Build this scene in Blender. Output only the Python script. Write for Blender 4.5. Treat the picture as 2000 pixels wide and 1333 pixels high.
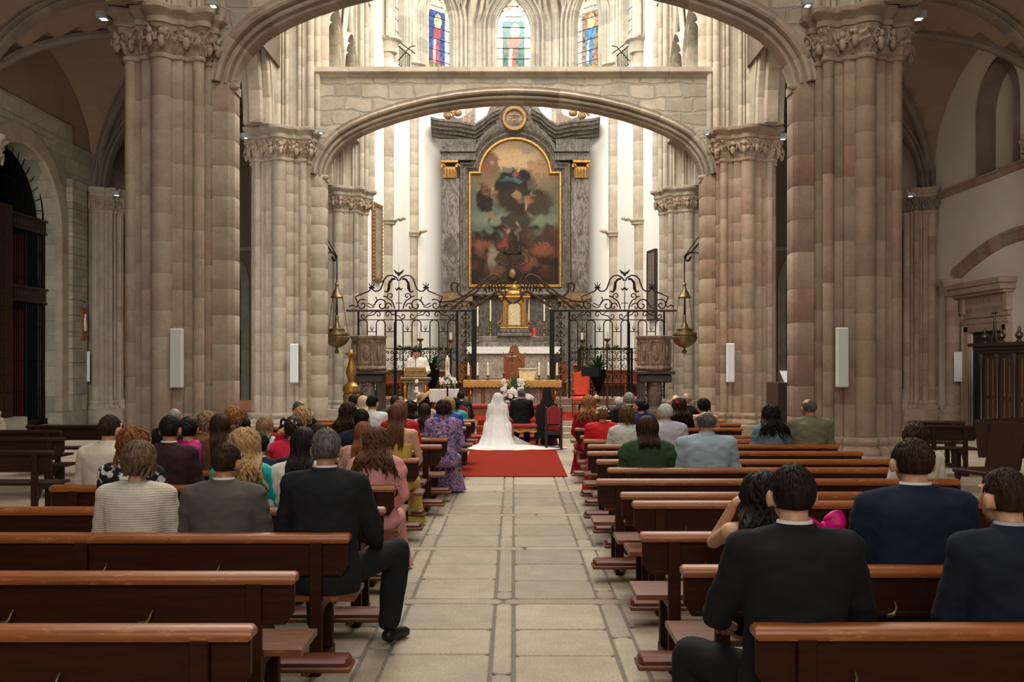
import bpy, bmesh, math, random
from mathutils import Vector, Matrix, noise, Euler
for o in list(bpy.data.objects): bpy.data.objects.remove(o)
PI = math.pi
SC = bpy.context.scene
COL = SC.collection
# ------------------------------------------------ camera, world, lights, exposure
H = 1.75                      # eye height
F = 1944.4                    # focal length in pixels of the 2000 wide frame
VX, VY = 1003.0, 710.0        # vanishing point of the nave
cd = bpy.data.cameras.new('camera'); cam = bpy.data.objects.new('camera', cd); COL.objects.link(cam)
cam.location = (0, 0, H); cam.rotation_euler = (PI/2, 0, 0)
cd.sensor_width = 36; cd.lens = 36*F/2000; cd.shift_x = (1000-VX)/2000; cd.shift_y = (VY-666.5)/2000
cd.clip_end = 200
SC.camera = cam
def P(px, py, Y): return ((px-VX)*Y/F, H-(py-VY)*Y/F)
def PXx(px, Y): return (px-VX)*Y/F
def PZ(py, Y): return H-(py-VY)*Y/F
SC.view_settings.view_transform = 'Standard'; SC.view_settings.look = 'None'
SC.view_settings.gamma = 1; SC.view_settings.use_curve_mapping = False
SC.view_settings.exposure = 0.0
w = bpy.data.worlds.new('world'); SC.world = w; w.use_nodes = True
w.node_tree.nodes['Background'].inputs[0].default_value = (0.9, 0.93, 1, 1)
w.node_tree.nodes['Background'].inputs[1].default_value = 0.05
def area(name, loc, aim, sx, sy, power, col=(1, .96, .9), spread=PI):
    l = bpy.data.lights.new(name, 'AREA'); l.shape = 'RECTANGLE'; l.size = sx; l.size_y = sy
    l.energy = power; l.color = col; l.spread = spread
    o = bpy.data.objects.new(name, l); COL.objects.link(o); o.location = loc
    o.rotation_euler = (Vector(aim)-Vector(loc)).to_track_quat('-Z', 'Y').to_euler()
    return o
# lamps hung under the vault stand in for daylight from the high windows
area('clerestory_daylight_near', (0, 7, 13.2), (0, 8.5, 0), 7, 12, 900, (1, .92, .78))
area('crossing_daylight', (0, 18.6, 13.6), (0, 19.5, 0), 7.5, 6, 1800, (1, .93, .82))
area('choir_daylight', (0, 26.2, 14.6), (0, 29, 4), 6, 5.0, 1250, (1, .96, .88))
area('apse_daylight', (0, 32.6, 16.2), (0, 34, 4), 6, 4, 1150, (1, .97, .92))
area('west_fill', (0, -6.0, 7.0), (0, 12, 2.5), 5, 6, 620, (1, .92, .80))  # added fill from behind the camera; the back wall has no window
area('south_aisle_fill', (8.2, 14, 4.8), (12.4, 26, 2.5), 2.5, 2.5, 200, (1, .92, .82), 2.0)  # added fill hung inside the aisle to brighten the right wall
area('north_aisle_fill', (-8.2, 14, 4.8), (-12.4, 28, 2.0), 2.5, 2.5, 260, (1, .97, .92), 2.0)  # extra lamp in mid-aisle, added to lift the left wall
# ------------------------------------------------ helpers
class MB:
    def __init__(s): s.v = []; s.f = []; s.t = []; s.m = []; s.tint = .5; s.mi = 0
    def face(s, idx, t=None): s.f.append(tuple(idx)); s.t.append(s.tint if t is None else t); s.m.append(s.mi)
    def add(s, pts): n = len(s.v); s.v.extend([tuple(p) for p in pts]); return n
    def box(s, x0, x1, y0, y1, z0, z1, t=None):
        n = s.add([(x0,y0,z0),(x1,y0,z0),(x1,y1,z0),(x0,y1,z0),(x0,y0,z1),(x1,y0,z1),(x1,y1,z1),(x0,y1,z1)])
        for q in ((0,3,2,1),(4,5,6,7),(0,1,5,4),(1,2,6,5),(2,3,7,6),(3,0,4,7)): s.face([n+i for i in q], t)
    def bbox(s, x0, x1, y0, y1, z0, z1, b=.01, t=None):   # box with chamfered edges
        pts = []
        for (ax) in range(3):
            pass
        n = len(s.v); X=(x0,x1); Y=(y0,y1); Z=(z0,z1)
        def c(i,j,k,a):
            sx=(1,-1)[i]; sy=(1,-1)[j]; sz=(1,-1)[k]
            p=[X[i]+sx*b, Y[j]+sy*b, Z[k]+sz*b]; p[a]=(X[i],Y[j],Z[k])[a]; return tuple(p)
        idx={}
        for i in (0,1):
            for j in (0,1):
                for k in (0,1):
                    for a in range(3): idx[(i,j,k,a)]=n+len(pts); pts.append(c(i,j,k,a))
        s.add(pts)
        g=lambda i,j,k,a: idx[(i,j,k,a)]
        for i in (0,1):
            q=[g(i,0,0,0),g(i,1,0,0),g(i,1,1,0),g(i,0,1,0)]; s.face(q if i else q[::-1],t)
            q=[g(0,i,0,1),g(1,i,0,1),g(1,i,1,1),g(0,i,1,1)]; s.face(q[::-1] if i else q,t)
            q=[g(0,0,i,2),g(1,0,i,2),g(1,1,i,2),g(0,1,i,2)]; s.face(q if i else q[::-1],t)
        for i in (0,1):
            for j in (0,1):
                s.face([g(i,j,0,0),g(i,j,1,0),g(i,j,1,1),g(i,j,0,1)],t)
                s.face([g(i,0,j,0),g(i,1,j,0),g(i,1,j,2),g(i,0,j,2)],t)
                s.face([g(0,i,j,1),g(1,i,j,1),g(1,i,j,2),g(0,i,j,2)],t)
                for k in (0,1):
                    if True: pass
        for i in (0,1):
            for j in (0,1):
                for k in (0,1): s.face([g(i,j,k,0),g(i,j,k,1),g(i,j,k,2)],t)
    def loft(s, rings, close=True, caps=True, tints=None):
        n0 = len(s.v); N = len(rings[0])
        for r in rings: s.add(r)
        for k in range(len(rings)-1):
            a = n0+k*N; b = a+N
            for i in range(N if close else N-1):
                j = (i+1) % N; s.face((a+i, a+j, b+j, b+i), None if tints is None else tints[k])
        if caps and close:
            s.face([n0+i for i in range(N)][::-1], None if tints is None else tints[0])
            s.face([n0+(len(rings)-1)*N+i for i in range(N)], None if tints is None else tints[-1])
    def prism(s, poly, z0, z1, t=None):
        s.loft([[(x, y, z0) for x, y in poly], [(x, y, z1) for x, y in poly]], tints=[t]*2 if t is not None else None)
    def cyl(s, c, r, z0, z1, n=16, r1=None):
        r1 = r if r1 is None else r1
        s.loft([[(c[0]+R*math.cos(2*PI*i/n), c[1]+R*math.sin(2*PI*i/n), z) for i in range(n)] for R, z in ((r, z0), (r1, z1))])
    def lathe(s, c, prof, n=20):
        s.loft([[(c[0]+r*math.cos(2*PI*i/n), c[1]+r*math.sin(2*PI*i/n), c[2]+z) for i in range(n)] for r, z in prof])
    def ell(s, c, r, n=16, m=10, fn=None):
        rings = []
        for j in range(m+1):
            ph = -PI/2+PI*j/m; ph = max(-PI/2+.04, min(PI/2-.04, ph))
            ring = []
            for i in range(n):
                th = 2*PI*i/n; d = Vector((math.cos(ph)*math.cos(th), math.cos(ph)*math.sin(th), math.sin(ph)))
                k = fn(d) if fn else 1
                ring.append((c[0]+r[0]*d.x*k, c[1]+r[1]*d.y*k, c[2]+r[2]*d.z*k))
            rings.append(ring)
        s.loft(rings)
    def tube(s, pts, r, n=6, flat=1.0, up=(0, 0, 1)):
        pts = [Vector(p) for p in pts]; N = len(pts)
        rs = r if isinstance(r, (list, tuple)) else [r]*N
        rings = []; ref = None
        for i, p in enumerate(pts):
            t = (pts[min(i+1, N-1)]-pts[max(i-1, 0)])
            if t.length < 1e-9: t = Vector((0, 0, 1))
            t.normalize()
            if ref is None:
                u = Vector(up)
                if abs(u.dot(t)) > .95: u = Vector((0, 1, 0))
                ref = (u-t*u.dot(t)).normalized()
            else:
                ref = (ref-t*ref.dot(t))
                if ref.length < 1e-6: ref = t.orthogonal()
                ref.normalize()
            b = t.cross(ref)
            rings.append([tuple(p+(ref*math.cos(2*PI*k/n)*flat+b*math.sin(2*PI*k/n))*rs[i]) for k in range(n)])
        s.loft(rings)
    def transform(s, M, start=0):
        for i in range(start, len(s.v)): s.v[i] = tuple(M @ Vector(s.v[i]))
    def build(s, name, mat, parent=None, smooth=35, loc=None):
        me = bpy.data.meshes.new(name); me.from_pydata(s.v, [], s.f); 
        ca = me.color_attributes.new('tint', 'FLOAT_COLOR', 'CORNER')
        arr = []
        for p, t in zip(me.polygons, s.t):
            c = (t, t, t, 1) if not isinstance(t, tuple) else (t[0], t[1], t[2], 1)
            arr.extend(c*p.loop_total)
        ca.data.foreach_set('color', arr)
        mats = mat if isinstance(mat, (list, tuple)) else [mat]
        for m in mats: me.materials.append(m)
        if len(mats) > 1: me.polygons.foreach_set('material_index', s.m)
        if smooth:
            me.polygons.foreach_set('use_smooth', [True]*len(me.polygons))
            me.set_sharp_from_angle(angle=math.radians(smooth))
        me.validate(); me.update()
        o = bpy.data.objects.new(name, me); COL.objects.link(o)
        if parent: o.parent = parent
        if loc: o.location = loc
        return o
def fixn(o):
    bm = bmesh.new(); bm.from_mesh(o.data); bmesh.ops.recalc_face_normals(bm, faces=bm.faces); bm.to_mesh(o.data); bm.free(); return o
def tag(o, label=None, cat=None, group=None, kind=None):
    if label: o['label'] = label
    if cat: o['category'] = cat
    if group: o['group'] = group
    if kind: o['kind'] = kind
    return o
def empty(name, loc=(0, 0, 0), rz=0, label=None, cat=None, group=None):
    o = bpy.data.objects.new(name, None); COL.objects.link(o); o.location = loc; o.rotation_euler = (0, 0, rz)
    o.empty_display_size = .1
    return tag(o, label, cat, group)
def struct(o): o['kind'] = 'structure'; return o
KIDS = {}
def copy_tree(o, parent=None):
    c = o.copy(); COL.objects.link(c)
    if parent: c.parent = parent
    for ch in list(o.children): copy_tree(ch, c)
    return c
# ------------------------------------------------ materials
def nt(name):
    m = bpy.data.materials.new(name); m.use_nodes = True; t = m.node_tree
    return m, t, t.nodes['Principled BSDF']
def N(t, typ, **kw):
    n = t.nodes.new(typ)
    for k, v in kw.items():
        if k.startswith('i_'):
            key = k[2:]; key = int(key) if key.isdigit() else key.replace('_', ' ')
            n.inputs[key].default_value = v
        else: setattr(n, k, v)
    return n
def L(t, a, b): t.links.new(a, b)
def c4(c): return (c[0], c[1], c[2], 1)
def mixc(t, fac, a, b, mode='MIX'):
    n = t.nodes.new('ShaderNodeMix'); n.data_type = 'RGBA'; n.blend_type = mode
    for val, i in ((fac, 0), (a, 6), (b, 7)):
        if isinstance(val, bpy.types.NodeSocket): t.links.new(val, n.inputs[i])
        elif i == 0: n.inputs[0].default_value = val
        else: n.inputs[i].default_value = c4(val)
    return n.outputs[2]
def ramp(t, src, stops):
    n = t.nodes.new('ShaderNodeValToRGB'); cr = n.color_ramp
    while len(cr.elements) < len(stops): cr.elements.new(.5)
    for e, (p, c) in zip(cr.elements, stops): e.position = p; e.color = c4(c) if isinstance(c, tuple) else (c, c, c, 1)
    t.links.new(src, n.inputs[0]); return n.outputs[0]
def pos(t, scale=(1, 1, 1), obj=False):
    if obj: src = t.nodes.new('ShaderNodeTexCoord').outputs['Object']
    else: src = t.nodes.new('ShaderNodeNewGeometry').outputs['Position']
    mp = t.nodes.new('ShaderNodeMapping'); mp.inputs['Scale'].default_value = scale; t.links.new(src, mp.inputs['Vector'])
    return mp.outputs[0]
def noisef(t, vec, scale, detail=4, rough=.6, dist=0):
    n = t.nodes.new('ShaderNodeTexNoise'); n.inputs['Scale'].default_value = scale; n.inputs['Detail'].default_value = detail
    n.inputs['Roughness'].default_value = rough; n.inputs['Distortion'].default_value = dist
    t.links.new(vec, n.inputs['Vector']); return n.outputs[0]
def bump(t, bsdf, h, strength=.3, dist=.02):
    b = t.nodes.new('ShaderNodeBump'); b.inputs['Strength'].default_value = strength; b.inputs['Distance'].default_value = dist
    t.links.new(h, b.inputs['Height']); t.links.new(b.outputs[0], bsdf.inputs['Normal'])
def stone(name, c1, c2, c3=None, tint=.7, rough=.85, scale=.8, spk=.25, blocks=None, bstr=.5):
    m, t, b = nt(name); p = pos(t)
    n1 = noisef(t, p, scale, 5, .65, .6)
    col = mixc(t, ramp(t, n1, [(.35, 0.), (.65, 1.)]), c1, c2)
    a = t.nodes.new('ShaderNodeAttribute'); a.attribute_name = 'tint'
    if c3:   # some blocks are of a redder stone
        r = ramp(t, a.outputs['Fac'], [(.74, 0.), (.95, .85)])
        n3 = noisef(t, p, 2.2, 3)
        mm = t.nodes.new('ShaderNodeMath'); mm.operation = 'MULTIPLY'; L(t, r, mm.inputs[0]); L(t, ramp(t, n3, [(.3, .35), (.6, 1.)]), mm.inputs[1])
        col = mixc(t, mm.outputs[0], col, c3)
    if tint:
        mr = t.nodes.new('ShaderNodeMapRange'); mr.inputs[3].default_value = 1-tint*.5; mr.inputs[4].default_value = 1+tint*.5
        # brightness follows a second hash of the tint so that red blocks are not always light
        sn = t.nodes.new('ShaderNodeMath'); sn.operation = 'MULTIPLY'; L(t, a.outputs['Fac'], sn.inputs[0]); sn.inputs[1].default_value = 7.31
        fr = t.nodes.new('ShaderNodeMath'); fr.operation = 'FRACT'; L(t, sn.outputs[0], fr.inputs[0]); L(t, fr.outputs[0], mr.inputs[0])
        col = mixc(t, 1.0, col, mr.outputs[0], 'MULTIPLY')
    sp = noisef(t, p, 70, 2, .7)
    col = mixc(t, spk, col, ramp(t, sp, [(.3, .25), (.7, 1.)]), 'MULTIPLY')
    st = noisef(t, p, 3.5, 6, .7)
    col = mixc(t, .35, col, ramp(t, st, [(.35, .45), (.6, 1.)]), 'MULTIPLY')
    hsrc = st
    if blocks:
        bw, bh, mort, mcol, wob = blocks
        sx = t.nodes.new('ShaderNodeSeparateXYZ'); L(t, p, sx.inputs[0])
        ad = t.nodes.new('ShaderNodeMath'); L(t, sx.outputs[0], ad.inputs[0]); L(t, sx.outputs[1], ad.inputs[1])
        cb = t.nodes.new('ShaderNodeCombineXYZ'); L(t, ad.outputs[0], cb.inputs[0]); L(t, sx.outputs[2], cb.inputs[1])
        vec = cb.outputs[0]
        if wob:
            wn = t.nodes.new('ShaderNodeTexNoise'); wn.inputs['Scale'].default_value = 1.6; L(t, vec, wn.inputs['Vector'])
            va = t.nodes.new('ShaderNodeVectorMath'); va.operation = 'SCALE'; va.inputs[3].default_value = wob; L(t, wn.outputs[1], va.inputs[0])
            vb = t.nodes.new('ShaderNodeVectorMath'); L(t, vec, vb.inputs[0]); L(t, va.outputs[0], vb.inputs[1]); vec = vb.outputs[0]
        br = t.nodes.new('ShaderNodeTexBrick'); L(t, vec, br.inputs['Vector']); br.offset = .43
        br.inputs['Scale'].default_value = 1; br.inputs['Brick Width'].default_value = bw; br.inputs['Row Height'].default_value = bh
        br.inputs['Mortar Size'].default_value = mort; br.inputs['Mortar Smooth'].default_value = .4; br.inputs['Bias'].default_value = 0
        br.inputs['Color1'].default_value = (.72, .72, .72, 1); br.inputs['Color2'].default_value = (1.12, 1.08, 1.02, 1); br.inputs['Mortar'].default_value = c4(mcol)
        col = mixc(t, 1.0, col, br.outputs[0], 'MULTIPLY')
        bb = t.nodes.new('ShaderNodeMath'); bb.operation = 'MULTIPLY_ADD'; L(t, br.outputs[1], bb.inputs[0]); bb.inputs[1].default_value = -1.2; L(t, st, bb.inputs[2]); hsrc = bb.outputs[0]
    L(t, col, b.inputs['Base Color']); b.inputs['Roughness'].default_value = rough
    bump(t, b, hsrc, bstr, .03)
    return m
def plain(name, c, rough=.6, metal=0, var=.15, scale=8, bs=.1, spec=None, coat=0, stretch=(1, 1, 1), obj=False, bd=.01, c2=None, sheen=0):
    m, t, b = nt(name); p = pos(t, stretch, obj); n1 = noisef(t, p, scale, 4)
    c2 = c2 or tuple(x*(1-var*2) for x in c)
    L(t, mixc(t, ramp(t, n1, [(.3, 0.), (.7, 1.)]), c, c2), b.inputs['Base Color'])
    b.inputs['Roughness'].default_value = rough; b.inputs['Metallic'].default_value = metal
    if spec is not None: b.inputs['Specular IOR Level'].default_value = spec
    if coat: b.inputs['Coat Weight'].default_value = coat; b.inputs['Coat Roughness'].default_value = .2; b.inputs['Specular IOR Level'].default_value = .5 if coat > .1 else .155
    if sheen: b.inputs['Sheen Weight'].default_value = sheen; b.inputs['Sheen Roughness'].default_value = .5
    if bs: bump(t, b, n1, bs, bd)
    return m
M = {}
M['pier_l'] = stone('granite_pier_beige', (.47, .40, .31), (.40, .31, .24), (.40, .28, .21), .14, bstr=.6)
M['pier_r'] = stone('granite_pier_reddish', (.42, .33, .25), (.34, .23, .17), (.32, .18, .13), .30, bstr=.6)
M['pier_f'] = stone('granite_pier_far', (.47, .41, .325), (.41, .345, .27), (.38, .29, .22), .14, bstr=.5)
M['carved'] = stone('carved_capital_stone', (.43, .34, .26), (.35, .26, .19), None, .2, bstr=.9, scale=2)
M['arch'] = stone('arch_stone', (.45, .385, .31), (.38, .31, .245), (.37, .27, .21), .35)
M['rubble'] = stone('parapet_masonry', (.50, .455, .385), (.42, .37, .31), None, 0, blocks=(.60, .30, .034, (.80, .79, .76), .24), bstr=.5)
M['ashlar'] = stone('ashlar_wall_stone', (.47, .43, .36), (.40, .355, .29), None, 0, blocks=(.85, .42, .010, (.62, .6, .56), .02), bstr=.4)
M['upper'] = stone('pale_upper_stone', (.53, .49, .41), (.45, .41, .33), None, .16, spk=.12, blocks=(1.1, .48, .008, (.85, .83, .8), 0), bstr=.2)
M['shaftpale'] = stone('pale_shaft_stone', (.55, .49, .39), (.47, .40, .31), (.46, .36, .28), .25, spk=.15, bstr=.3)
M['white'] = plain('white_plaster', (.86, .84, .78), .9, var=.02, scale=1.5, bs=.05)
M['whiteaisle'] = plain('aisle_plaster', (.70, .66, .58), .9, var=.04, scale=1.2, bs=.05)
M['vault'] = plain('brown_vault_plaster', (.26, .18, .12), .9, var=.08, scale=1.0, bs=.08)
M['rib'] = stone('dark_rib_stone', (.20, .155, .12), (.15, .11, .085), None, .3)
M['floor'] = stone('granite_floor_slab', (.47, .405, .30), (.38, .325, .235), (.43, .30, .205), .34, rough=.62, spk=.5, bstr=.25)
M['mortar'] = plain('floor_mortar', (.22, .20, .17), .9, scale=20, bs=.3)
def marble(name, c1, c2, vein, rough=.35, scale=2.2, seed=0):
    m, t, b = nt(name); p = pos(t); n0 = noisef(t, p, scale, 6, .65, 1.2)
    col = mixc(t, ramp(t, n0, [(.35, 0.), (.65, 1.)]), c1, c2)
    n1 = noisef(t, pos(t, (1.5, 1.5, .55)), scale*.8, 8, .72, 1.0)
    col = mixc(t, ramp(t, n1, [(.46, 0.), (.50, .75), (.54, 0.)]), col, vein)
    n2 = noisef(t, p, scale*5, 6, .75, 1)
    col = mixc(t, .5, col, ramp(t, n2, [(.3, .35), (.7, 1.)]), 'MULTIPLY')
    L(t, col, b.inputs['Base Color']); b.inputs['Roughness'].default_value = rough+.2; b.inputs['Specular IOR Level'].default_value = .25; return m
M['grey_marble'] = marble('retable_marble', (.175, .150, .125), (.085, .068, .056), (.36, .33, .29))
M['grey_marble2'] = marble('retable_moulding_marble', (.145, .125, .105), (.07, .057, .047), (.26, .235, .20), scale=4)
M['altar_marble'] = marble('altar_marble', (.46, .38, .31), (.30, .22, .17), (.62, .57, .50), scale=3)
M['pulpit_marble'] = marble('pulpit_marble', (.34, .24, .18), (.17, .11, .085), (.50, .40, .32), scale=5)
M['dark_stone'] = plain('dark_pulpit_stone', (.07, .055, .045), .5, scale=6, var=.2)
M['gold'] = plain('gilded_wood', (.50, .27, .07), .42, .7, .25, 14, .35, bd=.01)
M['goldleaf'] = plain('gilt_carving', (.42, .24, .09), .5, .45, .4, 30, .8, bd=.02)
M['brass'] = plain('aged_brass', (.27, .20, .10), .4, .8, .2, 9, .1)
M['iron'] = plain('wrought_iron', (.022, .018, .015), .5, .6, .2, 20, .1)
M['ironbrown'] = plain('rusty_gilt_iron', (.075, .042, .022), .5, .6, .3, 14, .1)
M['candle'] = plain('candle_wax', (.88, .82, .68), .5, var=.03, bs=0)
M['linen'] = plain('white_linen', (.84, .82, .79), .9, var=.04, scale=30, bs=.2)
M['carpet'] = plain('red_carpet', (.25, .021, .010), .95, var=.12, scale=60, bs=.4, c2=(.20, .015, .007), spec=.1)
M['redvelvet'] = plain('red_velvet', (.36, .015, .02), .8, var=.2, scale=12, bs=.1, sheen=.3)
M['redcoral'] = plain('coral_red_upholstery', (.80, .09, .045), .75, var=.08, scale=12, bs=.1)
M['stallwood'] = plain('reddish_choir_stall_wood', (.36, .115, .035), .45, var=.25, scale=6, bs=.1, stretch=(6, 6, .7))
M['leaf'] = plain('dark_green_leaf', (.035, .085, .03), .45, var=.3, scale=10, bs=.1)
M['leaflight'] = plain('garland_leaf', (.10, .17, .07), .6, var=.3, scale=20, bs=.1)
M['petal'] = plain('white_petal', (.88, .87, .82), .7, var=.05, bs=0)
M['speaker'] = plain('light_grey_speaker_grille', (.66, .70, .72), .5, var=.05, scale=120, bs=.2)
M['speakerframe'] = plain('white_speaker_frame', (.84, .85, .85), .4, var=.03, bs=0)
M['lampbox'] = plain('grey_lamp_housing', (.33, .34, .36), .5, var=.03, bs=0)
M['darkwood'] = plain('very_dark_wood', (.035, .018, .011), .4, var=.2, scale=6, bs=.1, stretch=(5, 5, .8))
M['black'] = plain('shade_and_board_black', (.01, .01, .01), .9, bs=0)  # black put in for shade of recesses; also the notice board's own colour
M['blackmetal'] = plain('black_painted_metal', (.006, .006, .007), .6, var=.1, bs=0, spec=.08)
def emis(name, c, s):
    m, t, b = nt(name); b.inputs['Emission Color'].default_value = c4(c); b.inputs['Emission Strength'].default_value = s
    b.inputs['Base Color'].default_value = c4(c); return m
M['lampglow'] = emis('lamp_glow', (1, .95, .85), 2.5)
M['flame'] = emis('candle_flame', (1, .75, .4), 8)
M['votive'] = emis('red_votive_glass', (.8, .02, .02), .5)
def paintmat(name, emission=0, rough=.45, attr='tint'):
    m, t, b = nt(name); a = t.nodes.new('ShaderNodeAttribute'); a.attribute_name = attr
    L(t, a.outputs['Color'], b.inputs['Base Color']); b.inputs['Roughness'].default_value = rough
    if emission:
        g = t.nodes.new('ShaderNodeGamma'); g.inputs[1].default_value = 1.7; L(t, a.outputs['Color'], g.inputs[0]); L(t, g.outputs[0], b.inputs['Emission Color']); b.inputs['Emission Strength'].default_value = emission
        for l in list(b.inputs['Base Color'].links): t.links.remove(l)
        b.inputs['Base Color'].default_value = (.03, .03, .03, 1)
    else:
        b.inputs['Specular IOR Level'].default_value = .08; n = noisef(t, pos(t), 40, 3); bump(t, b, n, .1, .005)
    return m
M['painting'] = paintmat('oil_paint'); M['glass'] = paintmat('stained_glass', 1.15, .2)
M['paintfacet'] = paintmat('printed_cloth', 0, .9)
def wood(name, c1, c2, rough=.38, stretch=(1.2, 14, 14), coat=.25, wear=None):
    m, t, b = nt(name); p = pos(t, stretch); n1 = noisef(t, p, 2.2, 6, .65, .4)
    col = mixc(t, ramp(t, n1, [(.3, 0.), (.7, 1.)]), c1, c2)
    if wear:
        n2 = noisef(t, pos(t, (3, 12, 12)), 3.5, 5, .7); col = mixc(t, ramp(t, n2, [(.56, 0.), (.66, 1.)]), col, wear)
    L(t, col, b.inputs['Base Color']); b.inputs['Roughness'].default_value = rough
    b.inputs['Coat Weight'].default_value = coat; b.inputs['Coat Roughness'].default_value = .2; b.inputs['Specular IOR Level'].default_value = .5 if coat > .1 else .15
    bump(t, b, n1, .12, .004); return m
M['pew'] = wood('dark_mahogany_pew_wood', (.045, .011, .004), (.020, .006, .0025), .5, coat=.05)
M['pewrail'] = wood('worn_lit_pew_rail_wood', (.34, .10, .022), (.20, .052, .010), .42, (1, 16, 16), .14, (.40, .16, .05))  # orange lighter than the pew wood: overhead light put into the rail colour
M['pewseat'] = wood('pew_seat_wood', (.20, .065, .022), (.11, .033, .012), .42, (1, 16, 16), .12, (.28, .11, .045))
M['kneeler'] = plain('oxblood_kneeler_leather', (.17, .035, .018), .45, var=.2, scale=9, bs=.15)
# ------------------------------------------------ floor
def slab(mb, x0, x1, y0, y1, rng, g=.008, z=0):
    b = .012; j = lambda: rng.uniform(-.004, .004)
    x0 += g+j(); x1 -= g+j(); y0 += g+j(); y1 -= g+j()
    if x1-x0 < .03 or y1-y0 < .03: return
    c = .03
    def ring(d, zz): return [(x0+c+d, y0+d, zz), (x1-c-d, y0+d, zz), (x1-d, y0+c+d, zz), (x1-d, y1-c-d, zz), (x1-c-d, y1-d, zz), (x0+c+d, y1-d, zz), (x0+d, y1-c-d, zz), (x0+d, y0+c+d, zz)]
    t = rng.random(); zt = z+rng.uniform(-.002, .001)
    mb.loft([ring(0, z-.03), ring(0, zt-.006), ring(b*.6, zt)], tints=[t]*3)
rng = random.Random(4)
fl = MB()
cols = [(-.135, 0, 1.0), (0, .62, 0), (.62, .765, 1.0), (-.755, -.135, 0), (-.90, -.755, 1.0)]
x = .765
while x < 12.6: wd = rng.uniform(.62, .95); cols.append((x, min(x+wd, 12.6), 0)); x += wd
x = -.90
while x > -12.6: wd = rng.uniform(.62, .95); cols.append((max(x-wd, -12.6), x, 0)); x -= wd
yk = 5.15-2.09*6
while yk < 23.2:
    for (a, b_, nar) in cols:
        if nar:
            yy = yk+.15+rng.uniform(.2, 1.1); slab(fl, a, b_, yk+.15, yy, rng); slab(fl, a, b_, yy, yk+2.09, rng)
        else:
            ys = [yk+.15, yk+.15+.645+rng.uniform(-.05, .05), yk+.15+1.29+rng.uniform(-.05, .05), yk+2.09]
            for i in range(3):
                if abs(a) > 4 and yk < 3: continue
                slab(fl, a, b_, ys[i], ys[i+1], rng)
    xx = -12.6
    while xx < 12.6:
        ln = rng.uniform(.7, 1.5); slab(fl, xx, min(xx+ln, 12.6), yk, yk+.15, rng); xx += ln
    yk += 2.09
y = yk
while y < 37:
    for (a, b_, nar) in cols:
        if abs(a) > 4.3: slab(fl, a, b_, y, y+.9, rng)
    y += .9
fl.mi = 1; fl.box(-12.7, 12.7, -7, 37.2, -.25, -.012)
floor = struct(fl.build('floor', [M['floor'], M['mortar']], smooth=20))
# ------------------------------------------------ clustered piers
def ray_circle(cx, cy, r, th):
    dx, dy = math.cos(th), math.sin(th); b = cx*dx+cy*dy; q = b*b-(cx*cx+cy*cy-r*r)
    return b+math.sqrt(q) if q >= 0 else 0
def ray_box(hx, hy, th, cx=0, cy=0):
    dx, dy = math.cos(th), math.sin(th); t = 1e9
    t0, t1 = -1e9, 1e9
    for d, lo, hi in ((dx, cx-hx, cx+hx), (dy, cy-hy, cy+hy)):
        if abs(d) < 1e-9:
            if lo > 0 or hi < 0: return 0
            continue
        a, b = lo/d, hi/d
        if a > b: a, b = b, a
        t0 = max(t0, a); t1 = min(t1, b)
    return t1 if t1 > max(t0, 0) else 0
CORE = [(.62, .30), (.30, .62), (.52, .52)]
SH_BIG = [(0, -.62), (-.62, 0), (.62, 0), (0, .62)]
SH_SM = [(sx*.50, sy*.50) for sx in (-1, 1) for sy in (-1, 1)]
RB, RS = .155, .085
def outline(n=192, shafts=True, grow=0.0):
    pts = []
    for i in range(n):
        th = 2*PI*i/n
        r = max(ray_box(a, b, th) for a, b in CORE)
        if shafts:
            for c in SH_BIG: r = max(r, ray_circle(c[0], c[1], RB, th))
            for c in SH_SM: r = max(r, ray_circle(c[0], c[1], RS, th))
        r += grow
        pts.append((r*math.cos(th), r*math.sin(th)))
    return pts
OUT_CORE = outline(96, False); OUT_ALL = outline(192, True)
def courses(mb, fn, z0, z1, h, rng, g=.0035, sectors=None):
    z = z0
    while z < z1-.01:
        e = min(z1, z+h*rng.uniform(.8, 1.25))
        if z1-e < h*.4: e = z1
        t = rng.random()
        mb.loft([fn(z, -g), fn(z+.012, 0), fn(e-.012, 0), fn(e, -g)], tints=[t]*4, caps=True)
        z = e
def circ(c, r, n=16):
    return lambda z, d: [(c[0]+(r+d)*math.cos(2*PI*i/n), c[1]+(r+d)*math.sin(2*PI*i/n), z) for i in range(n)]
def core_course(mb, z0, z1, h, rng):
    # four quadrant blocks per course, each with its own tint
    z = z0
    while z < z1-.01:
        e = min(z1, z+h*rng.uniform(.85, 1.2))
        if z1-e < h*.4: e = z1
        n = len(OUT_CORE); a0 = len(mb.v)
        lv = [(z, .994), (z+.009, 1), (e-.009, 1), (e, .994)]
        cuts = sorted(rng.sample(range(0, n, 4), 6)); tt = [rng.random() for _ in range(7)]
        for zz, k in lv: mb.add([(x*k, y*k, zz) for x, y in OUT_CORE])
        for q in range(3):
            for i in range(n):
                j = (i+1) % n; t = tt[sum(1 for c in cuts if i >= c) % 6]
                mb.face((a0+q*n+i, a0+q*n+j, a0+(q+1)*n+j, a0+(q+1)*n+i), t)
        z = e
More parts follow.
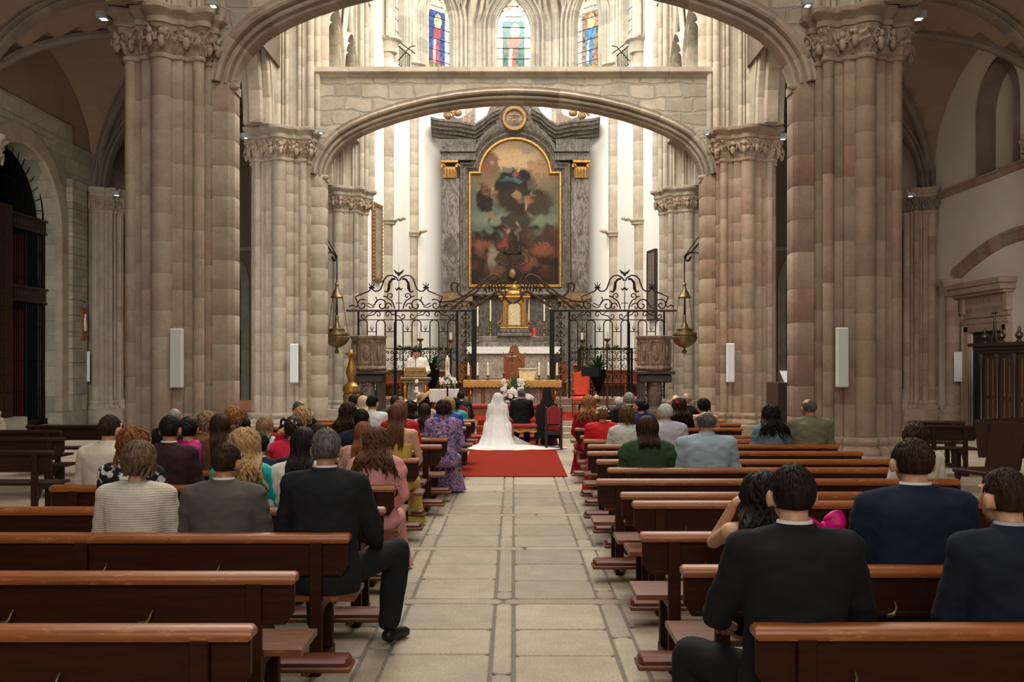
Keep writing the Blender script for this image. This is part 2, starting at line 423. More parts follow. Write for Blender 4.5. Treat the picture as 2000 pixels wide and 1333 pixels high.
def carve(o, amp, sc, seed, zc0, zc1, cx=0, cy=0):
    me = o.data
    for v in me.vertices:
        p = v.co
        if zc0 < p.z < zc1:
            d = Vector((p.x-cx, p.y-cy, 0)); 
            if d.length < .05: continue
            d.normalize(); f = (p.z-zc0)/(zc1-zc0)
            q = Vector((p.x*sc+seed, p.y*sc, p.z*sc*.8))
            k = 1-abs(noise.noise(q))*3.2; k2 = noise.noise(q*2.1)*.5
            ang = math.atan2(p.y-cy, p.x-cx)
            leaf = .5+.5*math.sin(ang*16+seed+2.2*math.sin(f*7))*math.cos(f*8+seed)
            k = max(-.9, k)*.9+k2*.8+leaf*.8
            v.co = p+d*amp*k*math.sin(min(1, f*1.1)*PI*.93)*1.1
def capital_stack(root, mat, matc, seed, outl, z0=6.22, z1=6.66, z2=6.93, cz=(0, 0), sf=1.0):
    # astragal ring, carved bell, moulded abacus
    def sc(k, z, g=0): return [(x*k, y*k, z) for x, y in outl]
    ring = MB(); ring.loft([sc(.99, z0-.03), sc(1.035, z0-.02), sc(1.05, z0+.01), sc(1.035, z0+.04), sc(.99, z0+.05)])
    ring.build('neck_ring', mat, root)
    bell = MB(); bell.tint = .4
    K = 24
    rr = []
    for i in range(K+1):
        f = i/K; rr.append(sc(1.0+.17*f**1.8, z0+.045+(z1-z0-.045)*f))
    bell.loft(rr)
    o = bell.build('capital', matc, root, smooth=60)
    carve(o, .060*sf, 9.0, seed, z0+.05, z1-.002)
    rl = [math.hypot(*q) for q in outl]; nn = len(outl); rg = random.Random(seed); fg = MB(); fg.tint = .4
    rad = lambda th: rl[int((th % (2*PI))/(2*PI)*nn) % nn]
    hgt = z1-z0
    for k in range(84):
        th = 2*PI*(k+rg.uniform(-.3, .3))/84; low_ = k % 2; za = z0+.06+(.0 if low_ else .14)*1.0; ln = rg.uniform(.14, .22); pts = []
        sw = rg.uniform(-.25, .25)
        for q in range(6):
            f = q/5; zz = za+ln*math.sin(f*2.2); rr_ = rad(th)*(1.0+.17*((zz-z0)/hgt)**1.8)+.012+.075*f**2; a_ = th+sw*f*.35; pts.append((rr_*math.cos(a_), rr_*math.sin(a_), min(zz, z1-.02)))
        fg.tube(pts, [.014, .026, .032, .030, .024, .012], 6, .6)
    for k in range(18):
        th = 2*PI*(k+rg.uniform(-.25, .25))/18; rr_ = rad(th)*1.13+.045; zz = z1-rg.uniform(.08, .15); c_ = (rr_*math.cos(th), rr_*math.sin(th), zz)
        fg.ell(c_, (.045, .045, .055), 8, 6); fg.ell((c_[0]*.98, c_[1]*.98, zz-.13), (.055, .055, .10), 8, 6)
        for sg in (-1, 1): fg.tube([(c_[0]*.98, c_[1]*.98, zz-.08), ((rr_+.02)*math.cos(th+sg*.10), (rr_+.02)*math.sin(th+sg*.10), zz-.12), ((rr_+.01)*math.cos(th+sg*.13), (rr_+.01)*math.sin(th+sg*.13), zz-.02)], .016, 5)
    fg.build('carved_figures', matc, root, smooth=60)
    ab = MB(); ab.tint = .45
    d = z2-z1
    ab.loft([sc(1.15, z1), sc(1.21, z1+.01), sc(1.22, z1+.28*d), sc(1.19, z1+.36*d), sc(1.25, z1+.55*d), sc(1.33, z1+.66*d), sc(1.35, z1+.72*d), sc(1.35, z2-.01), sc(1.33, z2)])
    ab.build('abacus', mat, root)
def smooth_outline(o, k):
    n = len(o); r = [math.hypot(*p) for p in o]
    for _ in range(k): r = [max(r[i], (r[i-1]+r[i]+r[(i+1) % n])/3) for i in range(n)]
    return [(r[i]*math.cos(2*PI*i/n), r[i]*math.sin(2*PI*i/n)) for i in range(n)]
OUT_CAP = smooth_outline(OUT_ALL, 4)
def base_stack(root, mat, rng, outl, s=1.0):
    def sc(k, z): return [(x*k, y*k, z) for x, y in outl]
    b = MB(); b.tint = rng.random()
    b.loft([sc(1.19, .40), sc(1.20, .45), sc(1.17, .49), sc(1.10, .50), sc(1.07, .54), sc(1.10, .57), sc(1.115, .61), sc(1.09, .65), sc(1.02, .665)])
    b.build('base_moulding', mat, root)
    pl = MB(); oc = [(.98, .40), (.80, .62), (.62, .80), (.40, .98), (-.40, .98), (-.62, .80), (-.80, .62), (-.98, .40), (-.98, -.40), (-.80, -.62), (-.62, -.80), (-.40, -.98), (.40, -.98), (.62, -.80), (.80, -.62), (.98, -.40)]
    oc = [(x*s, y*s) for x, y in oc]
    t = rng.random()
    pl.loft([[(x*1.03, y*1.03, 0) for x, y in oc], [(x*1.03, y*1.03, .16) for x, y in oc], [(x, y, .18) for x, y in oc], [(x, y, .385) for x, y in oc], [(x*.96, y*.96, .41) for x, y in oc]], tints=[t]*5)
    pl.build('plinth', mat, root)
def pier(cx, cy, mat, matc, label, seed, inner):
    rng = random.Random(seed)
    root = empty('clustered_pier', (cx, cy, 0), 0, label, 'pier', 'clustered stone piers of the nave')
    core = MB(); core_course(core, .60, 6.22, .46, rng); core.build('core', mat, root, smooth=30)
    for c in SH_BIG:
        s = MB(); courses(s, circ(c, RB, 20), .60, 6.22, .47, rng); s.build('shaft', mat, root)
    for c in SH_SM:
        s = MB(); courses(s, circ(c, RS, 12), .60, 6.22, .47, rng); s.build('shaft', mat, root)
    base_stack(root, mat, rng, OUT_ALL)
    capital_stack(root, mat, matc, seed*3.7, OUT_CAP)
    # block carrying the arch on the nave side
    if inner:
        j = MB(); y = .22
        z = 0
        while z < 5.98:
            e = min(5.98, z+.46*rng.uniform(.85, 1.2)); t = rng.random(); e = 5.98 if 5.98-e < .2 else e
            x0, x1 = sorted((inner*.55, inner*.93))
            def rg(zz, d): return [(x0+d, -y+.06+d, zz), (x0+.06, -y+d, zz), (x1-.08, -y+d, zz), (x1-d, -y+.08, zz), (x1-d, y-.08, zz), (x1-.08, y-d, zz), (x0+.06, y-d, zz), (x0+d, y-.06-d, zz)]
            j.loft([rg(z, .006), rg(z+.012, 0), rg(e-.012, 0), rg(e, .006)], tints=[t]*4); z = e
        fixn(j.build('arch_jamb', mat, root))
    return root
NX = 5.15
pier(-NX, 15.2, M['pier_l'], M['carved'], 'nearest pier of the left arcade, beige stone with tall speaker on it', 1, 1)
pier(NX, 15.2, M['pier_r'], M['carved'], 'nearest pier of the right arcade, reddish patched stone with tall speaker on it', 2, -1)
pier(-NX, 22.5, M['pier_f'], M['carved'], 'second pier of the left arcade, carrying left end of the complete arch', 3, 1)
pier(NX, 22.5, M['pier_r'], M['carved'], 'second pier of the right arcade, carrying right end of the complete arch', 4, -1)
pier(-NX, 29.9, M['pier_f'], M['carved'], 'far left pier beside the gilt framed picture, behind the left pulpit', 5, 0)
pier(NX, 29.9, M['pier_f'], M['carved'], 'far right pier behind the right pulpit', 6, 0)
# ------------------------------------------------ flat arches bridging the nave
IN = [(-4.22, 5.95), (-4.19, 6.12), (-4.10, 6.33), (-3.96, 6.53), (-3.76, 6.72), (-3.45, 6.90), (-3.05, 7.07), (-2.5, 7.25), (-1.85, 7.41), (-1.2, 7.52), (-.6, 7.58), (0, 7.60)]
IN = IN+[(-x, z) for x, z in IN[:-1][::-1]]
def resample(pts, n):
    d = [0]
    for a, b in zip(pts, pts[1:]): d.append(d[-1]+math.dist(a, b))
    out = []; k = 0
    for i in range(n):
        s = d[-1]*i/(n-1)
        while k < len(d)-2 and d[k+1] < s: k += 1
        f = (s-d[k])/(d[k+1]-d[k]); out.append(tuple(pts[k][q]*(1-f)+pts[k+1][q]*f for q in range(len(pts[0]))))
    return out
def chaikin(p, k=2):
    for _ in range(k):
        q = [p[0]]
        for a, b in zip(p, p[1:]):
            q.append(tuple(a[i]*.75+b[i]*.25 for i in range(len(a)))); q.append(tuple(a[i]*.25+b[i]*.75 for i in range(len(a))))
        q.append(p[-1]); p = q
    return p
def sweep(mb, path, prof, to3, rng, vous=.4, g=.004, closed=False):
    """prof: closed list (n outward, w depth); path in the plane; voussoirs with own tint and thin joints"""
    path = resample(path, max(6, int(sum(math.dist(a, b) for a, b in zip(path, path[1:]))/.11)))
    nr = []
    for i in range(len(path)):
        a = path[max(0, i-1)]; b = path[min(len(path)-1, i+1)]; tx, tz = b[0]-a[0], b[1]-a[1]; l = math.hypot(tx, tz)
        nr.append((-tz/l, tx/l))
    seg = 4; i = 0
    while i < len(path)-1:
        e = min(len(path)-1, i+seg+rng.choice((-1, 0, 0, 1)))
        if len(path)-1-e < 2: e = len(path)-1
        t = rng.random(); rings = []
        for k in range(i, e+1):
            rings.append([to3(path[k][0]+nr[k][0]*n, path[k][1]+nr[k][1]*n, w_) for n, w_ in prof])
        # joint grooves: duplicate the end rings, slightly shrunk
        cen = lambda r: Vector([sum(c[q] for c in r)/len(r) for q in range(3)])
        def shr(r): c = cen(r); return [tuple(c+(Vector(p)-c)*.975) for p in r]
        def adv(r1, r2, f): return [tuple(Vector(a)*(1-f)+Vector(b)*f) for a, b in zip(r1, r2)]
        rr = [shr(rings[0]), adv(rings[0], rings[1], .12)]+rings[1:-1]+[adv(rings[-1], rings[-2], .12), shr(rings[-1])]
        mb.loft(rr, tints=[t]*len(rr)); i = e
PROF = [(0, -.12), (.02, -.155), (.05, -.165), (.075, -.15), (.085, -.18), (.09, -.235), (.12, -.25), (.145, -.235), (.155, -.20), (.175, -.20), (.185, -.26), (.20, -.30), (.24, -.32), (.275, -.30), (.285, -.27), (.30, -.27), (.34, -.29), (.34, .29), (.30, .27), (.24, .32), (.185, .26), (.155, .20), (.12, .25), (.085, .18), (.05, .165), (0, .12)]
def flip(path): return path[::-1]
def bridge(Y, label, rub):
    rng = random.Random(int(Y*10))
    root = empty('stone_arch', (0, Y, 5.95), 0, label, 'arch', 'flat stone arches bridging the nave')
    to3 = lambda u, v, w_: (u, w_, v-5.95)
    a = MB(); p = IN
    sweep(a, p, PROF, to3, rng)
    fixn(a.build('archivolt', M['arch'], root, smooth=40))
    wl = MB(); ps = resample(chaikin(p, 1), 61)
    ex = []
    for i, q in enumerate(ps):
        A = ps[max(0, i-1)]; B = ps[min(60, i+1)]; l = math.dist(A, B); ex.append((q[0]-(B[1]-A[1])/l*.30, q[1]+(B[0]-A[0])/l*.30))
    zt = 8.20
    def strip(y, rev):
        for i in range(60):
            (x0, z0), (x1, z1) = ex[i], ex[i+1]
            n = wl.add([(x0, y, z0-5.95), (x1, y, z1-5.95), (x1, y, zt-5.95), (x0, y, zt-5.95)])
            wl.face((n, n+1, n+2, n+3) if not rev else (n+3, n+2, n+1, n))
    strip(-.24, False); strip(.24, True)
    n = wl.add([(-4.75, -.24, .3), (ex[0][0], -.24, .05), (ex[0][0], -.24, zt-5.95), (-4.75, -.24, zt-5.95)]); wl.face((n, n+1, n+2, n+3))
    n = wl.add([(4.75, -.24, .3), (ex[-1][0], -.24, .05), (ex[-1][0], -.24, zt-5.95), (4.75, -.24, zt-5.95)]); wl.face((n+3, n+2, n+1, n))
    wl.build('spandrel_masonry', M['rubble'], root, smooth=0)
    lg = MB(); lg.tint = .4
    pr = [(-.24, -.07), (-.27, -.05), (-.29, 0), (-.36, .03), (-.37, .05), (-.37, .15), (.37, .15), (.37, .03), (.24, -.07)]
    x = -4.52
    rng = random.Random(3)
    while x < 4.5:
        e = min(4.52, x+rng.uniform(.7, 1.3)); 
        if 4.52-e < .4: e = 4.52
        t = rng.random()
        lg.loft([[(X, a_, zt-5.95+b_) for a_, b_ in pr] for X in (x+.003, e-.003)], tints=[t, t]); x = e
    fixn(lg.build('coping_ledge', M['shaftpale'], root, smooth=20))
    for s in (-1, 1):   # small corbel knots where the arch leaves the pier
        c = MB(); c.loft([[(s*(4.30-d), -.16+d2*.3, .0+z) for d, d2 in ((-.10, 0), (.10, 0))]+[(s*(4.30-d), .16, z) for d in (.10, -.10)] for z in (-.10, .02)])
        c.ell((s*4.24, -.15, -.02), (.10, .06, .06), 10, 6)
        fixn(c.build('corbel', M['carved'], root))
    return root
bridge(15.2, 'nearest flat arch across the nave, cut by the top of the picture', 0)
bridge(22.5, 'flat stone arch framing the altar, with a ledge along its top', 0)
# ------------------------------------------------ general wall with openings
def arch_z(u, c, hw, zs, rise, pointed=True):
    d = abs(u-c)/hw
    if d >= 1: return zs
    if pointed:   # two arcs; R from rise
        R = (hw*hw+rise*rise)/(2*hw); cx = hw-R if R > hw else 0
        x = abs(u-c); q = R*R-(x+R-hw)**2
        return zs+math.sqrt(max(0, q))
    return zs+rise*math.sqrt(max(0, 1-d*d))
def wall(mb, to3, u0, u1, z0, z1, w0, w1, ops, du=.12):
    """ops: list of (c, hw, zbottom, zspring, rise, pointed); faces at depth w0 (front) and w1"""
    bs = {u0, u1}
    for c, hw, zb, zs, rise, pt in ops:
        k = max(6, int(2*hw/du)); 
        for i in range(k+1): bs.add(round(c-hw*math.cos(PI*i/k), 5))
    bs = sorted(b for b in bs if u0-1e-6 <= b <= u1+1e-6)
    def q(p, rev=False):
        n = mb.add(p); mb.face((n, n+1, n+2, n+3) if not rev else (n+3, n+2, n+1, n))
    for a, b in zip(bs, bs[1:]):
        if b-a < 1e-5: continue
        mid = (a+b)/2; spans = []
        for c, hw, zb, zs, rise, pt in ops:
            if abs(mid-c) < hw:
                spans.append((zb, zb, arch_z(a, c, hw, zs, rise, pt), arch_z(b, c, hw, zs, rise, pt)))
        spans.sort(); za, zb_ = z0, z0
        segs = []
        for (ba, bb, ta, tb) in spans:
            if ba > za+1e-4: segs.append((za, zb_, ba, bb))
            # sill and soffit
            if ba > z0+1e-4: q([to3(a, ba, w0), to3(b, bb, w0), to3(b, bb, w1), to3(a, ba, w1)])
            q([to3(a, ta, w0), to3(b, tb, w0), to3(b, tb, w1), to3(a, ta, w1)], True)
            za, zb_ = ta, tb
        segs.append((za, zb_, z1, z1))
        for (la, lb, ha, hb) in segs:
            q([to3(a, la, w0), to3(b, lb, w0), to3(b, hb, w0), to3(a, ha, w0)])
            q([to3(a, la, w1), to3(b, lb, w1), to3(b, hb, w1), to3(a, ha, w1)], True)
    for c, hw, zb, zs, rise, pt in ops:
        for s in (-1, 1):
            u = c+s*hw; q([to3(u, zb, w0), to3(u, zb, w1), to3(u, zs, w1), to3(u, zs, w0)], s > 0)
def arcpath(c, hw, zb, zs, rise, pointed=True, n=24):
    p = [(c-hw, zb)] if zb < zs-.01 else []
    for i in range(n+1):
        u = c-hw*math.cos(PI*i/n); p.append((u, arch_z(u, c, hw, zs, rise, pointed)))
    if zb < zs-.01: p.append((c+hw, zb))
    return p
# arcade walls on both sides of the nave with pointed arcade arches, triforium and clerestory
YS = [-6.7, .6, 7.9, 15.2, 22.5, 29.9]
ROLL = [(0, -.20), (.05, -.26), (.10, -.27), (.13, -.23), (.17, -.23), (.19, -.30), (.25, -.33), (.30, -.30), (.32, -.24), (.36, -.24), (.36, .24), (.30, .30), (.25, .33), (.19, .30), (.17, .23), (.05, .26), (0, .20)]
for s, side in ((-1, 'left'), (1, 'right')):
    xf = 5.22; xb = 5.85
    to3 = (lambda u, v, w_, s=s: (s*w_, u, v))
    mb = MB(); ops = []
    for i, (a, b) in enumerate(zip(YS, YS[1:])):
        c = (a+b)/2; hw = (b-a)/2-.86
        ops.append((c, hw, 6.93, 6.94, 3.3, True))
        if i >= 4: pass
        else:
            ops.append((c, .6, 11.4, 12.6, 1.0, True))
    # cut out the pier tops
    for (c, hw, zb, zs, rise, pt) in list(ops)[:0]: pass
    wall(mb, to3, YS[0]-.7, YS[-1]+.7, 6.93, 17.5, xf, xb, ops)
    wl = fixn(mb.build('wall_'+side+'_arcade', M['upper'], smooth=0)); struct(wl)
    # dark sheet filling the openings: shade put into the stone colour
    bp = MB(); bp.box(*sorted((s*5.16, s*5.21)), 15.9, 30.5, 8.3, 17.0); struct(bp.build('wall_'+side+'_opening_shade', M['rib'], smooth=0))
    rng = random.Random(9)
    for i, (a, b) in enumerate(zip(YS, YS[1:])):
        if i < 2: continue
        c = (a+b)/2; hw = (b-a)/2-.86
        r = MB()
        for wc, dn in ((5.36, .16), (5.74, .16)):
            sweep(r, arcpath(c, hw-.14, 6.93, 6.94, 3.2), [(n, w_*.45+wc) for n, w_ in ROLL], to3, rng)
        sweep(r, arcpath(c, hw-.28, 6.93, 6.94, 3.1), [(n*.9, w_*.6+5.55) for n, w_ in ROLL], to3, rng)
        o = fixn(r.build('trim_1', M['shaftpale'], smooth=40)); struct(o)
        # inner upper wall with openings, moulded surrounds and gables
        if i >= 4:
            xi = 4.72; iw = MB(); oc_ = [(a+dc, .78, 8.45, 9.45, .95, True) for dc in (1.05+1.9, 1.05+4.35)]
            wall(iw, to3, a+.45, b-.45, 8.3, 17.2, xi, xi+.42, oc_)
            iw.box(*sorted((s*(xi+.0), s*5.22)), a+.45, b-.45, 8.25, 8.3)
            struct(fixn(iw.build('wall_'+side+'_triforium', M['upper'], smooth=0)))
            g = MB()
            for (cc, hw_, zb_, zs_, rs_, _) in oc_:
                for k in range(3):
                    sweep(g, arcpath(cc, hw_+.04+k*.19, 8.35, zs_, rs_+k*.26), [(0, xi+.03), (0, xi-.05-k*.05), (.05, xi-.11-k*.05), (.10, xi-.05-k*.05), (.13, xi-.02), (.13, xi+.03)], to3, rng)
                for dx in (-1.22, 1.22):
                    for off, rr in ((0, .07), (.26, .05), (.44, .035)): g.tube([(s*(xi-.08), cc+dx, 9.3+off), (s*(xi-.08), cc, 12.2+off*1.4)], rr, 8)
                    g.cyl((s*(xi-.09), cc+dx), .10, 8.35, 9.4, 10)
            struct(fixn(g.build('trim_2', M['upper'], smooth=40)))
            st = MB(); st.box(*sorted((s*(xi-.16), s*(xi+.05))), a+.45, b-.45, 8.28, 8.38); st.box(*sorted((s*(xi-.14), s*(xi+.05))), a+.45, b-.45, 12.9, 13.02)
            struct(st.build('trim_3', M['shaftpale'], smooth=0))
    # wall shafts rising above each pier
    for Y in YS[2:]:
        r = MB(); rng2 = random.Random(int(Y*3))
        r.box(*sorted((s*5.3, s*4.45)), Y-.42, Y+.42, 6.93, 17.0); r.box(*sorted((s*5.0, s*4.33)), Y-.26, Y+.26, 6.93, 12.6)
        for (xx, yy, rr) in ((4.30, 0, .13), (4.38, -.27, .07), (4.38, .27, .07), (4.50, -.42, .08), (4.50, .42, .08), (4.66, -.45, .035), (4.74, -.46, .045), (5.02, -.46, .045), (5.10, -.45, .035), (5.22, -.44, .08), (5.22, .44, .08)):
            courses(r, circ((s*xx, Y+yy), rr, 14), 6.93, 12.6, .5, rng2, .003)
        struct(fixn(r.build('trim_4', M['shaftpale'], smooth=35)))
        cp = MB(); 
        def rc(k, z): return [(s*(4.46+.0)+k*x_*.55, Y+k*y_*.9, z) for x_, y_ in OUT_ALL[::3]]
        cp.loft([rc(.62, 12.45), rc(.64, 12.5), rc(.60, 12.55), rc(.62, 12.7), rc(.78, 13.1), rc(.80, 13.12), rc(.84, 13.2), rc(.92, 13.3), rc(.92, 13.4)])
        struct(fixn(cp.build('trim_5', M['shaftpale'])))
        # vault ribs springing from here
        rb = MB()
        for tx, ty, tz in ((0, 0, 16.9), (0, 3.65, 17.0), (0, -3.65, 17.0)):
            pth = [(s*4.35*(1-math.sin(f*PI/2)*1.0)+0, Y+ty*math.sin(f*PI/2)**1.0, 13.35+(tz-13.35)*(1-(1-f)**2)) for f in [k/12 for k in range(13)]]
            pth = [(s*4.35*(1-f), Y+ty*f, 13.35+(tz-13.35)*math.sin(f*PI/2)**.8) for f in [k/14 for k in range(15)]]
            rb.tube(pth, .14, 8)
        struct(rb.build('trim_6', M['shaftpale']))
# ------------------------------------------------ choir walls and polygonal apse
AP = [(-4.55, 30.95), (-4.22, 32.8), (-3.65, 35.6), (-1.66, 37.6), (1.66, 37.6), (3.65, 35.6), (4.22, 32.8), (4.55, 30.95)]
for i, (a, b) in enumerate(zip(AP, AP[1:])):
    ln = math.dist(a, b); ux, uy = (b[0]-a[0])/ln, (b[1]-a[1])/ln; nx, ny = uy, -ux   # inward normal (towards -Y at the middle)
    to3 = (lambda u, v, w_, a=a, ux=ux, uy=uy, nx=nx, ny=ny: (a[0]+ux*u-nx*w_, a[1]+uy*u-ny*w_, v))
    lo = MB(); wall(lo, to3, -.02, ln+.02, -.1, 12.0, 0, .5, []); struct(fixn(lo.build('wall_apse_lower', M['white'], smooth=0)))
    up = MB(); ops = []
    if 1 < i < 5 or i in (1, 5): ops = [(ln/2, .60 if i != 3 else .64, 12.42, 14.35, 1.25, True)]
    wall(up, to3, -.02, ln+.02, 12.0, 19.5, 0, .55, ops, .1); struct(fixn(up.build('wall_apse_upper', M['white'] if not ops else M['upper'], smooth=0)))
    if ops:
        g = MB(); rng = random.Random(i)
        c, hw, zb, zs, rise, pt = ops[0]
        for k in range(3):
            sweep(g, arcpath(c, hw+.08+k*.17, 11.9, zs, rise+k*.2), [(0, .05-k*.05), (0, -.05-k*.06), (.06, -.10-k*.06), (.11, -.05-k*.06), (.13, .05)], to3, rng)
        struct(fixn(g.build('trim_7', M['upper'], smooth=40)))
for i, (x, y) in enumerate(AP[1:-1]):
    r = MB(); rng2 = random.Random(i); d = Vector((-x, 33-y, 0)).normalized()
    z0 = {0: 6.45, 5: 6.45, 1: 6.4, 4: 6.4}.get(i, 9.2)
    wd = .19
    courses(r, circ((x+d.x*.05, y+d.y*.05), wd, 10), 1.0, z0, .5, rng2, .003)
    courses(r, circ((x+d.x*.08, y+d.y*.08), .20, 14), z0, 12.1, .5, rng2, .003)
    struct(fixn(r.build('trim_8', M['shaftpale'])))
    if z0 < 9:
        c = MB(); c.lathe((x+d.x*.1, y+d.y*.1, z0-.14), [(.20, 0), (.24, .02), (.23, .06), (.30, .13), (.30, .18), (.22, .19)], 16)
        c.ell((x*.93+d.x*.2, y+d.y*.25-.05, z0+.05), (.10, .12, .08), 8, 6)
        c.ell((x*.90+d.x*.2, y+d.y*.25-.1, z0+.07), (.07, .07, .07), 8, 6)
        struct(fixn(c.build('trim_9', M['shaftpale'])))
    c = MB(); c.lathe((x+d.x*.12, y+d.y*.12, 11.95), [(.22, 0), (.28, .02), (.26, .08), (.30, .35), (.42, .42), (.42, .5), (.3, .52)], 16); struct(fixn(c.build('trim_10', M['upper'])))
    r = MB()
    for k, (off, rr) in enumerate(((0, .15), (-.27, .075), (.27, .075), (-.44, .06), (.44, .06))):
        tx, ty = -d.y, d.x
        r.tube([(x+d.x*.10+tx*off, y+d.y*.10+ty*off, 12.4), (x+d.x*.10+tx*off, y+d.y*.10+ty*off, 14.6)]+[(x+(0-x)*f*.9+tx*off*(1-f)*1.4, y+(33.2-y)*f*.9+ty*off*(1-f)*1.4, 14.6+3.8*math.sin(f*PI/2)) for f in (.08, .18, .3, .45, .6, .8, 1)], rr, 10)
    struct(r.build('trim_11', M['upper']))
# slim wall responds between the windows continue below as painted-free plaster; string course of the apse
# ------------------------------------------------ nave ceiling (out of view) and aisle vaults
def groin(mb, x0, x1, y0, y1, zs, rise, n=14):
    pt = lambda f: arch_z(f, .5, .5, 0, 1.0*.62, True)/.62
    for i in range(n):
        for j in range(n):
            q = []
            for (a, b) in ((i, j), (i+1, j), (i+1, j+1), (i, j+1)):
                fx, fy = a/n, b/n; q.append((x0+(x1-x0)*fx, y0+(y1-y0)*fy, zs+rise*max(pt(fx), pt(fy))))
            k = mb.add(q); mb.face((k+3, k+2, k+1, k))
ce = MB()
for a, b in zip(YS, YS[1:]): groin(ce, -4.7, 4.7, a, b, 13.4, 3.8)
groin(ce, -4.7, 4.7, 29.9, 38.2, 15.6, 3.4)
struct(ce.build('ceiling', M['upper'], smooth=30))
OX = 12.55
for s, side in ((-1, 'left'), (1, 'right')):
    va = MB(); rb = MB(); rng = random.Random(7)
    x0, x1 = (s*5.5, s*OX) if s > 0 else (s*OX, s*5.5)
    for a, b in zip(YS+[], YS[1:]+[]):
        groin(va, x0, x1, a, b, 7.0, 3.4)
    groin(va, x0, x1, 29.9, 37.2, 7.0, 3.4)
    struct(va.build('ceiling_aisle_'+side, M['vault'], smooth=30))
    pt = lambda f: arch_z(f, .5, .5, 0, .62, True)/.62
    for i, (a, b) in enumerate(list(zip(YS, YS[1:]))+[(29.9, 37.2)]):
        if i < 2: continue
        for d in (0, 1):
            pth = [(x0+(x1-x0)*f, (a+(b-a)*f) if d else (b+(a-b)*f), 7.0+3.4*pt(f)-.06) for f in [k/24 for k in range(25)]]
            rb.tube(pth, .13, 8)
        to3 = lambda u, v, w_, a=a: (u, a+w_, v)
        sweep(rb, arcpath((x0+x1)/2, abs(x1-x0)/2-.35, 6.93, 6.94, 3.05), [(n*1.2, w_*1.15) for n, w_ in PROF], to3, rng)
    struct(fixn(rb.build('trim_12', M['rib'], smooth=40)))
    # outer wall
    to3 = lambda u, v, w_, s=s: (s*(OX+w_), u, v)
    if s < 0:
        m = MB(); wall(m, to3, -7, 37.2, -.05, 7.85, 0, .6, [(25.45, 2.05, .12, 5.35, 2.03, False)]); struct(fixn(m.build('wall_left', M['ashlar'], smooth=0)))
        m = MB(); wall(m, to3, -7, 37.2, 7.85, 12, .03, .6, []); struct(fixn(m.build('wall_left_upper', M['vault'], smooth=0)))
        m = MB(); m.box(-OX-.05, -OX+.10, -7, 30, 7.8, 7.95); m.box(-OX-.05, -OX+.06, 24, 28.2, 7.95, 8.45); m.box(-OX-.05, -OX+.08, -7, 37, 6.85, 6.9) if 0 else None
        struct(m.build('trim_13', M['ashlar'], smooth=0))
        m = MB(); sweep(m, arcpath(25.45, 2.03, .12, 5.35, 2.01, False), [(0, .1), (0, -.02), (.05, -.07), (.45, -.07), (.50, -.03), (.50, .1)], to3, rng); struct(fixn(m.build('trim_14', M['pier_f'])))
    else:
        m = MB(); wall(m, to3, -7, 37.2, -.05, 12, 0, .6, [(26.35, .95, 0, 2.58, .02, False), (25.8, .95, 6.75, 8.35, 1.15, True)]); struct(fixn(m.build('wall_right', M['whiteaisle'], smooth=0)))
        m = MB(); m.box(OX-.10, OX+.05, -7, 29.2, 6.55, 6.67); m.box(OX-.16, OX+.05, -7, 29.2, 6.67, 6.74); struct(m.build('trim_15', M['pier_r'], smooth=0))
    # wall piers
    for Y in (22.5, 29.9):
        rt = empty('wall_pier', (s*12.35, Y, 0), 0, {(-1, 22.5): 'left aisle wall pier nearer than the grille', (-1, 29.9): 'left aisle wall pier beside the small speaker and the station plaque', (1, 22.5): 'right aisle wall pier nearer than the confessional', (1, 29.9): 'right aisle wall pier beside the small wall speaker'}[(s, Y)], 'pier')
        mt = M['pier_f'] if s < 0 else M['pier_r']; r2 = random.Random(Y*s)
        c = MB(); core_course(c, .6, 6.22, .45, r2); c.build('core', mt, rt, smooth=30)
        for cc in [(-s*.62, 0), (0, -.62), (-s*.5, -.5), (-s*.5, .5)]:
            sh = MB(); courses(sh, circ(cc, RB if abs(cc[0]) != .5 else RS, 16), .6, 6.22, .47, r2); sh.build('shaft', mt, rt)
        base_stack(rt, mt, r2, OUT_ALL, .9); capital_stack(rt, mt, M['carved'] if s < 0 else M['rib'], Y, OUT_CAP)
        rt.scale = (.82, .82, 1)
# end walls of the aisles, west wall
for s, side in ((-1, 'left'), (1, 'right')):
    to3 = lambda u, v, w_: (u, 36.9+w_, v)
    x0, x1 = sorted((s*4.9, s*12.7))
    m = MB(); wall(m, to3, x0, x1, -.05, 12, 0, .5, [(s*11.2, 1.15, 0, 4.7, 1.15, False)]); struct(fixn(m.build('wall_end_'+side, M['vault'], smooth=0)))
    m = MB(); rng = random.Random(2); sweep(m, arcpath(s*11.2, 1.13, 0, 4.7, 1.13, False), [(0, .1), (0, -.1), (.3, -.1), (.3, .1)], to3, rng); m.box(x0, x1, 36.75, 36.95, 4.9+1.0, 6.05); struct(fixn(m.build('trim_16', M['pier_f'])))
    m = MB(); m.box(s*11.2-1.3, s*11.2+1.3, 37.6, 37.7, 0, 6.2); struct(m.build('wall_end_recess_'+side, M['rib'], smooth=0))
m = MB(); m.box(-12.7, 12.7, -7.4, -7.0, 0, 17.5); struct(m.build('wall_back', M['upper'], smooth=0))
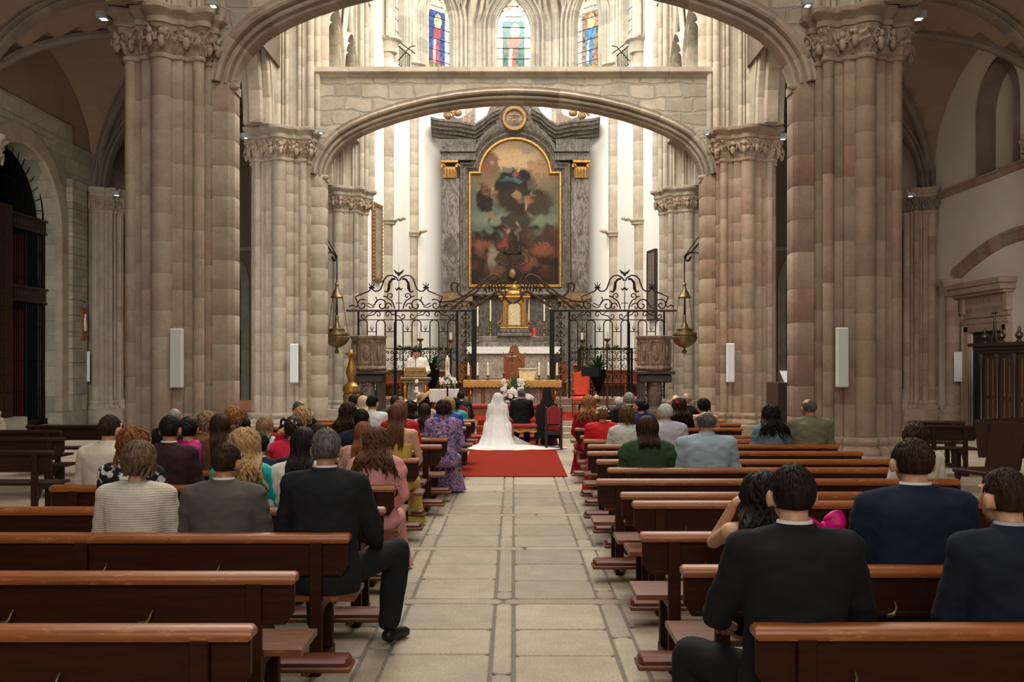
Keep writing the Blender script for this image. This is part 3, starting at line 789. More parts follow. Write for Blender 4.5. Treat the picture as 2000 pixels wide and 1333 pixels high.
# ------------------------------------------------ sanctuary floor levels and steps
def steps(name, lst, mat, parent=None):
    mb = MB()
    for (x0, x1, y0, y1, z0, z1) in lst: mb.bbox(x0, x1, y0, y1, z0, z1, .012, random.Random(int(z1*100+y0)).random())
    return struct(mb.build(name, mat, parent, smooth=20))
steps('floor_sanctuary', [(-3.7, 3.7, 23.1, 38.2, -.05, .13), (-3.55, 3.55, 23.4, 38.2, .13, .26), (-3.4, 3.4, 23.7, 38.2, .26, .375)], M['pier_f'])
steps('floor_choir', [(-3.9, 3.9, 27.95, 38, .1, .56), (-3.9, 3.9, 28.2, 38, .56, .75)], M['pier_r'])
steps('floor_high_altar', [(-2.6, 2.6, 32.4, 37, .7, .98), (-2.4, 2.4, 32.8, 37, .98, 1.2)], M['grey_marble'])
mb = MB(); mb.box(-3.32, 3.32, 23.74, 27.9, .372, .388); mb.build('sanctuary_carpet', M['carpet']); tag(COL.objects[-1], 'red carpet covering the raised platform around the altar', 'carpet')
mb = MB()
def strip(p0, p1, x00, x01, x10, x11, th=.012):   # carpet piece
    pass
xL0, xR0, xL1, xR1 = -.86, .83, -1.05, .98
mb.box(0, 0, 0, 0, 0, 0) if 0 else None
prof = [(15.3, .004), (15.3, .014), (23.06, .014), (23.085, .145), (23.38, .145), (23.385, .275), (23.68, .275), (23.69, .385)]
n = 0; pts = []
for (y, z) in prof: pts.append([(-.86, y, z), (.83+.03*(y-15.3)/8, y, z)])
base = []
for r in pts: base.append(mb.add(r))
for a, b in zip(base, base[1:]): mb.face((a, a+1, b+1, b))
o = fixn(mb.build('aisle_carpet', M['carpet'], smooth=0)); tag(o, 'red carpet runner lying on the aisle under the bride', 'carpet')
# ------------------------------------------------ stained glass
def glass_window(i, label, ln, a, ux, uy, hw, seed, robe, ground):
    nx, ny = uy, -ux; c = ln/2; rng = random.Random(seed)
    zb, zs, rise = 12.42, 14.35, 1.25
    mb = MB(); NU, NV = 40, 80
    def colr(u, v):
        x = u/hw; zz = (v-zb)
        lead = (abs((zz/.42) % 1) < .05)
        h = noise.noise(Vector((u*9+seed*3, v*9, seed))); h2 = noise.cell(Vector((u*11+seed, v*11, 0)))
        base = (1.0, .98, .92) if h > -.1 else (.95, .80, .62)
        col = base
        border = abs(x) > .72 or zz < .35
        if not border and .35 < zz < 2.35 and abs(x) < .66: col = tuple(g*(.75+.35*h2) for g in ground)
        # standing robed figure
        fx = x+.10*math.sin(zz*2.2)
        wdt = .34+.08*math.sin(zz*3+seed) if zz < 1.75 else .16*(1-(zz-1.75)/.5)
        if .38 < zz < 1.80 and abs(fx) < wdt: col = tuple(min(1, g*(.8+.9*abs(noise.noise(Vector((u*14, v*4, seed)))))) for g in robe)
        if .45 < zz < 1.3 and abs(fx+.1) < .09: col = (1, .95, .85)
        if 1.8 < zz < 2.12 and (fx/.17)**2+((zz-1.96)/.17)**2 < 1: col = (1.0, .85, .68)
        elif 1.7 < zz < 2.3 and (fx/.30)**2+((zz-1.97)/.28)**2 < 1: col = (1.0, .92, .55)
        if zz < .38 and zz > .22 and abs(x) < .66: col = (.85, .55, .25) if h2 > .5 else (.25, .45, .25)
        if zz > 2.5: col = (.85, .22, .10) if (h2 > .45 and abs(x) > .2 and zz > 2.7) else (1, .93, .75)
        if h2 > .82: col = tuple(c_*.75 for c_ in col)
        return tuple(g*1.0 for g in col)
    for ii in range(NU):
        for jj in range(NV):
            u0, u1 = -hw+2*hw*ii/NU, -hw+2*hw*(ii+1)/NU; v0, v1 = zb+(rise+zs-zb)*jj/NV, zb+(rise+zs-zb)*(jj+1)/NV
            top = arch_z(c+(u0+u1)/2, c, hw, zs, rise)
            if v0 > top: continue
            q = []
            for u, v in ((u0, v0), (u1, v0), (u1, v1), (u0, v1)):
                q.append((a[0]+ux*(c+u)-nx*.25, a[1]+uy*(c+u)-ny*.25, v))
            k = mb.add(q); mb.face((k, k+1, k+2, k+3), colr((u0+u1)/2, (v0+v1)/2))
    o = mb.build('window_%d' % i, M['glass'], smooth=0); struct(o)
    bars = MB()
    for k in range(9):
        z = zb+.1+.40*k
        if z > zs+rise-.1: break
        w_ = hw if z < zs else hw*.8*(1-(z-zs)/(rise+.3))
        p0 = (a[0]+ux*(c-w_)-nx*.22, a[1]+uy*(c-w_)-ny*.22, z); p1 = (a[0]+ux*(c+w_)-nx*.22, a[1]+uy*(c+w_)-ny*.22, z)
        bars.tube([p0, p1], .012, 5)
    o2 = bars.build('glazing_bars', M['iron'], o)
for k, (i, seed, robe, ground) in enumerate(((2, 1, (.75, .28, .30), (.20, .36, .75)), (3, 2, (.75, .33, .16), (.05, .50, .38)), (4, 3, (.30, .55, .75), (.85, .62, .45)), (1, 4, (.3, .5, .3), (.7, .3, .3)), (5, 5, (.6, .4, .6), (.3, .5, .6)))):
    a, b = AP[i], AP[i+1]; ln = math.dist(a, b)
    glass_window(k+1, '', ln, a, (b[0]-a[0])/ln, (b[1]-a[1])/ln, .60 if i != 3 else .64, seed, robe, ground)
# ------------------------------------------------ retable
RY = 35.9
M['ochre'] = plain('ochre_gilt_stone', (.26, .16, .075), .6, .1, .3, 8, .3)
def R_(px, py, Y=RY): x, z = P(px, py, Y); return x, z
ret = empty('marble_retable', (0, 36.2, 1.2), 0, 'grey marble retable with gilded capitals filling the apse behind the altar', 'altarpiece')
RB0 = Vector((0, 36.2, 1.2))
def rel(mb): 
    for i, v in enumerate(mb.v): mb.v[i] = (v[0]-RB0.x, v[1]-RB0.y, v[2]-RB0.z)
    return mb
def pbox(mb, px0, px1, py0, py1, y0, y1, b=.01, Y=RY, t=None):
    x0, z1 = P(px0, py0, Y); x1, z0 = P(px1, py1, Y); mb.bbox(x0, x1, y0, y1, z0, z1, b, t)
mb = MB(); pbox(mb, 866, 1147, 300, 764, 36.0, 36.45); pbox(mb, 905, 1105, 262, 302, 36.0, 36.45)
rel(mb).build('back_slab', M['grey_marble2'], ret)
for s in (0, 1):
    m2 = lambda p: p if not s else 2*1006.5-p
    mb = MB(); a, b = sorted((m2(864), m2(898))); pbox(mb, a, b, 350, 572, 35.72, 36.1)
    a, b = sorted((m2(898), m2(913))); pbox(mb, a, b, 362, 572, 35.86, 36.1)
    rel(mb).build('pilaster', M['grey_marble'], ret)
    mb = MB(); a, b = sorted((m2(860), m2(922)))
    pbox(mb, a, b, 600, 764, 35.62, 36.1); rel(mb).build('pedestal', M['grey_marble2'], ret)
    mb = MB(); pbox(mb, a+4, b-4, 590, 600, 35.6, 36.1); pbox(mb, a-2, b+2, 580, 590, 35.55, 36.1); pbox(mb, a+2, b-2, 573, 580, 35.62, 36.1)
    rel(mb).build('pedestal_cornice', M['ochre'], ret)
    # gilded capital: fluted bell, leaves and volutes
    cp = MB(); a, b = sorted((m2(864), m2(893)))
    pbox(cp, a+2, b-2, 328, 350, 35.66, 36.0); pbox(cp, a-2, b+3, 316, 321, 35.58, 36.0)
    xa, za = P(a, 320, 35.6); xb, zb = P(b, 347, 35.6)
    for k in range(5):
        xx = xa+(xb-xa)*(k+.5)/5; cp.tube([(xx, 35.64, zb), (xx, 35.60, zb+.22), (xx, 35.54, zb+.30)], [.035, .045, .03], 6)
    for xx in (xa, xb):
        sp = [(xx+(.10-.012*q)*math.cos(q*.7), 35.56, za-.10+(.10-.012*q)*math.sin(q*.7)) for q in range(8)]
        cp.tube(sp, .03, 6); cp.ell((xx, 35.58, za-.10), (.05, .05, .05), 8, 6)
    rel(cp).build('capital', M['gold'], ret)
    # entablature of the side bays
    en = MB(); a, b = sorted((m2(862), m2(930)))
    pbox(en, a, b, 309, 316, 35.6, 36.1); pbox(en, a, b, 300, 309, 35.66, 36.1); pbox(en, a-2, b, 296, 300, 35.56, 36.1)
    pbox(en, a+2, b, 274, 296, 35.68, 36.1)
    rel(en).build('entablature', M['grey_marble2'], ret)
    # cornice sweeping down and up around the oculus
    co = MB(); path = [(843, 258), (858, 262), (900, 266), (928, 272), (944, 262), (958, 249), (976, 240)] 
    pp = []
    for p_ in path:
        x, z = P(m2(p_[0]), p_[1], RY); pp.append((x, z))
    if s: pp = pp[::-1]
    prof = [(-.12, -.02), (-.10, -.12), (-.02, -.13), (0, -.24), (.10, -.26), (.12, -.40), (.20, -.41), (.24, -.54), (.34, -.56), (.36, -.62), (.44, -.62), (.46, .2), (-.12, .2)]
    rings = []
    for k, (x, z) in enumerate(pp):
        rings.append([(x, 36.0+d, z+n_) for n_, d in prof])
    co.loft(rings); fixn(rel(co).build('cornice', M['grey_marble2'], ret, smooth=0))
    # inner lower moulding following the arch
    # volute block and scroll on top
    vo = MB(); a, b = sorted((m2(872), m2(926))); x0, z0 = P(a, 248, 36.2); x1, z1 = P(b, 222, 36.2)
    w_ = x1-x0; out = (x0, x1) if not s else (x1, x0); dx = 1 if not s else -1
    poly = [(out[0], z0), (out[0]+dx*w_, z0), (out[0]+dx*w_, z0+.62), (out[0]+dx*w_*.75, z0+.40), (out[0]+dx*w_*.45, z0+.25), (out[0]+dx*.2*w_, z0+.35), (out[0], z0+.30)]
    vo.loft([[(x, y, z) for x, z in poly] for y in (36.0, 36.4)]); fixn(rel(vo).build('pediment_scroll', M['pulpit_marble'], ret))
    vo = MB(); cx, cz = P(m2(875), 227, 36.0)
    vo.tube([(cx+(.22-.02*q)*math.cos(q*.6), 35.95, cz+(.22-.02*q)*math.sin(q*.6)) for q in range(11)], .055, 7); vo.ell((cx, 35.95, cz), (.12, .09, .12), 10, 8); vo.ell((cx+dx*.35, 35.95, cz+.1), (.16, .09, .13), 10, 8)
    rel(vo).build('gilt_volute', M['goldleaf'], ret)
# central arch mouldings (following the picture shape)
def pic_outline(g, n=24):
    """outline in px around the painting, g = growth in px"""
    x0, x1, yb, ys = 920-g, 1092+g, 557+g, 340-g; cx = 1006; r = 67+g
    p = [(x0, yb), (x0, ys), (cx-r, ys)]
    for k in range(n+1):
        th = PI-PI*k/n; yy = 340-(r)*math.sin(th)
        if yy < ys: p.append((cx+r*math.cos(th), yy))
    p += [(cx+r, ys), (x1, ys), (x1, yb)]
    return p
def ringband(mb, gs, ys, n=24):
    outs = [[P(px, py, RY) for px, py in pic_outline(g, n)] for g in gs]
    mlen = min(len(o) for o in outs)
    outs = [resample_keep(o, 90) for o in outs]
    rings = [[(x, y, z) for x, z in o] for o, y in zip(outs, ys)]
    K = len(rings)
    base = [mb.add(r) for r in rings]; m = len(rings[0])
    for k in range(K-1):
        for i in range(m):
            j = (i+1) % m; mb.face((base[k]+i, base[k]+j, base[k+1]+j, base[k+1]+i))
def resample_keep(o, n):
    # equal count per straight piece so that corners stay sharp
    corners = [0, 1, 2, len(o)-3, len(o)-2, len(o)-1]; out = []
    segs = [(o[0:2], 12), (o[1:3], 4), (o[2:-2], 46), (o[-3:-1], 4), (o[-2:], 12), ([o[-1], o[0]], 12)]
    for s_, k in segs: out += resample(s_, k+1)[:-1]
    return out
mb = MB(); ringband(mb, [5, 5, 9, 11, 14, 18, 21, 21], [36.05, 35.90, 35.86, 35.80, 35.80, 35.72, 35.74, 36.05]); fixn(rel(mb).build('picture_surround', M['grey_marble2'], ret, smooth=30))
# arched band above
mb = MB(); 
ar = [P(1006+84*math.cos(t), 338-84*math.sin(t)*1.0, RY) for t in [PI*(.12+.76*k/24) for k in range(25)]][::-1]
rings = [[(x, 36.1, z), (x, 35.7, z), (x*.98+.0, 35.62, z+.16), (x*1.0, 35.62, z+.30), (x, 36.1, z+.34)] for x, z in ar]
mb.loft(rings); fixn(rel(mb).build('arched_band', M['grey_marble2'], ret))
# oculus with gilt wreath and monogram
cx, cz = P(1004.5, 233, 35.7)
def ringlathe(mb, cx, cy, cz, prof, n=32, a0=0, a1=2*PI):
    closed = abs(a1-a0-2*PI) < 1e-6; k = n if closed else n+1
    rings = []
    for r, d in prof: rings.append([(cx+r*math.cos(a0+(a1-a0)*i/n), cy+d, cz+r*math.sin(a0+(a1-a0)*i/n)) for i in range(k)])
    base = [mb.add(r) for r in rings]
    for q in range(len(rings)-1):
        for i in range(n):
            j = (i+1) % k if closed else i+1; mb.face((base[q]+i, base[q]+j, base[q+1]+j, base[q+1]+i))
mb = MB(); ringlathe(mb, cx, 35.8, cz, [(.45, .25), (.45, -.05), (.55, -.12), (.68, -.10), (.72, 0), (.80, -.06), (.93, -.04), (1.0, .06), (1.0, .3)], 40, -.35, PI+.35)
mb.cyl((0, 0), .0, 0, 0) if 0 else None
rel(mb).build('oculus_surround', M['grey_marble'], ret); fixn(COL.objects[-1])
mb = MB(); ringlathe(mb, cx, 35.62, cz, [(.30, .1), (.30, -.03), (.34, -.08), (.42, -.08), (.46, -.02), (.46, .2)], 40)
o = fixn(rel(mb).build('oculus_wreath', M['goldleaf'], ret))
mb = MB(); ringlathe(mb, cx, 35.66, cz, [(.001, 0), (.31, 0)], 32); fixn(rel(mb).build('oculus_disc', M['pulpit_marble'], ret))
mb = MB()   # interlaced A and M
for pth in ([(-.16, -.16), (-.09, .14), (0, -.10), (.09, .14), (.16, -.16)], [(-.11, -.17), (0, .19), (.11, -.17)], [(-.07, -.04), (.07, -.04)], [(-.19, .14), (-.05, .14)], [(.05, .14), (.19, .14)]):
    mb.tube([(cx+x, 35.62, cz+z) for x, z in pth], .018, 6)
rel(mb).build('oculus_monogram', M['gold'], ret)
# painting: generic clouds, figures and drapery
def blob(x, y, bx, by, rx, ry, soft=.35):
    d = math.hypot((x-bx)/rx, (y-by)/ry); return max(0, min(1, (1-d)/soft+.5)) if d < 1+soft*.5 else 0
rp = random.Random(5)
crowd = []
for k in range(46):
    bx = rp.uniform(922, 1090); by = rp.uniform(445, 545); crowd.append((bx, by, rp.uniform(5, 14), rp.uniform(6, 16), rp.choice([(.10, .045, .03), (.05, .03, .025), (.20, .07, .04), (.04, .03, .028), (.26, .10, .06), (.07, .06, .05), (.13, .05, .04), (.03, .025, .025)])))
for bx, by, rx, ry, c in ((962, 500, 9, 22, (.42, .36, .26)), (984, 478, 8, 14, (.42, .07, .04)), (943, 478, 18, 8, (.34, .10, .07)), (1058, 487, 20, 13, (.40, .12, .05)), (1035, 465, 12, 20, (.12, .08, .05)), (990, 452, 3, 4, (.55, .38, .28)), (1010, 437, 3, 4, (.5, .4, .3)), (1012, 455, 5, 14, (.22, .17, .12)), (1030, 515, 10, 14, (.28, .09, .06))): crowd.append((bx, by, rx, ry, c))
angels = [(rp.uniform(*a), rp.uniform(*b), rp.uniform(3, 8), rp.uniform(3, 8), c) for a, b, c, k in (((940, 975), (318, 350), (.38, .17, .10), 9), ((1035, 1065), (312, 345), (.42, .22, .13), 8), ((945, 975), (365, 385), (.36, .17, .10), 6), ((1012, 1045), (372, 400), (.45, .25, .16), 9), ((1015, 1060), (285, 300), (.40, .33, .22), 5)) for _ in range(k)]
def paint(px, py):
    n1 = noise.noise(Vector((px*.03, py*.03, 1))); n2 = noise.noise(Vector((px*.08, py*.08, 4))); n3 = noise.noise(Vector((px*.3, py*.3, 7)))
    def mix(a, b, f): f = max(0, min(1, f)); return tuple(a[i]*(1-f)+b[i]*f for i in range(3))
    gold = (.50, .33, .16); teal = (.13, .19, .15); dk = (.045, .033, .026)
    d0 = math.hypot((px-1000)/60, (py-312)/40)
    c = mix((.62, .43, .22), (.36, .25, .14), d0-.3+n1*.4)
    c = mix(c, teal, (py-352+n1*40)/40 + (abs(px-1004)-58)/45)
    c = mix(c, (.20, .155, .09), blob(px+n1*10, py, 1070, 372, 30, 30, .9)*.6)
    c = mix(c, (.27, .29, .20), blob(px, py+n2*8, 1000, 428, 82, 13, .8)*.8)
    c = mix(c, dk, (py-441+n2*26+n1*16)/14)
    for (bx, by, rx, ry, cc, f_) in ((958, 322, 17, 26, (.20, .105, .06), .9), (1052, 328, 20, 18, (.40, .25, .13), .8), (1028, 288, 12, 12, (.26, .22, .15), .7), (945, 352, 18, 22, (.24, .16, .09), .8), (985, 345, 26, 12, (.20, .16, .10), .6), (1000, 362, 33, 34, (.022, .028, .036), 1), (1022, 350, 18, 20, (.03, .028, .03), 1), (998, 353, 21, 6, (.07, .17, .19), .9), (990, 372, 26, 20, (.028, .028, .03), 1), (1022, 392, 55, 27, (.055, .038, .026), 1), (1052, 402, 26, 20, (.085, .06, .035), .9), (945, 388, 15, 26, (.035, .026, .022), 1), (955, 405, 8, 12, (.05, .03, .025), 1), (962, 368, 5, 5, (.42, .24, .14), .9), (966, 377, 7, 3, (.45, .27, .17), .8), (1008, 341, 6, 7, (.28, .09, .06), .9), (1011, 331, 4, 5, (.52, .36, .23), 1), (992, 332, 10, 5, (.17, .19, .14), .8), (963, 319, 4, 4, (.45, .26, .15), .9), (950, 330, 5, 8, (.30, .12, .07), .8), (1011, 382, 8, 8, (.40, .27, .15), .8), (1030, 390, 6, 8, (.36, .2, .12), .8), (1029, 404, 4, 10, (.50, .30, .19), .9), (1040, 360, 9, 14, (.13, .10, .07), .8), (1060, 355, 4, 16, (.22, .18, .12), .5), (958, 420, 8, 4, (.28, .19, .09), .7), (1010, 430, 30, 16, (.05, .035, .028), .9)):
        c = mix(c, cc, blob(px+n2*7+n3*2, py+n2*6-n3*2, bx, by, rx, ry, .35)*f_)
    for bx, by, rx, ry, cc in angels: c = mix(c, tuple(q*.75 for q in cc), blob(px+n2*5, py+n3*4, bx, by, rx*.8, ry*.8, .8)*.55)
    for bx, by, rx, ry, cc in crowd: c = mix(c, cc, blob(px+n2*9, py+n3*6, bx, by, rx, ry, .7)*.7)
    k = .60+.13*n3
    l = (c[0]+c[1]+c[2])/3; return tuple(max(.006, min(1, (v*.85+l*.15)*k*f)) for v, f in zip(c, (1.02, .95, .85)))
mb = MB(); g = 1.1; px = 920.0; ypl = 35.93
while px < 1092:
    py = 272.0
    while py < 557:
        mx, my = px+g/2, py+g/2
        inside = my > 340 or math.hypot(mx-1006, my-340) < 67
        if inside:
            (x0, z1), (x1, z0) = P(px, py, RY), P(min(px+g, 1092), min(py+g, 557), RY)
            n = mb.add([(x0, ypl, z0), (x1, ypl, z0), (x1, ypl, z1), (x0, ypl, z1)]); mb.face((n, n+1, n+2, n+3), paint(mx, my))
        py += g
    px += g
pt_root = empty('altar_painting', (0, 36.0, 4.5), 0, 'tall arched oil painting of clouds and robed figures in a thin gold frame', 'painting')
for i, v in enumerate(mb.v): mb.v[i] = (v[0], v[1]-36.0, v[2]-4.5)
mb.build('canvas', M['painting'], pt_root, smooth=0)
mb = MB(); ringband(mb, [-1, -1, 1, 4, 5, 5], [35.99, 35.88, 35.83, 35.83, 35.87, 35.99])
for i, v in enumerate(mb.v): mb.v[i] = (v[0], v[1]-36.0, v[2]-4.5)
fixn(mb.build('frame', M['gold'], pt_root))
# ------------------------------------------------ high altar, tabernacle, candlesticks
ha = empty('high_altar', (0, 34.9, 1.2), 0, 'marble high altar with white cloth and stepped gradine under the tabernacle', 'altar')
mb = MB(); mb.bbox(-1.35, 1.35, -.35, .5, 0, 1.02, .02); mb.build('altar_block', M['altar_marble'], ha)
mb = MB(); mb.bbox(-1.6, 1.6, -.42, .5, 1.02, 1.10, .02); mb.bbox(-1.45, 1.45, .0, .6, 1.26, 1.5, .02); mb.bbox(-1.6, 1.6, -.08, .6, 1.10, 1.28, .02); mb.build('gradine', M['grey_marble'], ha)
mb = MB(); mb.bbox(-1.62, 1.62, -.44, .02, 1.10, 1.125, .005)
zz = []
for k in range(65):
    x = -1.62+3.24*k/64; zz.append(([x, -.452+.01*math.sin(k*2.1), 1.125], [x, -.455+.014*math.sin(k*2.1), .88+.012*(k % 2)]))
b0 = [mb.add([a_, b_]) for a_, b_ in zz]
for a_, b_ in zip(b0, b0[1:]): mb.face((a_+1, b_+1, b_, a_)); 
mb.build('altar_cloth', M['linen'], ha)
tb = empty('tabernacle', (0.03, 35.05, 2.70), 0,  'golden tabernacle with arched cream door standing on the high altar gradine', 'tabernacle')
mb = MB(); pr = [(-.55, 0), (-.42, .05), (-.40, .10)]
mb.bbox(-.50, .50, -.28, .25, 0, .10, .02); mb.bbox(-.44, .44, -.22, .2, .10, .24, .03); mb.build('base', M['grey_marble'], tb)
mb = MB(); mb.bbox(-.42, .42, -.2, .2, .24, .32, .02); mb.bbox(-.34, .34, -.16, .2, .32, 1.28, .02); mb.bbox(-.40, .40, -.2, .2, 1.24, 1.31, .02); mb.bbox(-.47, .47, -.24, .2, 1.31, 1.38, .02)
for s in (-1, 1):
    mb.tube([(s*(.42+.07*math.cos(q*.7)), -.12, .42+.07*math.sin(q*.7)) for q in range(9)], .03, 6)
    mb.tube([(s*.40, -.1, .50), (s*.37, -.1, .62), (s*.36, -.1, .8)], [.05, .03, .02], 6)
    mb.tube([(s*.42, -.1, 1.40), (s*.36, -.1, 1.55), (s*.22, -.1, 1.58), (s*.14, -.1, 1.48)], [.03, .05, .05, .03], 7)
    mb.bbox(s*.26-.04, s*.26+.04, -.19, -.1, .34, 1.24, .01)
mb.ell((0, 0, 1.45), (.30, .18, .16), 14, 8); mb.ell((0, 0, 1.66), (.12, .1, .14), 12, 8); mb.tube([(0, 0, 1.75), (0, 0, 1.95)], .02, 6); mb.tube([(-.06, 0, 1.88), (.06, 0, 1.88)], .018, 6)
mb.build('body', M['gold'], tb)
mb = MB(); sweep(mb, arcpath(0, .19, .36, .98, .20, False), [(0, .0), (0, -.03), (.03, -.04), (.05, -.02), (.05, 0)], lambda u, v, w_: (u, -.165+w_, v), random.Random(1)); fixn(mb.build('door_moulding', M['goldleaf'], tb))
mb = MB(); p_ = arcpath(0, .17, .38, .98, .18, False); mb.loft([[(x, -.165, z) for x, z in p_], [(x, -.18, z) for x, z in p_]]); fixn(mb.build('door', plain('cream_tabernacle_door', (.85, .68, .42), .4, .2, .25, 22, .6), tb))
tb.scale = (1.2, 1, 1.02)
def candlestick(x, y, z, ztop, label, group, zc=None):
    r = empty('tall_candlestick', (x, y, z), 0, label, 'candlestick', group)
    h = ztop-z; hs = h*.42
    mb = MB(); mb.lathe((0, 0, 0), [(.10, 0), (.10, .02), (.05, .05), (.02, .10), (.035, .14), (.018, .18), (.016, hs*.45), (.034, hs*.5), (.016, hs*.55), (.014, hs*.8), (.03, hs*.86), (.018, hs*.9), (.055, hs*.97), (.055, hs)], 12); mb.build('stick', M['brass'], r)
    mb = MB(); mb.cyl((0, 0), .026, hs, h, 10); mb.build('candle', M['candle'], r)
    return r
for i, (px, pt_, pb) in enumerate(((933, 594, 668), (958, 587, 656), (987, 585, 656), (1033, 585, 656), (1063, 586, 656), (1074.5, 595, 668))):
    Y = 35.1 if pb == 656 else 34.88
    x = PXx(px, Y); zb = 2.70 if pb == 656 else 2.48
    candlestick(x, Y, zb, PZ(pt_, Y), ['tall altar candlestick furthest left on the high altar', 'second tall altar candlestick from the left on the high altar', 'tall candlestick just left of the golden tabernacle', 'tall candlestick just right of the golden tabernacle', 'second tall altar candlestick from the right on the high altar', 'tall altar candlestick furthest right, partly behind the gate post'][i], 'tall candlesticks on the high altar')
mb = MB(); mb.lathe((0, 0, 0), [(.05, 0), (.06, .02), (.035, .08), (.05, .12), (.055, .25), (.045, .3)], 12); o = mb.build('votive_lamp', M['votive'], loc=(PXx(1043, 35.0), 35.08, 2.70)); tag(o, 'small red glass votive lamp right of the golden tabernacle', 'lamp')
# wall decoration panels low in the apse are left to the retable
# ------------------------------------------------ celebrant's chair
ch = empty('celebrant_chair', (0.02, 31.0, .75), 0, 'tall carved reddish wooden chair behind the free standing altar', 'chair')
mb = MB(); out = [(-.33, 0), (-.33, 1.18), (-.36, 1.20), (-.36, 1.25), (-.24, 1.27), (-.17, 1.34), (-.14, 1.42), (-.13, 1.50), (-.07, 1.56), (0, 1.58)]
out = out+[(-x, z) for x, z in out[:-1][::-1]]
mb.loft([[(x, y, z) for x, z in out] for y in (.20, .28)]); fixn(mb.build('backrest', M['stallwood'], ch, smooth=0))
mb = MB(); pan = [(-.22, .5), (-.22, 1.08), (-.12, 1.2), (0, 1.24), (.12, 1.2), (.22, 1.08), (.22, .5)]; mb.tube([(x, .19, z) for x, z in pan+[pan[0]]], .02, 6); mb.cyl((-.34, .24), .03, 1.25, 1.36, 8, .005); mb.cyl((.34, .24), .03, 1.25, 1.36, 8, .005); mb.build('carved_moulding', M['stallwood'], ch)
mb = MB(); mb.bbox(-.33, .33, -.25, .2, .40, .50, .02); mb.build('seat_cushion', M['redvelvet'], ch)
mb = MB(); mb.box(-.32, .32, -.24, .2, .05, .40); mb.build('seat_box', M['stallwood'], ch)
for s in (-1, 1):
    mb = MB(); mb.bbox(s*.33-.04, s*.33+.04, -.27, .25, .66, .71, .01); mb.bbox(s*.33-.03, s*.33+.03, -.25, -.19, 0, .66, .005); mb.build('armrest', M['stallwood'], ch)
# ------------------------------------------------ free standing altar
al = empty('altar_table', (-.03, 26.9, .388), 0, 'free standing marble altar covered with a gold brocade cloth', 'altar')
mb = MB(); mb.bbox(-1.08, 1.08, -.30, .40, 0, .82, .02); 
for k in range(4): mb.bbox(-.98+k*.52, -.58+k*.52, -.33, -.29, .12, .70, .02)
mb.build('altar_block', M['altar_marble'], al)
for s in (-1, 1):
    mb = MB(); mb.tube([(s*1.13+.02*math.cos(q*.9), -.36+.02*math.sin(q*.9), .02+q*.04) for q in range(20)], .04, 8); mb.build('gilt_column', M['gold'], al)
    mb = MB(); mb.bbox(s*.78-.05, s*.78+.05, -.345, -.30, .08, .76, .01); mb.build('gilt_pilaster', M['goldleaf'], al)
mb = MB(); mb.bbox(-1.28, 1.28, -.42, .45, .82, .89, .01); mb.build('tabletop', M['altar_marble'], al)
def drape(mb, x0, x1, y, z1, z0, nseg, scal=.02, amp=.012, ax=0):
    pr_ = []
    for k in range(nseg+1):
        f = k/nseg; u = x0+(x1-x0)*f; o_ = amp*math.sin(k*1.9); zz_ = z0-abs(math.sin(k*PI/4))*scal
        pr_.append([(u, y, z1), (u, y-.01+o_*.4, z1-(z1-z0)*.4), (u, y-.015+o_, zz_)] if ax == 0 else [(y, u, z1), (y+o_*.4, u, z1-(z1-z0)*.4), (y+o_, u, zz_)])
    b_ = [mb.add(p_) for p_ in pr_]
    for a1, a2 in zip(b_, b_[1:]):
        mb.face((a1+1, a2+1, a2, a1)); mb.face((a1+2, a2+2, a2+1, a1+1))
M['brocade'] = plain('gold_brocade', (.62, .36, .10), .6, .2, .3, 45, .5, c2=(.42, .23, .06))
mb = MB(); mb.bbox(-1.305, 1.305, -.44, .47, .89, .905, .004); drape(mb, -1.31, 1.31, -.445, .90, .74, 96, .025)
drape(mb, -.44, .47, -1.31, .9, .74, 24, .02, .012, 1); drape(mb, -.44, .47, 1.31, .9, .74, 24, .02, .012, 1)
mb.build('brocade_cloth', M['brocade'], al)
for s in (-1, 1):
    mb = MB(); drape(mb, -.40, .42, s*1.30, .9, .06, 12, .01, .02, 1); mb.build('white_undercloth', M['linen'], al)
ZA = .388+.905
for i, px in enumerate((915, 933, 953, 1053, 1071, 1088)):
    Y = 26.75; r = empty('altar_candlestick', (PXx(px, Y), Y, ZA), 0, ['%s cream candle in brass holder on the gold altar cloth, counted from the left' % w_ for w_ in ('first', 'second', 'third', 'fourth', 'fifth', 'sixth')][i], 'candlestick', 'low candlesticks on the altar')
    mb = MB(); mb.lathe((0, 0, 0), [(.055, 0), (.055, .012), (.02, .03), (.016, .07), (.03, .09), (.065, .12), (.065, .13), (.02, .135)], 12); mb.build('holder', M['brass'], r)
    mb = MB(); mb.cyl((0, 0), .034, .13, .42, 12); mb.build('candle', M['candle'], r)
    mb = MB(); mb.lathe((0, 0, .425), [(.002, 0), (.012, .015), (.002, .05)], 8); mb.build('flame', M['flame'], r)
cr = empty('standing_crucifix', (PXx(1000, 26.8), 26.8, ZA), 0, 'silvery gold standing cross in the middle of the altar', 'cross')
mb = MB(); mb.lathe((0, 0, 0), [(.10, 0), (.10, .02), (.04, .08), (.02, .14), (.035, .17), (.015, .2), (.012, .42), (.03, .45), (.012, .48)], 12); mb.build('foot', M['brass'], cr)
mb = MB(); mb.tube([(0, 0, .46), (0, 0, .76)], .02, 6); mb.tube([(-.13, 0, .63), (.13, 0, .63)], .02, 6)
for x, z in ((-.13, .63), (.13, .63), (0, .76)): mb.ell((x, 0, z), (.035, .02, .035), 8, 6)
mb.build('cross', M['brass'], cr)
ms = empty('missal_stand', (PXx(1030, 26.9), 26.85, ZA), 0, 'missal stand draped with pale gold cloth on the altar', 'book stand')
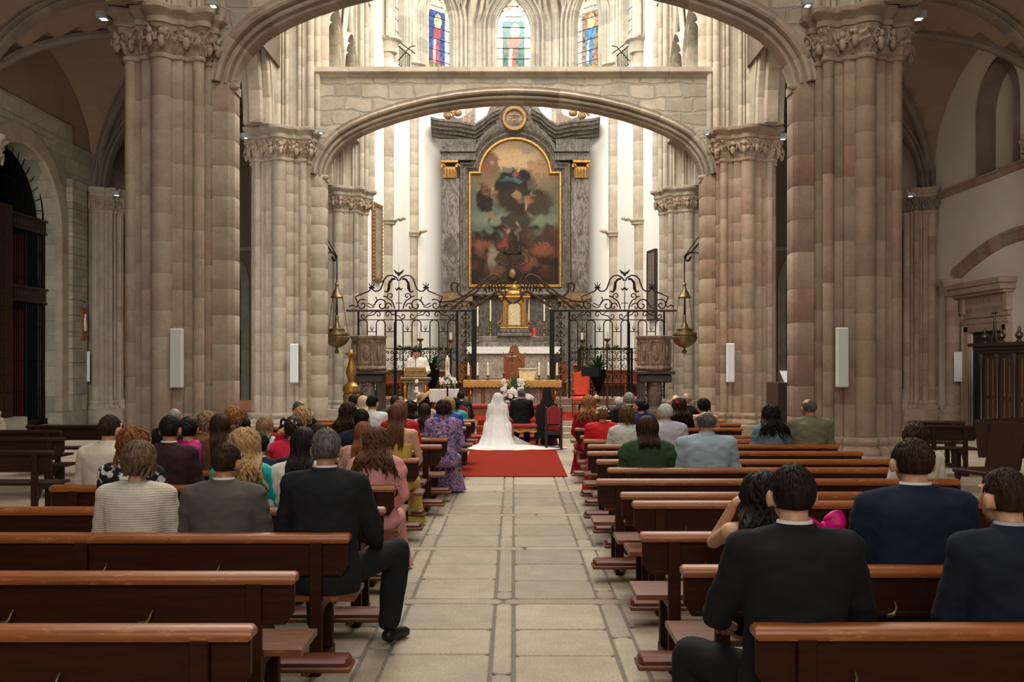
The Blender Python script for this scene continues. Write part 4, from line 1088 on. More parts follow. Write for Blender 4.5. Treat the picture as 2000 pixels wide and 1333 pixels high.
mb = MB(); mb.loft([[(-.20, -.10, 0), (.18, -.10, 0), (.18, .12, 0), (-.20, .12, 0)], [(-.24, -.02, .28), (.24, -.02, .30), (.22, .12, .30), (-.22, .12, .28)]]); mb.build('cloth', plain('pale_gold_cloth', (.78, .62, .34), .7, var=.15, scale=14, bs=.3), ms)
mb = MB(); mb.bbox(-.25, .25, -.06, .14, .295, .32, .006); mb.build('open_book', M['linen'], ms)
# ------------------------------------------------ flowers and greenery
def foliage(mb, c, r, n, rng, lw=.05, up=.3, droop=.2):
    for _ in range(n):
        th = rng.uniform(0, 2*PI); el = rng.uniform(-.2, 1.3); ln = r*rng.uniform(.6, 1.1)
        d = Vector((math.cos(th)*math.cos(el), math.sin(th)*math.cos(el), math.sin(el)))
        p0 = Vector(c); p1 = p0+d*ln*.55; p2 = p0+d*ln+Vector((0, 0, -droop*ln)); sd = d.cross(Vector((0, 0, 1)))
        sd = sd.normalized()*lw*rng.uniform(.6, 1) if sd.length > .1 else Vector((lw, 0, 0))
        k = mb.add([p0, p1-sd, p1+sd+Vector((0, 0, .01)), p2]); mb.face((k, k+1, k+3, k+2))
def blooms(mb, c, r, n, rng, s=.035):
    for _ in range(n):
        d = Vector((rng.gauss(0, 1), rng.gauss(0, 1), rng.gauss(0, 1))).normalized(); p_ = Vector(c)+Vector((d.x*r[0], d.y*r[1], d.z*r[2]))*rng.uniform(.7, 1.05)
        q = s*rng.uniform(.7, 1.2)
        for k in range(5):
            a = 2*PI*k/5; mb.ell((p_.x+q*.6*math.cos(a), p_.y-q*.2, p_.z+q*.6*math.sin(a)), (q*.55, q*.4, q*.55), 6, 4)
        mb.ell(tuple(p_), (q*.4, q*.6, q*.4), 6, 4)
rng = random.Random(21)
bq = empty('flower_arrangement', (PXx(1006, 26.0), 26.0, .388), 0, 'white flower arrangement with palm fan on the floor in front of the altar', 'flowers')
mb = MB(); mb.lathe((0, 0, 0), [(.12, 0), (.16, .1), (.2, .25), (.19, .27)], 12); mb.build('vase', M['leaf'], bq)
mb = MB(); foliage(mb, (0, 0, .3), .35, 60, rng, .05)
for k in range(17):
    a = PI*(.08+.84*k/16); mb.tube([(0, .05, .45), (.25*math.cos(a), .06, .45+.25*math.sin(a)), (.46*math.cos(a), .05, .45+.42*math.sin(a))], [.01, .04, .006], 4, .3)
mb.build('leaves', M['leaf'], bq)
for c_, r_, n_, s_ in (((.02, -.05, .38), (.26, .2, .22), 40, .05), ((-.22, -.05, .60), (.05, .05, .22), 12, .045), ((.12, -.05, .66), (.05, .05, .2), 12, .04), ((.28, -.05, .35), (.08, .08, .1), 9, .045)): mb = MB(); blooms(mb, c_, r_, n_, rng, s_); mb.build('bloom_cluster', M['petal'], bq)
bq2 = empty('flower_arrangement', (PXx(806, 24.0), 24.05, .388), 0, 'white flower arrangement standing at the foot of the gilded lectern', 'flowers')
mb = MB(); mb.lathe((0, 0, 0), [(.1, 0), (.15, .1), (.16, .2)], 12); mb.build('vase', M['leaf'], bq2)
mb = MB(); foliage(mb, (0, 0, .25), .35, 50, rng, .04); mb.build('leaves', M['leaf'], bq2)
mb = MB(); blooms(mb, (0, 0, .32), (.26, .2, .2), 24, rng, .045); blooms(mb, (.10, 0, .66), (.06, .05, .26), 10, rng, .04); mb.build('blooms', M['petal'], bq2)
bq.scale = (1.25, 1.1, 1.2)
# paschal candle on its stand with flower collar
pc = empty('paschal_candle_stand', (PXx(874, 25.0), 25.0, .388), 0, 'thick paschal candle on a dark stand ringed with white flowers', 'candle stand')
mb = MB(); mb.lathe((0, 0, 0), [(.17, 0), (.17, .02), (.03, .06), (.022, .5), (.03, .52), (.022, .55), (.022, .75), (.12, .82), (.14, .86), (.05, .87)], 12); mb.build('stand', M['iron'], pc)
mb = MB(); mb.cyl((0, 0), .055, .85, 1.50, 14); mb.build('candle', M['candle'], pc)
mb = MB(); mb.tube([(0, -.056, 1.18), (0, -.058, 1.40)], .01, 5); mb.tube([(-.035, -.05, 1.30), (.035, -.05, 1.30)], .01, 5); mb.build('red_cross', M['redcoral'], pc)
mb = MB(); mb.lathe((0, 0, 1.50), [(.002, 0), (.014, .015), (.002, .06)], 8); mb.build('flame', M['flame'], pc)
mb = MB(); foliage(mb, (0, 0, .88), .30, 50, rng, .035, droop=.6); mb.build('leaves', M['leaflight'], pc)
mb = MB(); blooms(mb, (0, -.02, .90), (.24, .2, .12), 44, rng, .034); blooms(mb, (0, 0, 1.12), (.09, .09, .1), 8, rng, .02); mb.build('blooms', M['petal'], pc)
# ------------------------------------------------ lectern
lc = empty('gilded_lectern', (PXx(812, 24.4), 24.4, .388), 0, 'gilded carved lectern on columns in front of the priest', 'lectern')
mb = MB(); mb.bbox(-.30, .30, -.16, .18, 0, .10, .02); mb.bbox(-.37, .37, -.20, .22, .95, 1.02, .015); mb.bbox(-.33, .33, -.17, .2, .88, .95, .01); mb.build('table', M['brass'], lc)
for x in (-.25, .25):
    for y in (-.1, .14):
        mb = MB(); mb.lathe((x, y, 0), [(.05, .10), (.05, .14), (.03, .17), (.045, .3), (.05, .45), (.03, .55), (.035, .6), (.05, .7), (.055, .78), (.03, .82), (.05, .88)], 10); mb.build('column', M['gold'], lc)
mb = MB(); mb.loft([[(-.27, -.14, 1.03), (.27, -.14, 1.03), (.27, .14, 1.03), (-.27, .14, 1.03)], [(-.25, -.08, 1.27), (.25, -.08, 1.27), (.25, .16, 1.15), (-.25, .16, 1.15)]]); mb.build('desk', M['brass'], lc)
mb = MB()
for k in range(7): mb.tube([(-.21+k*.07+.03*math.cos(q*.9), -.125, 1.14+.045*math.sin(q*.9)) for q in range(8)], .012, 5)
mb.tube([(-.25, -.14, 1.06), (.25, -.14, 1.06)], .014, 5); mb.tube([(-.24, -.09, 1.24), (.24, -.09, 1.24)], .014, 5); mb.build('carved_front', M['gold'], lc)
mb = MB(); mb.loft([[(-.2, -.04, 1.27), (.2, -.04, 1.27), (.2, .14, 1.18), (-.2, .14, 1.18)], [(-.2, -.035, 1.30), (.2, -.035, 1.30), (.2, .15, 1.21), (-.2, .15, 1.21)]]); mb.build('open_book', M['linen'], lc)
mb = MB(); mb.tube([(0, -.05, 1.26), (0, -.06, 1.4), (0, .02, 1.5)], .008, 5); mb.ell((0, .03, 1.52), (.014, .03, .014), 6, 5); mb.build('microphone', M['blackmetal'], lc)
# ------------------------------------------------ small table with lace cloth
stb = empty('credence_table', (PXx(867, 25.6), 25.8, .388), 0, 'small table under a white lace cloth beside the altar', 'table')
mb = MB(); mb.bbox(-.36, .36, -.2, .2, .64, .68, .01)
for x in (-.3, .3):
    for y in (-.15, .15): mb.lathe((x, y, 0), [(.025, 0), (.03, .2), (.02, .3), (.035, .5), (.03, .64)], 8)
mb.build('table_frame', M['stallwood'], stb)
mb = MB(); mb.bbox(-.38, .38, -.22, .22, .68, .69, .004); drape(mb, -.38, .38, -.222, .69, .40, 40, .05, .015); mb.build('lace_cloth', M['linen'], stb)
# ------------------------------------------------ wrought iron screen
def spiral(cx, cz, r0, a0, turns, sgn=1, n=22, shrink=.12):
    return [(cx+r0*(1-(1-shrink)*k/n)*math.cos(a0+sgn*2*PI*turns*k/n), cz+r0*(1-(1-shrink)*k/n)*math.sin(a0+sgn*2*PI*turns*k/n)) for k in range(n+1)]
SY = 28.6
def sc_pts(lst, sx=1, cx=0): return [(cx+sx*(x), 0, z) for x, z in lst]
def iron_panel(px0, px1, cpx, label, grp):
    x0, x1, cx = PXx(px0, SY), PXx(px1, SY), PXx(cpx, SY)
    r = empty('iron_screen', (cx, SY, .75), 0, label, 'iron screen', grp)
    X0, X1 = x0-cx, x1-cx; zr, z2 = 3.26-.75, 3.0-.75
    mb = MB(); e = .35
    mb.bbox(X0-(.0 if cx > 0 else e), X1+(e if cx > 0 else 0), -.025, .025, zr-.03, zr+.03, .005); mb.build('top_rail', M['ironbrown'], r)
    mb = MB(); mb.bbox(X0, X1, -.015, .015, z2-.012, z2+.012, .003); mb.bbox(X0, X1, -.02, .02, .06, .10, .003); mb.bbox(X0, X1, -.012, .012, 1.42, 1.44, .003)
    mb.build('cross_rail', M['iron'], r)
    mb = MB()
    n = 11
    for k in range(n+1):
        x = X0+(X1-X0)*k/n; mb.tube([(x, 0, .0), (x, 0, z2-.12)], .018, 5)
    for x in (X0, (X0*.38+X1*.62) if cx > 0 else (X0*.62+X1*.38), X1): mb.tube([(x, 0, 0), (x, 0, zr)], .030, 6)
    mb.build('bars', M['iron'], r)
    mb = MB()
    w_ = (X1-X0)/n
    for k in range(n):   # round hoops on the bars, leaf spikes between
        xa = X0+w_*k
        if k % 2 == 0: mb.tube([(xa+w_/2-w_/2*math.cos(a), 0, z2-.12+w_*.45*math.sin(a)) for a in [PI*q/8 for q in range(9)]], .017, 5)
        else:
            xm = xa+w_/2; mb.tube([(xa, 0, z2-.34), (xa+w_, 0, z2-.34)], .014, 5); mb.tube([(xm, 0, z2-.34), (xm, 0, z2-.10)], [.012, .004], 5)
            for s in (-1, 1): mb.tube([(xm, 0, z2-.30), (xm+s*.035, 0, z2-.26), (xm+s*.05, 0, z2-.18)], [.010, .012, .004], 5)
    # S scroll frieze between the rails
    m = 4; wq = (X1-X0)/m
    for k in range(m):
        xc = X0+wq*(k+.5); zc = (zr+z2)/2; sg = 1 if k % 2 else -1
        S = spiral(xc-wq*.30, zc+sg*.02, .10, 0, 1.1, sg)[::-1]+spiral(xc+wq*.30, zc-sg*.02, .10, PI, 1.1, sg)
        mb.tube([(x, 0, z) for x, z in S], .017, 5)
        mb.tube([(xc-wq*.1, 0, zc+.02), (xc, 0, zc+.07), (xc+wq*.1, 0, zc+.1)], .011, 4)
    # scrolls in the lower panels
    for k in range(0, n, 1):
        xa = X0+w_*(k+.5)
        for zc, sg in ((1.30, 1), (1.12, -1), (.30, 1)):
            for s in (-1, 1): mb.tube([(x, 0, z) for x, z in spiral(xa+s*.055, zc, .055, PI/2*(1-s), .9, s*sg, 12)], .013, 4)
    for k in range(0, n, 2):
        xa = X0+w_*k; mb.tube([(xa+w_/2-w_/2*math.cos(a), 0, .30-w_*.45*math.sin(a)) for a in [PI*q/8 for q in range(9)]], .014, 5)
    mb.build('scrollwork', M['iron'], r)
    # cresting
    mb = MB(); Z = zr
    for s in (-1, 1):
        C = lambda l: [(s*x, 0, Z+z) for x, z in l]
        R = .022
        mb.tube(C([(1.42, .12), (1.32, .16), (1.22, .10), (1.17, .18), (1.25, .40), (1.02, .50), (.86, .56), (.78, .66)]), R, 5)      # outer sweep to the small finial
        mb.tube(C(spiral(1.05, .17, .17, 2.2, 1.3, -1)), R*.85, 5)
        mb.tube(C([(.90, .22), (.74, .14), (.62, .28), (.66, .40)]), R*.8, 5)
        mb.tube(C([(.70, .66), (.86, .66)]), R*1.2, 5)
        mb.tube(C([(.78, .66), (.78, .84)]), [R, .004], 5)
        for q in (-1, 1): mb.tube(C([(.78, .68), (.78+q*.05, .72), (.78+q*.09, .80)]), [R*.8, R*.9, .004], 5)
        mb.tube(C([(.78, .64), (.70, .56), (.60, .56), (.52, .62), (.47, .74), (.42, .90), (.33, 1.0), (.20, 1.02), (.08, .96), (.02, .86)]), R, 5)
        mb.tube(C([(.10, .92), (.20, .90), (.27, .80), (.28, .64), (.33, .54), (.42, .56)]), [R*1.6, R*1.6, R*1.8, R*2.2, R*1.6, R*.8], 5)
        mb.tube(C([(.45, .42), (.36, .40), (.30, .34), (.22, .30), (.15, .18), (.12, .05)]), R*.9, 5)
        mb.tube(C(spiral(.50, .16, .20, 0, 1.25, 1)), R*.9, 5)
        mb.tube(C(spiral(.24, .42, .10, -.5, 1.0, 1)), R*.8, 5)
        mb.tube(C([(.70, .12), (.82, .08), (.94, .16)]), R*.7, 5)
        mb.tube(C(spiral(.32, .12, .12, PI, 1.1, -1)), R*.8, 5)
    mb.tube([(0, 0, Z), (0, 0, Z+1.35)], [.016, .004], 6); mb.tube([(-.1, 0, Z+.22), (.1, 0, Z+.22)], .012, 5)
    for s in (-1, 1): mb.tube([(0, 0, Z+1.06), (s*.08, 0, Z+1.10), (s*.15, 0, Z+1.19)], [.03, .035, .006], 6); mb.tube([(0, 0, Z+.66), (s*.06, 0, Z+.60), (s*.12, 0, Z+.66)], [.03, .03, .006], 6)
    mb.ell((0, 0, Z+1.03), (.05, .04, .03), 8, 6)
    mb.build('cresting', M['iron'], r)
    return r
iron_panel(700, 892, 779, 'wrought iron choir screen left of the altar with scrolled cresting', 'wrought iron screens closing the choir')
iron_panel(1112, 1297, 1220, 'wrought iron choir screen right of the altar with scrolled cresting', 'wrought iron screens closing the choir')
gt = empty('iron_gateway', (0, SY, .75), 0, 'ornate iron gateway with crowned overthrow in the middle of the screen', 'iron gate')
for s, (pa, pb) in ((-1, (893, 926)), (1, (1078, 1112))):
    xa, xb = PXx(pa, SY), PXx(pb, SY); mb = MB()
    for x in (xa, xb): mb.bbox(x-.035, x+.035, -.035, .035, 0, 2.54, .008)
    xi = xb if s < 0 else xa; mb.bbox(xi-.07, xi+.07, -.05, .05, 0, 2.56, .01); mb.bbox(xa, xb, -.03, .03, 2.48, 2.54, .005)
    mb.build('gate_post', M['iron'], gt)
    mb = MB(); cx = (xa+xb)/2
    for k in range(9):
        z = .25+k*.26
        for q in (-1, 1): mb.tube([(x, 0, zz) for x, zz in spiral(cx+q*.07, z, .085, PI/2, 1.1, q, 16)], .018, 5)
        mb.ell((cx, 0, z+.12), (.03, .02, .05), 6, 5)
    mb.build('scroll_panel', M['ironbrown'], gt)
    # open gate leaf folded back
    lf = MB(); 
    for k in range(6): lf.tube([(xi+s*.02, .10+k*.12, 0.03), (xi+s*.02, .10+k*.12, 2.3)], .012, 5)
    for z in (.06, 1.2, 2.3): lf.tube([(xi+s*.02, .06, z), (xi+s*.02, .76, z)], .016, 5)
    lf.build('gate_leaf', M['iron'], gt)
mb = MB(); A = lambda px, py: (PXx(px, SY), 0, PZ(py, SY)-.75)
def mir(l): return [A(px, py) for px, py in l], [A(2*1001.5-px, py) for px, py in l]
for l, rr in (([(926, 600), (945, 588), (965, 573), (977, 568), (985, 580), (994, 590), (1001, 592)], .035), ([(880, 605), (905, 585), (915, 578), (930, 572), (940, 558), (950, 543), (965, 536), (975, 540), (978, 550), (972, 554)], .028),
              ([(862, 590), (885, 588), (905, 580), (925, 565), (940, 553)], .025), ([(884, 570), (880, 558), (888, 550), (896, 556), (892, 563), (896, 574), (903, 578)], .028), ([(985, 487), (972, 498), (968, 510), (975, 515), (985, 505)], .018),
              ([(975, 515), (990, 520), (997, 510)], .014), ([(945, 570), (948, 560), (953, 555), (958, 560), (956, 566)], .018), ([(960, 566), (962, 555), (967, 550)], .018), ([(970, 556), (975, 562), (985, 560), (990, 553), (984, 548), (978, 552)], .020),
              ([(980, 590), (988, 575), (985, 562)], .018), ([(930, 594), (934, 582), (941, 578), (946, 584)], .015), ([(910, 600), (916, 590), (924, 590), (926, 598), (918, 602)], .018), ([(888, 604), (892, 592), (902, 592), (904, 600), (896, 603)], .018), ([(866, 604), (872, 594), (882, 594), (884, 602)], .018),
              ([(990, 527), (982, 535), (984, 545), (992, 552)], .020)):
    for p_ in mir(l): mb.tube(chaikin(p_, 2), rr*1.15, 6)
for px in range(948, 984, 6):
    for p_ in mir([(px, 560-(px-948)*.25), (px+2, 572-(px-948)*.15)]): mb.tube(p_, .02, 4)
mb.ell(A(1001, 538), (.13, .06, .20), 14, 8); mb.build('overthrow', M['ironbrown'], gt)
mb = MB(); c0 = A(1001, 535)
mb.ell((c0[0], -.05, c0[2]-.02), (.10, .04, .13), 12, 8); mb.build('shield', M['goldleaf'], gt)
mb = MB(); z0 = A(1001, 497)[2]; cxx = c0[0]
ringc = [(cxx+.26*math.cos(2*PI*q/20), .12*math.sin(2*PI*q/20), 0) for q in range(20)]
mb.loft([[(x, y, z0+dz) for x, y, _ in ringc] for dz in (0, .07)], caps=False); mb.loft([[(x*1+(x-cxx)*.08, y*1.1, z0+dz) for x, y, _ in ringc] for dz in (.02, .05)])
for q in range(8):
    a = 2*PI*q/8; x, y = cxx+.27*math.cos(a), .13*math.sin(a); mb.tube([(x, y, z0+.06), (x+.02*math.cos(a), y, z0+.16), (cxx+.33*math.cos(a), y*1.2, z0+.22)], [.03, .035, .008], 5); mb.ell((x, y, z0+.2), (.025, .02, .03), 6, 5)
mb.build('crown', M['ironbrown'], gt)
# ------------------------------------------------ pulpits
def pulpit(s, label):
    px = 720 if s < 0 else 1277; Y = 26.2; x = PXx(px, Y)
    r = empty('marble_pulpit', (x, Y, 0), 0, label, 'pulpit', 'pair of marble pulpits beside the screen')
    oc = [(.44*math.cos(PI/8+PI/4*k+PI/16*s*0)/math.cos(PI/8)*.98, .44*math.sin(PI/8+PI/4*k)/math.cos(PI/8)*.98) for k in range(8)]
    def rg(k, z): return [(a*k, b*k, z) for a, b in oc]
    mb = MB(); mb.loft([rg(.9, 1.55), rg(1.05, 1.6), rg(1.05, 1.64), rg(.96, 1.68), rg(.96, 2.36), rg(1.04, 2.40), rg(1.06, 2.46), rg(.9, 2.47)]); mb.build('basket', M['pulpit_marble'], r, smooth=20)
    mb = MB()
    for k in range(8):
        a = Vector((*oc[k], 0)); b = Vector((*oc[(k+1) % 8], 0)); 
        f = [a.lerp(b, .12)*.985, a.lerp(b, .88)*.985]
        mb.tube([(f[0].x, f[0].y, 1.74), (f[1].x, f[1].y, 1.74), (f[1].x, f[1].y, 2.30), (f[0].x, f[0].y, 2.30), (f[0].x, f[0].y, 1.74)], .014, 5)
        c = (a+b)/2*.97; mb.ell((c.x, c.y, 2.02), (.10 if abs(c.x) < .2 else .04, .04 if abs(c.x) < .2 else .10, .2), 10, 8)
    o = mb.build('relief_panels', M['pulpit_marble'], r); 
    mb = MB(); mb.bbox(-.5, .5, -.42, .42, 1.46, 1.55, .02); mb.bbox(-.42, .42, -.35, .35, 1.25, 1.46, .03); mb.bbox(.25 if s < 0 else -.42, .42 if s < 0 else -.25, -.3, .3, .375, 1.3, .01); mb.build('support', M['dark_stone'], r)
    mb = MB(); mb.lathe((0, -.12, 0), [(.28, 0), (.28, .5), (.22, .55), (.16, .62), (.18, .8), (.21, 1.0), (.17, 1.15), (.2, 1.2), (.2, 1.26)], 16)
    if s > 0: carve_mb(mb, .02)
    mb.build('column', M['grey_marble'] if s < 0 else M['dark_pulpit'], r)
def carve_mb(mb, a):
    for i, v in enumerate(mb.v):
        k = noise.noise(Vector((v[0]*12, v[1]*12, v[2]*9)))*a*2; l = math.hypot(v[0], v[1]+.12)+1e-6; mb.v[i] = (v[0]+v[0]/l*k, v[1]+(v[1]+.12)/l*k, v[2])
M['dark_pulpit'] = plain('carved_brown_stone', (.16, .12, .095), .7, scale=8, bs=.6, bd=.03)
pulpit(-1, 'left marble pulpit beside the golden candlestick'); pulpit(1, 'right marble pulpit on a carved stone support')
# stair rail steps next to the pulpits
# ------------------------------------------------ hanging sanctuary lamps on brackets
def hang_lamp(s, label):
    Y = 24.6; px = 658 if s < 0 else 1337; x = PXx(px, Y); rng = random.Random(3)
    br = empty('iron_bracket', (s*4.62, 23.35, 4.2), 0, ('left' if s < 0 else 'right')+' curled iron bracket holding the hanging lamp on the pier', 'bracket')
    mb = MB(); tx, ty = x-s*4.62, Y-23.35
    def Q(f, z): return (tx*f, ty*f, z)
    mb.tube([Q(0, .55), Q(.3, .50), Q(.7, .28), Q(1, .18)], .022, 6)
    mb.tube(chaikin([Q(0, -.55), Q(.08, -.2), Q(.25, .12), Q(.6, .26), Q(.9, .26), Q(1.0, .12), Q(.85, .05), Q(.75, .14)], 2), .03, 6)
    mb.tube([Q(.05+.12*(1+math.cos(a*.8))*.9*(1-a/14), -.30+.16*math.sin(a*.8)*(1-a/14)) for a in range(12)], .018, 5)
    mb.tube([Q(0, .9), Q(.5, .55), Q(1, .2)], .012, 5)
    mb.bbox(-.04, .04, -.05, .0, -.65, .65, .01); mb.build('scroll_arm', M['iron'], br)
    r = empty('sanctuary_lamp', (x, Y, 2.0), 0, ('left' if s < 0 else 'right')+' brass sanctuary lamp hanging by chains in front of the pulpit', 'lamp', 'hanging brass lamps')
    mb = MB(); mb.lathe((0, 0, 0), [(.01, -.02), (.05, .0), (.06, .05), (.02, .10), (.03, .13), (.12, .16), (.24, .24), (.30, .34), (.31, .40), (.28, .42), (.30, .46), (.29, .50), (.20, .52), (.19, .58), (.20, .60), (.10, .63), (.07, .72), (.04, .80), (.045, .9), (.02, .95)], 24); mb.build('bowl', M['brass'], r)
    mb = MB(); mb.lathe((0, 0, 1.36), [(.15, 0), (.16, .03), (.14, .05), (.10, .14), (.05, .22), (.03, .30), (.05, .34), (.02, .38)], 20); mb.build('cap', M['brass'], r)
    for k in range(3):
        a = 2*PI*k/3+.5; mb = MB(); p0 = Vector((.29*math.cos(a), .29*math.sin(a), .48)); p1 = Vector((.14*math.cos(a), .14*math.sin(a), 1.38)); 
        for q in range(16): c = p0.lerp(p1, (q+.5)/16); mb.ell(tuple(c), (.012, .012, .03), 6, 5)
        mb.build('chain', M['brass'], r)
    mb = MB(); mb.tube([(0, 0, 1.72), (0, 0, 2.36)], .014, 6); mb.tube([(0, 0, .9), (0, 0, 1.4)], [.03, .012], 6); mb.build('suspension_rod', M['iron'], r)
hang_lamp(-1, ''); hang_lamp(1, '')
# ------------------------------------------------ golden baluster candlestick
gc = empty('baluster_candlestick', (PXx(684, 23.9)+.55*0, 24.05, .0), 0, 'big gilded baluster candlestick beside the left pulpit', 'candlestick')
gc.location.z = .0 if abs(gc.location.x) > 3.7 else .13
mb = MB(); mb.lathe((0, 0, 0), [(.2, 0), (.2, .4), (.15, .45), (.12, .6), (.17, .72), (.19, .85), (.20, .98), (.16, 1.02), (.21, 1.08), (.20, 1.2), (.13, 1.25), (.07, 1.3), (.10, 1.42), (.13, 1.52), (.10, 1.66), (.06, 1.80), (.05, 1.90), (.15, 1.97), (.15, 2.0), (.03, 2.01)], 20); mb.build('baluster', M['gold'], gc)
mb = MB(); mb.cyl((0, 0), .03, 2.0, 2.08, 8); mb.build('candle', M['candle'], gc)
# ------------------------------------------------ choir stalls
def stalls(px0, px1, py_top, Y, label, n):
    x0, x1 = PXx(px0, Y), PXx(px1, Y); zt = PZ(py_top, Y)-.75
    r = empty('choir_stall', ((x0+x1)/2, Y, .75), 0, label, 'stall'); w_ = x1-x0
    mb = MB(); mb.bbox(-w_/2, w_/2, .1, .18, 0, zt-.05, .01); mb.build('back_panel', M['stallwood'], r)
    mb = MB(); mb.bbox(-w_/2-.03, w_/2+.03, .02, .22, zt-.06, zt, .015); mb.build('top_rail', M['stallwood'], r)
    for k in range(n+1):
        x = -w_/2+w_*k/n; mb = MB(); mb.bbox(x-.03, x+.03, -.3, .12, 0, zt*.75, .01); mb.build('divider', M['stallwood'], r)
    for k in range(n):
        x = -w_/2+w_*(k+.5)/n; mb = MB(); mb.bbox(x-w_/n*.42, x+w_/n*.42, -.28, .1, .35, .42, .01); mb.build('seat', M['redvelvet'] , r)
stalls(752, 815, 722, 30.4, 'reddish choir stall behind the left screen, next to the lectern', 2)
stalls(838, 868, 724, 30.4, 'narrow reddish choir stall between lectern and candle stand', 1)
stalls(1120, 1160, 712, 30.4, 'reddish choir stall behind the red armchair', 1)
stalls(1168, 1246, 722, 30.4, 'wide reddish choir stall behind the right screen', 3)
def seatback(px0, px1, py, Y, label):
    x0, x1 = PXx(px0, Y), PXx(px1, Y); w_ = x1-x0; r = empty('wooden_armchair', ((x0+x1)/2, Y, .75), 0, label, 'chair'); zt = PZ(py, Y)-.75
    out = [(-w_/2, 0), (-w_/2, zt-.2), (-w_*.3, zt-.05), (0, zt), (w_*.3, zt-.05), (w_/2, zt-.2), (w_/2, 0)]
    mb = MB(); mb.loft([[(x, y, z) for x, z in out] for y in (.2, .26)]); fixn(mb.build('backrest', M['stallwood'], r, smooth=0))
    mb = MB(); mb.bbox(-w_/2, w_/2, -.2, .2, .4, .46, .01); mb.build('seat', M['stallwood'], r)
    for s in (-1, 1):
        for y in (-.17, .17): mb = MB(); mb.bbox(s*(w_/2-.03)-.02, s*(w_/2-.03)+.02, y-.02, y+.02, 0, .4, .004); mb.build('leg', M['stallwood'], r)
seatback(892, 921, 706, 30.0, 'round backed wooden armchair behind the left gate panel')
seatback(1086, 1108, 706, 30.0, 'round backed wooden armchair behind the right gate panel')
# iron railing tables with garlands and potted plants
def garland(px0, px1, label, s):
    Y = 27.5; x0, x1 = PXx(px0, Y), PXx(px1, Y); r = empty('garlanded_rail', ((x0+x1)/2, Y, .388), 0, label, 'railing'); w_ = (x1-x0); zt = PZ(681, Y)-.388
    mb = MB(); mb.bbox(-w_/2, w_/2, -.03, .03, zt-.05, zt, .01)
    for x in (-w_/2+.03, w_/2-.03): mb.bbox(x-.03, x+.03, -.03, .03, 0, zt, .01)
    n = int(w_/.28)
    for k in range(n):
        xc = -w_/2+w_*(k+.5)/n
        for z, sg in ((zt-.22, 1), (zt-.50, -1), (zt-.78, 1)):
            for q in (-1, 1): mb.tube([(x, 0, zz) for x, zz in spiral(xc+q*.07, z, .085, PI/2, 1.1, q*sg, 14)], .011, 5)
    mb.bbox(-w_/2, w_/2, -.015, .015, zt-.98, zt-.95, .004); mb.build('rail_frame', M['iron'], r)
    mb = MB(); rg = random.Random(px0)
    for k in range(int(w_*26)): foliage(mb, (-w_/2+w_*rg.random(), -.04, zt+rg.uniform(-.06, .04)), .11, 7, rg, .022)
    for k in range(14): foliage(mb, ((-w_/2 if s < 0 else -w_/2+.25)+rg.uniform(-.04, .04), -.05, zt-.06*k), .12, 7, rg, .022)
    mb.build('garland', M['leaflight'], r)
garland(770, 882, 'iron rail dressed with a green garland behind the priest', -1); garland(1130, 1236, 'iron rail dressed with a green garland behind the red armchair', 1)
for px, lb in ((842, 'potted plant with long dark leaves behind the priest'), (1168, 'potted plant with long dark leaves right of the altar')):
    Y = 27.1; r = empty('potted_plant', (PXx(px, Y), Y, .388), 0, lb, 'plant'); rg = random.Random(px)
    mb = MB(); mb.lathe((0, 0, 0), [(.16, 0), (.16, .03), (.04, .1), (.04, .55), (.10, .7), (.19, .9), (.22, 1.15), (.2, 1.2), (.02, 1.18)], 14); mb.build('urn', M['blackmetal'], r)
    mb = MB()
    for k in range(34):
        th = rg.uniform(0, 2*PI); ln = rg.uniform(.35, .62); e = rg.uniform(.35, 1.4); d = Vector((math.cos(th)*math.cos(e), math.sin(th)*math.cos(e), math.sin(e))); p0 = Vector((0, 0, 1.15))
        mb.tube([p0, p0+d*ln*.5, p0+d*ln*.85+Vector((0, 0, -.03)), p0+d*ln+Vector((0, 0, -.08))], [.012, .04, .03, .003], 4, .25)
    mb.build('leaves', M['leaf'], r)
for px, lb, pt_ in ((821, 'dark iron torch with a cream candle behind the priest', 648), (880, 'iron torch with candle behind the paschal candle', 650), (1137, 'iron torch with candle behind the red armchair', 650), (1186, 'iron torch with cream candle right of the potted plant', 648)):
    Y = 27.75; r = empty('candle_torch', (PXx(px, Y), Y, .388), 0, lb, 'candle stand'); zt = PZ(pt_, Y)-.388
    mb = MB(); mb.lathe((0, 0, 0), [(.15, 0), (.15, .03), (.03, .08), (.025, zt*.3), (.04, zt*.4), (.022, zt*.5), (.04, zt*.62), (.022, zt*.7), (.05, zt-.35), (.025, zt-.3), (.10, zt-.22), (.10, zt-.20), (.02, zt-.19)], 12); mb.build('stand', M['brass'], r)
    mb = MB(); mb.cyl((0, 0), .035, zt-.19, zt, 10); mb.build('candle', M['candle'], r)
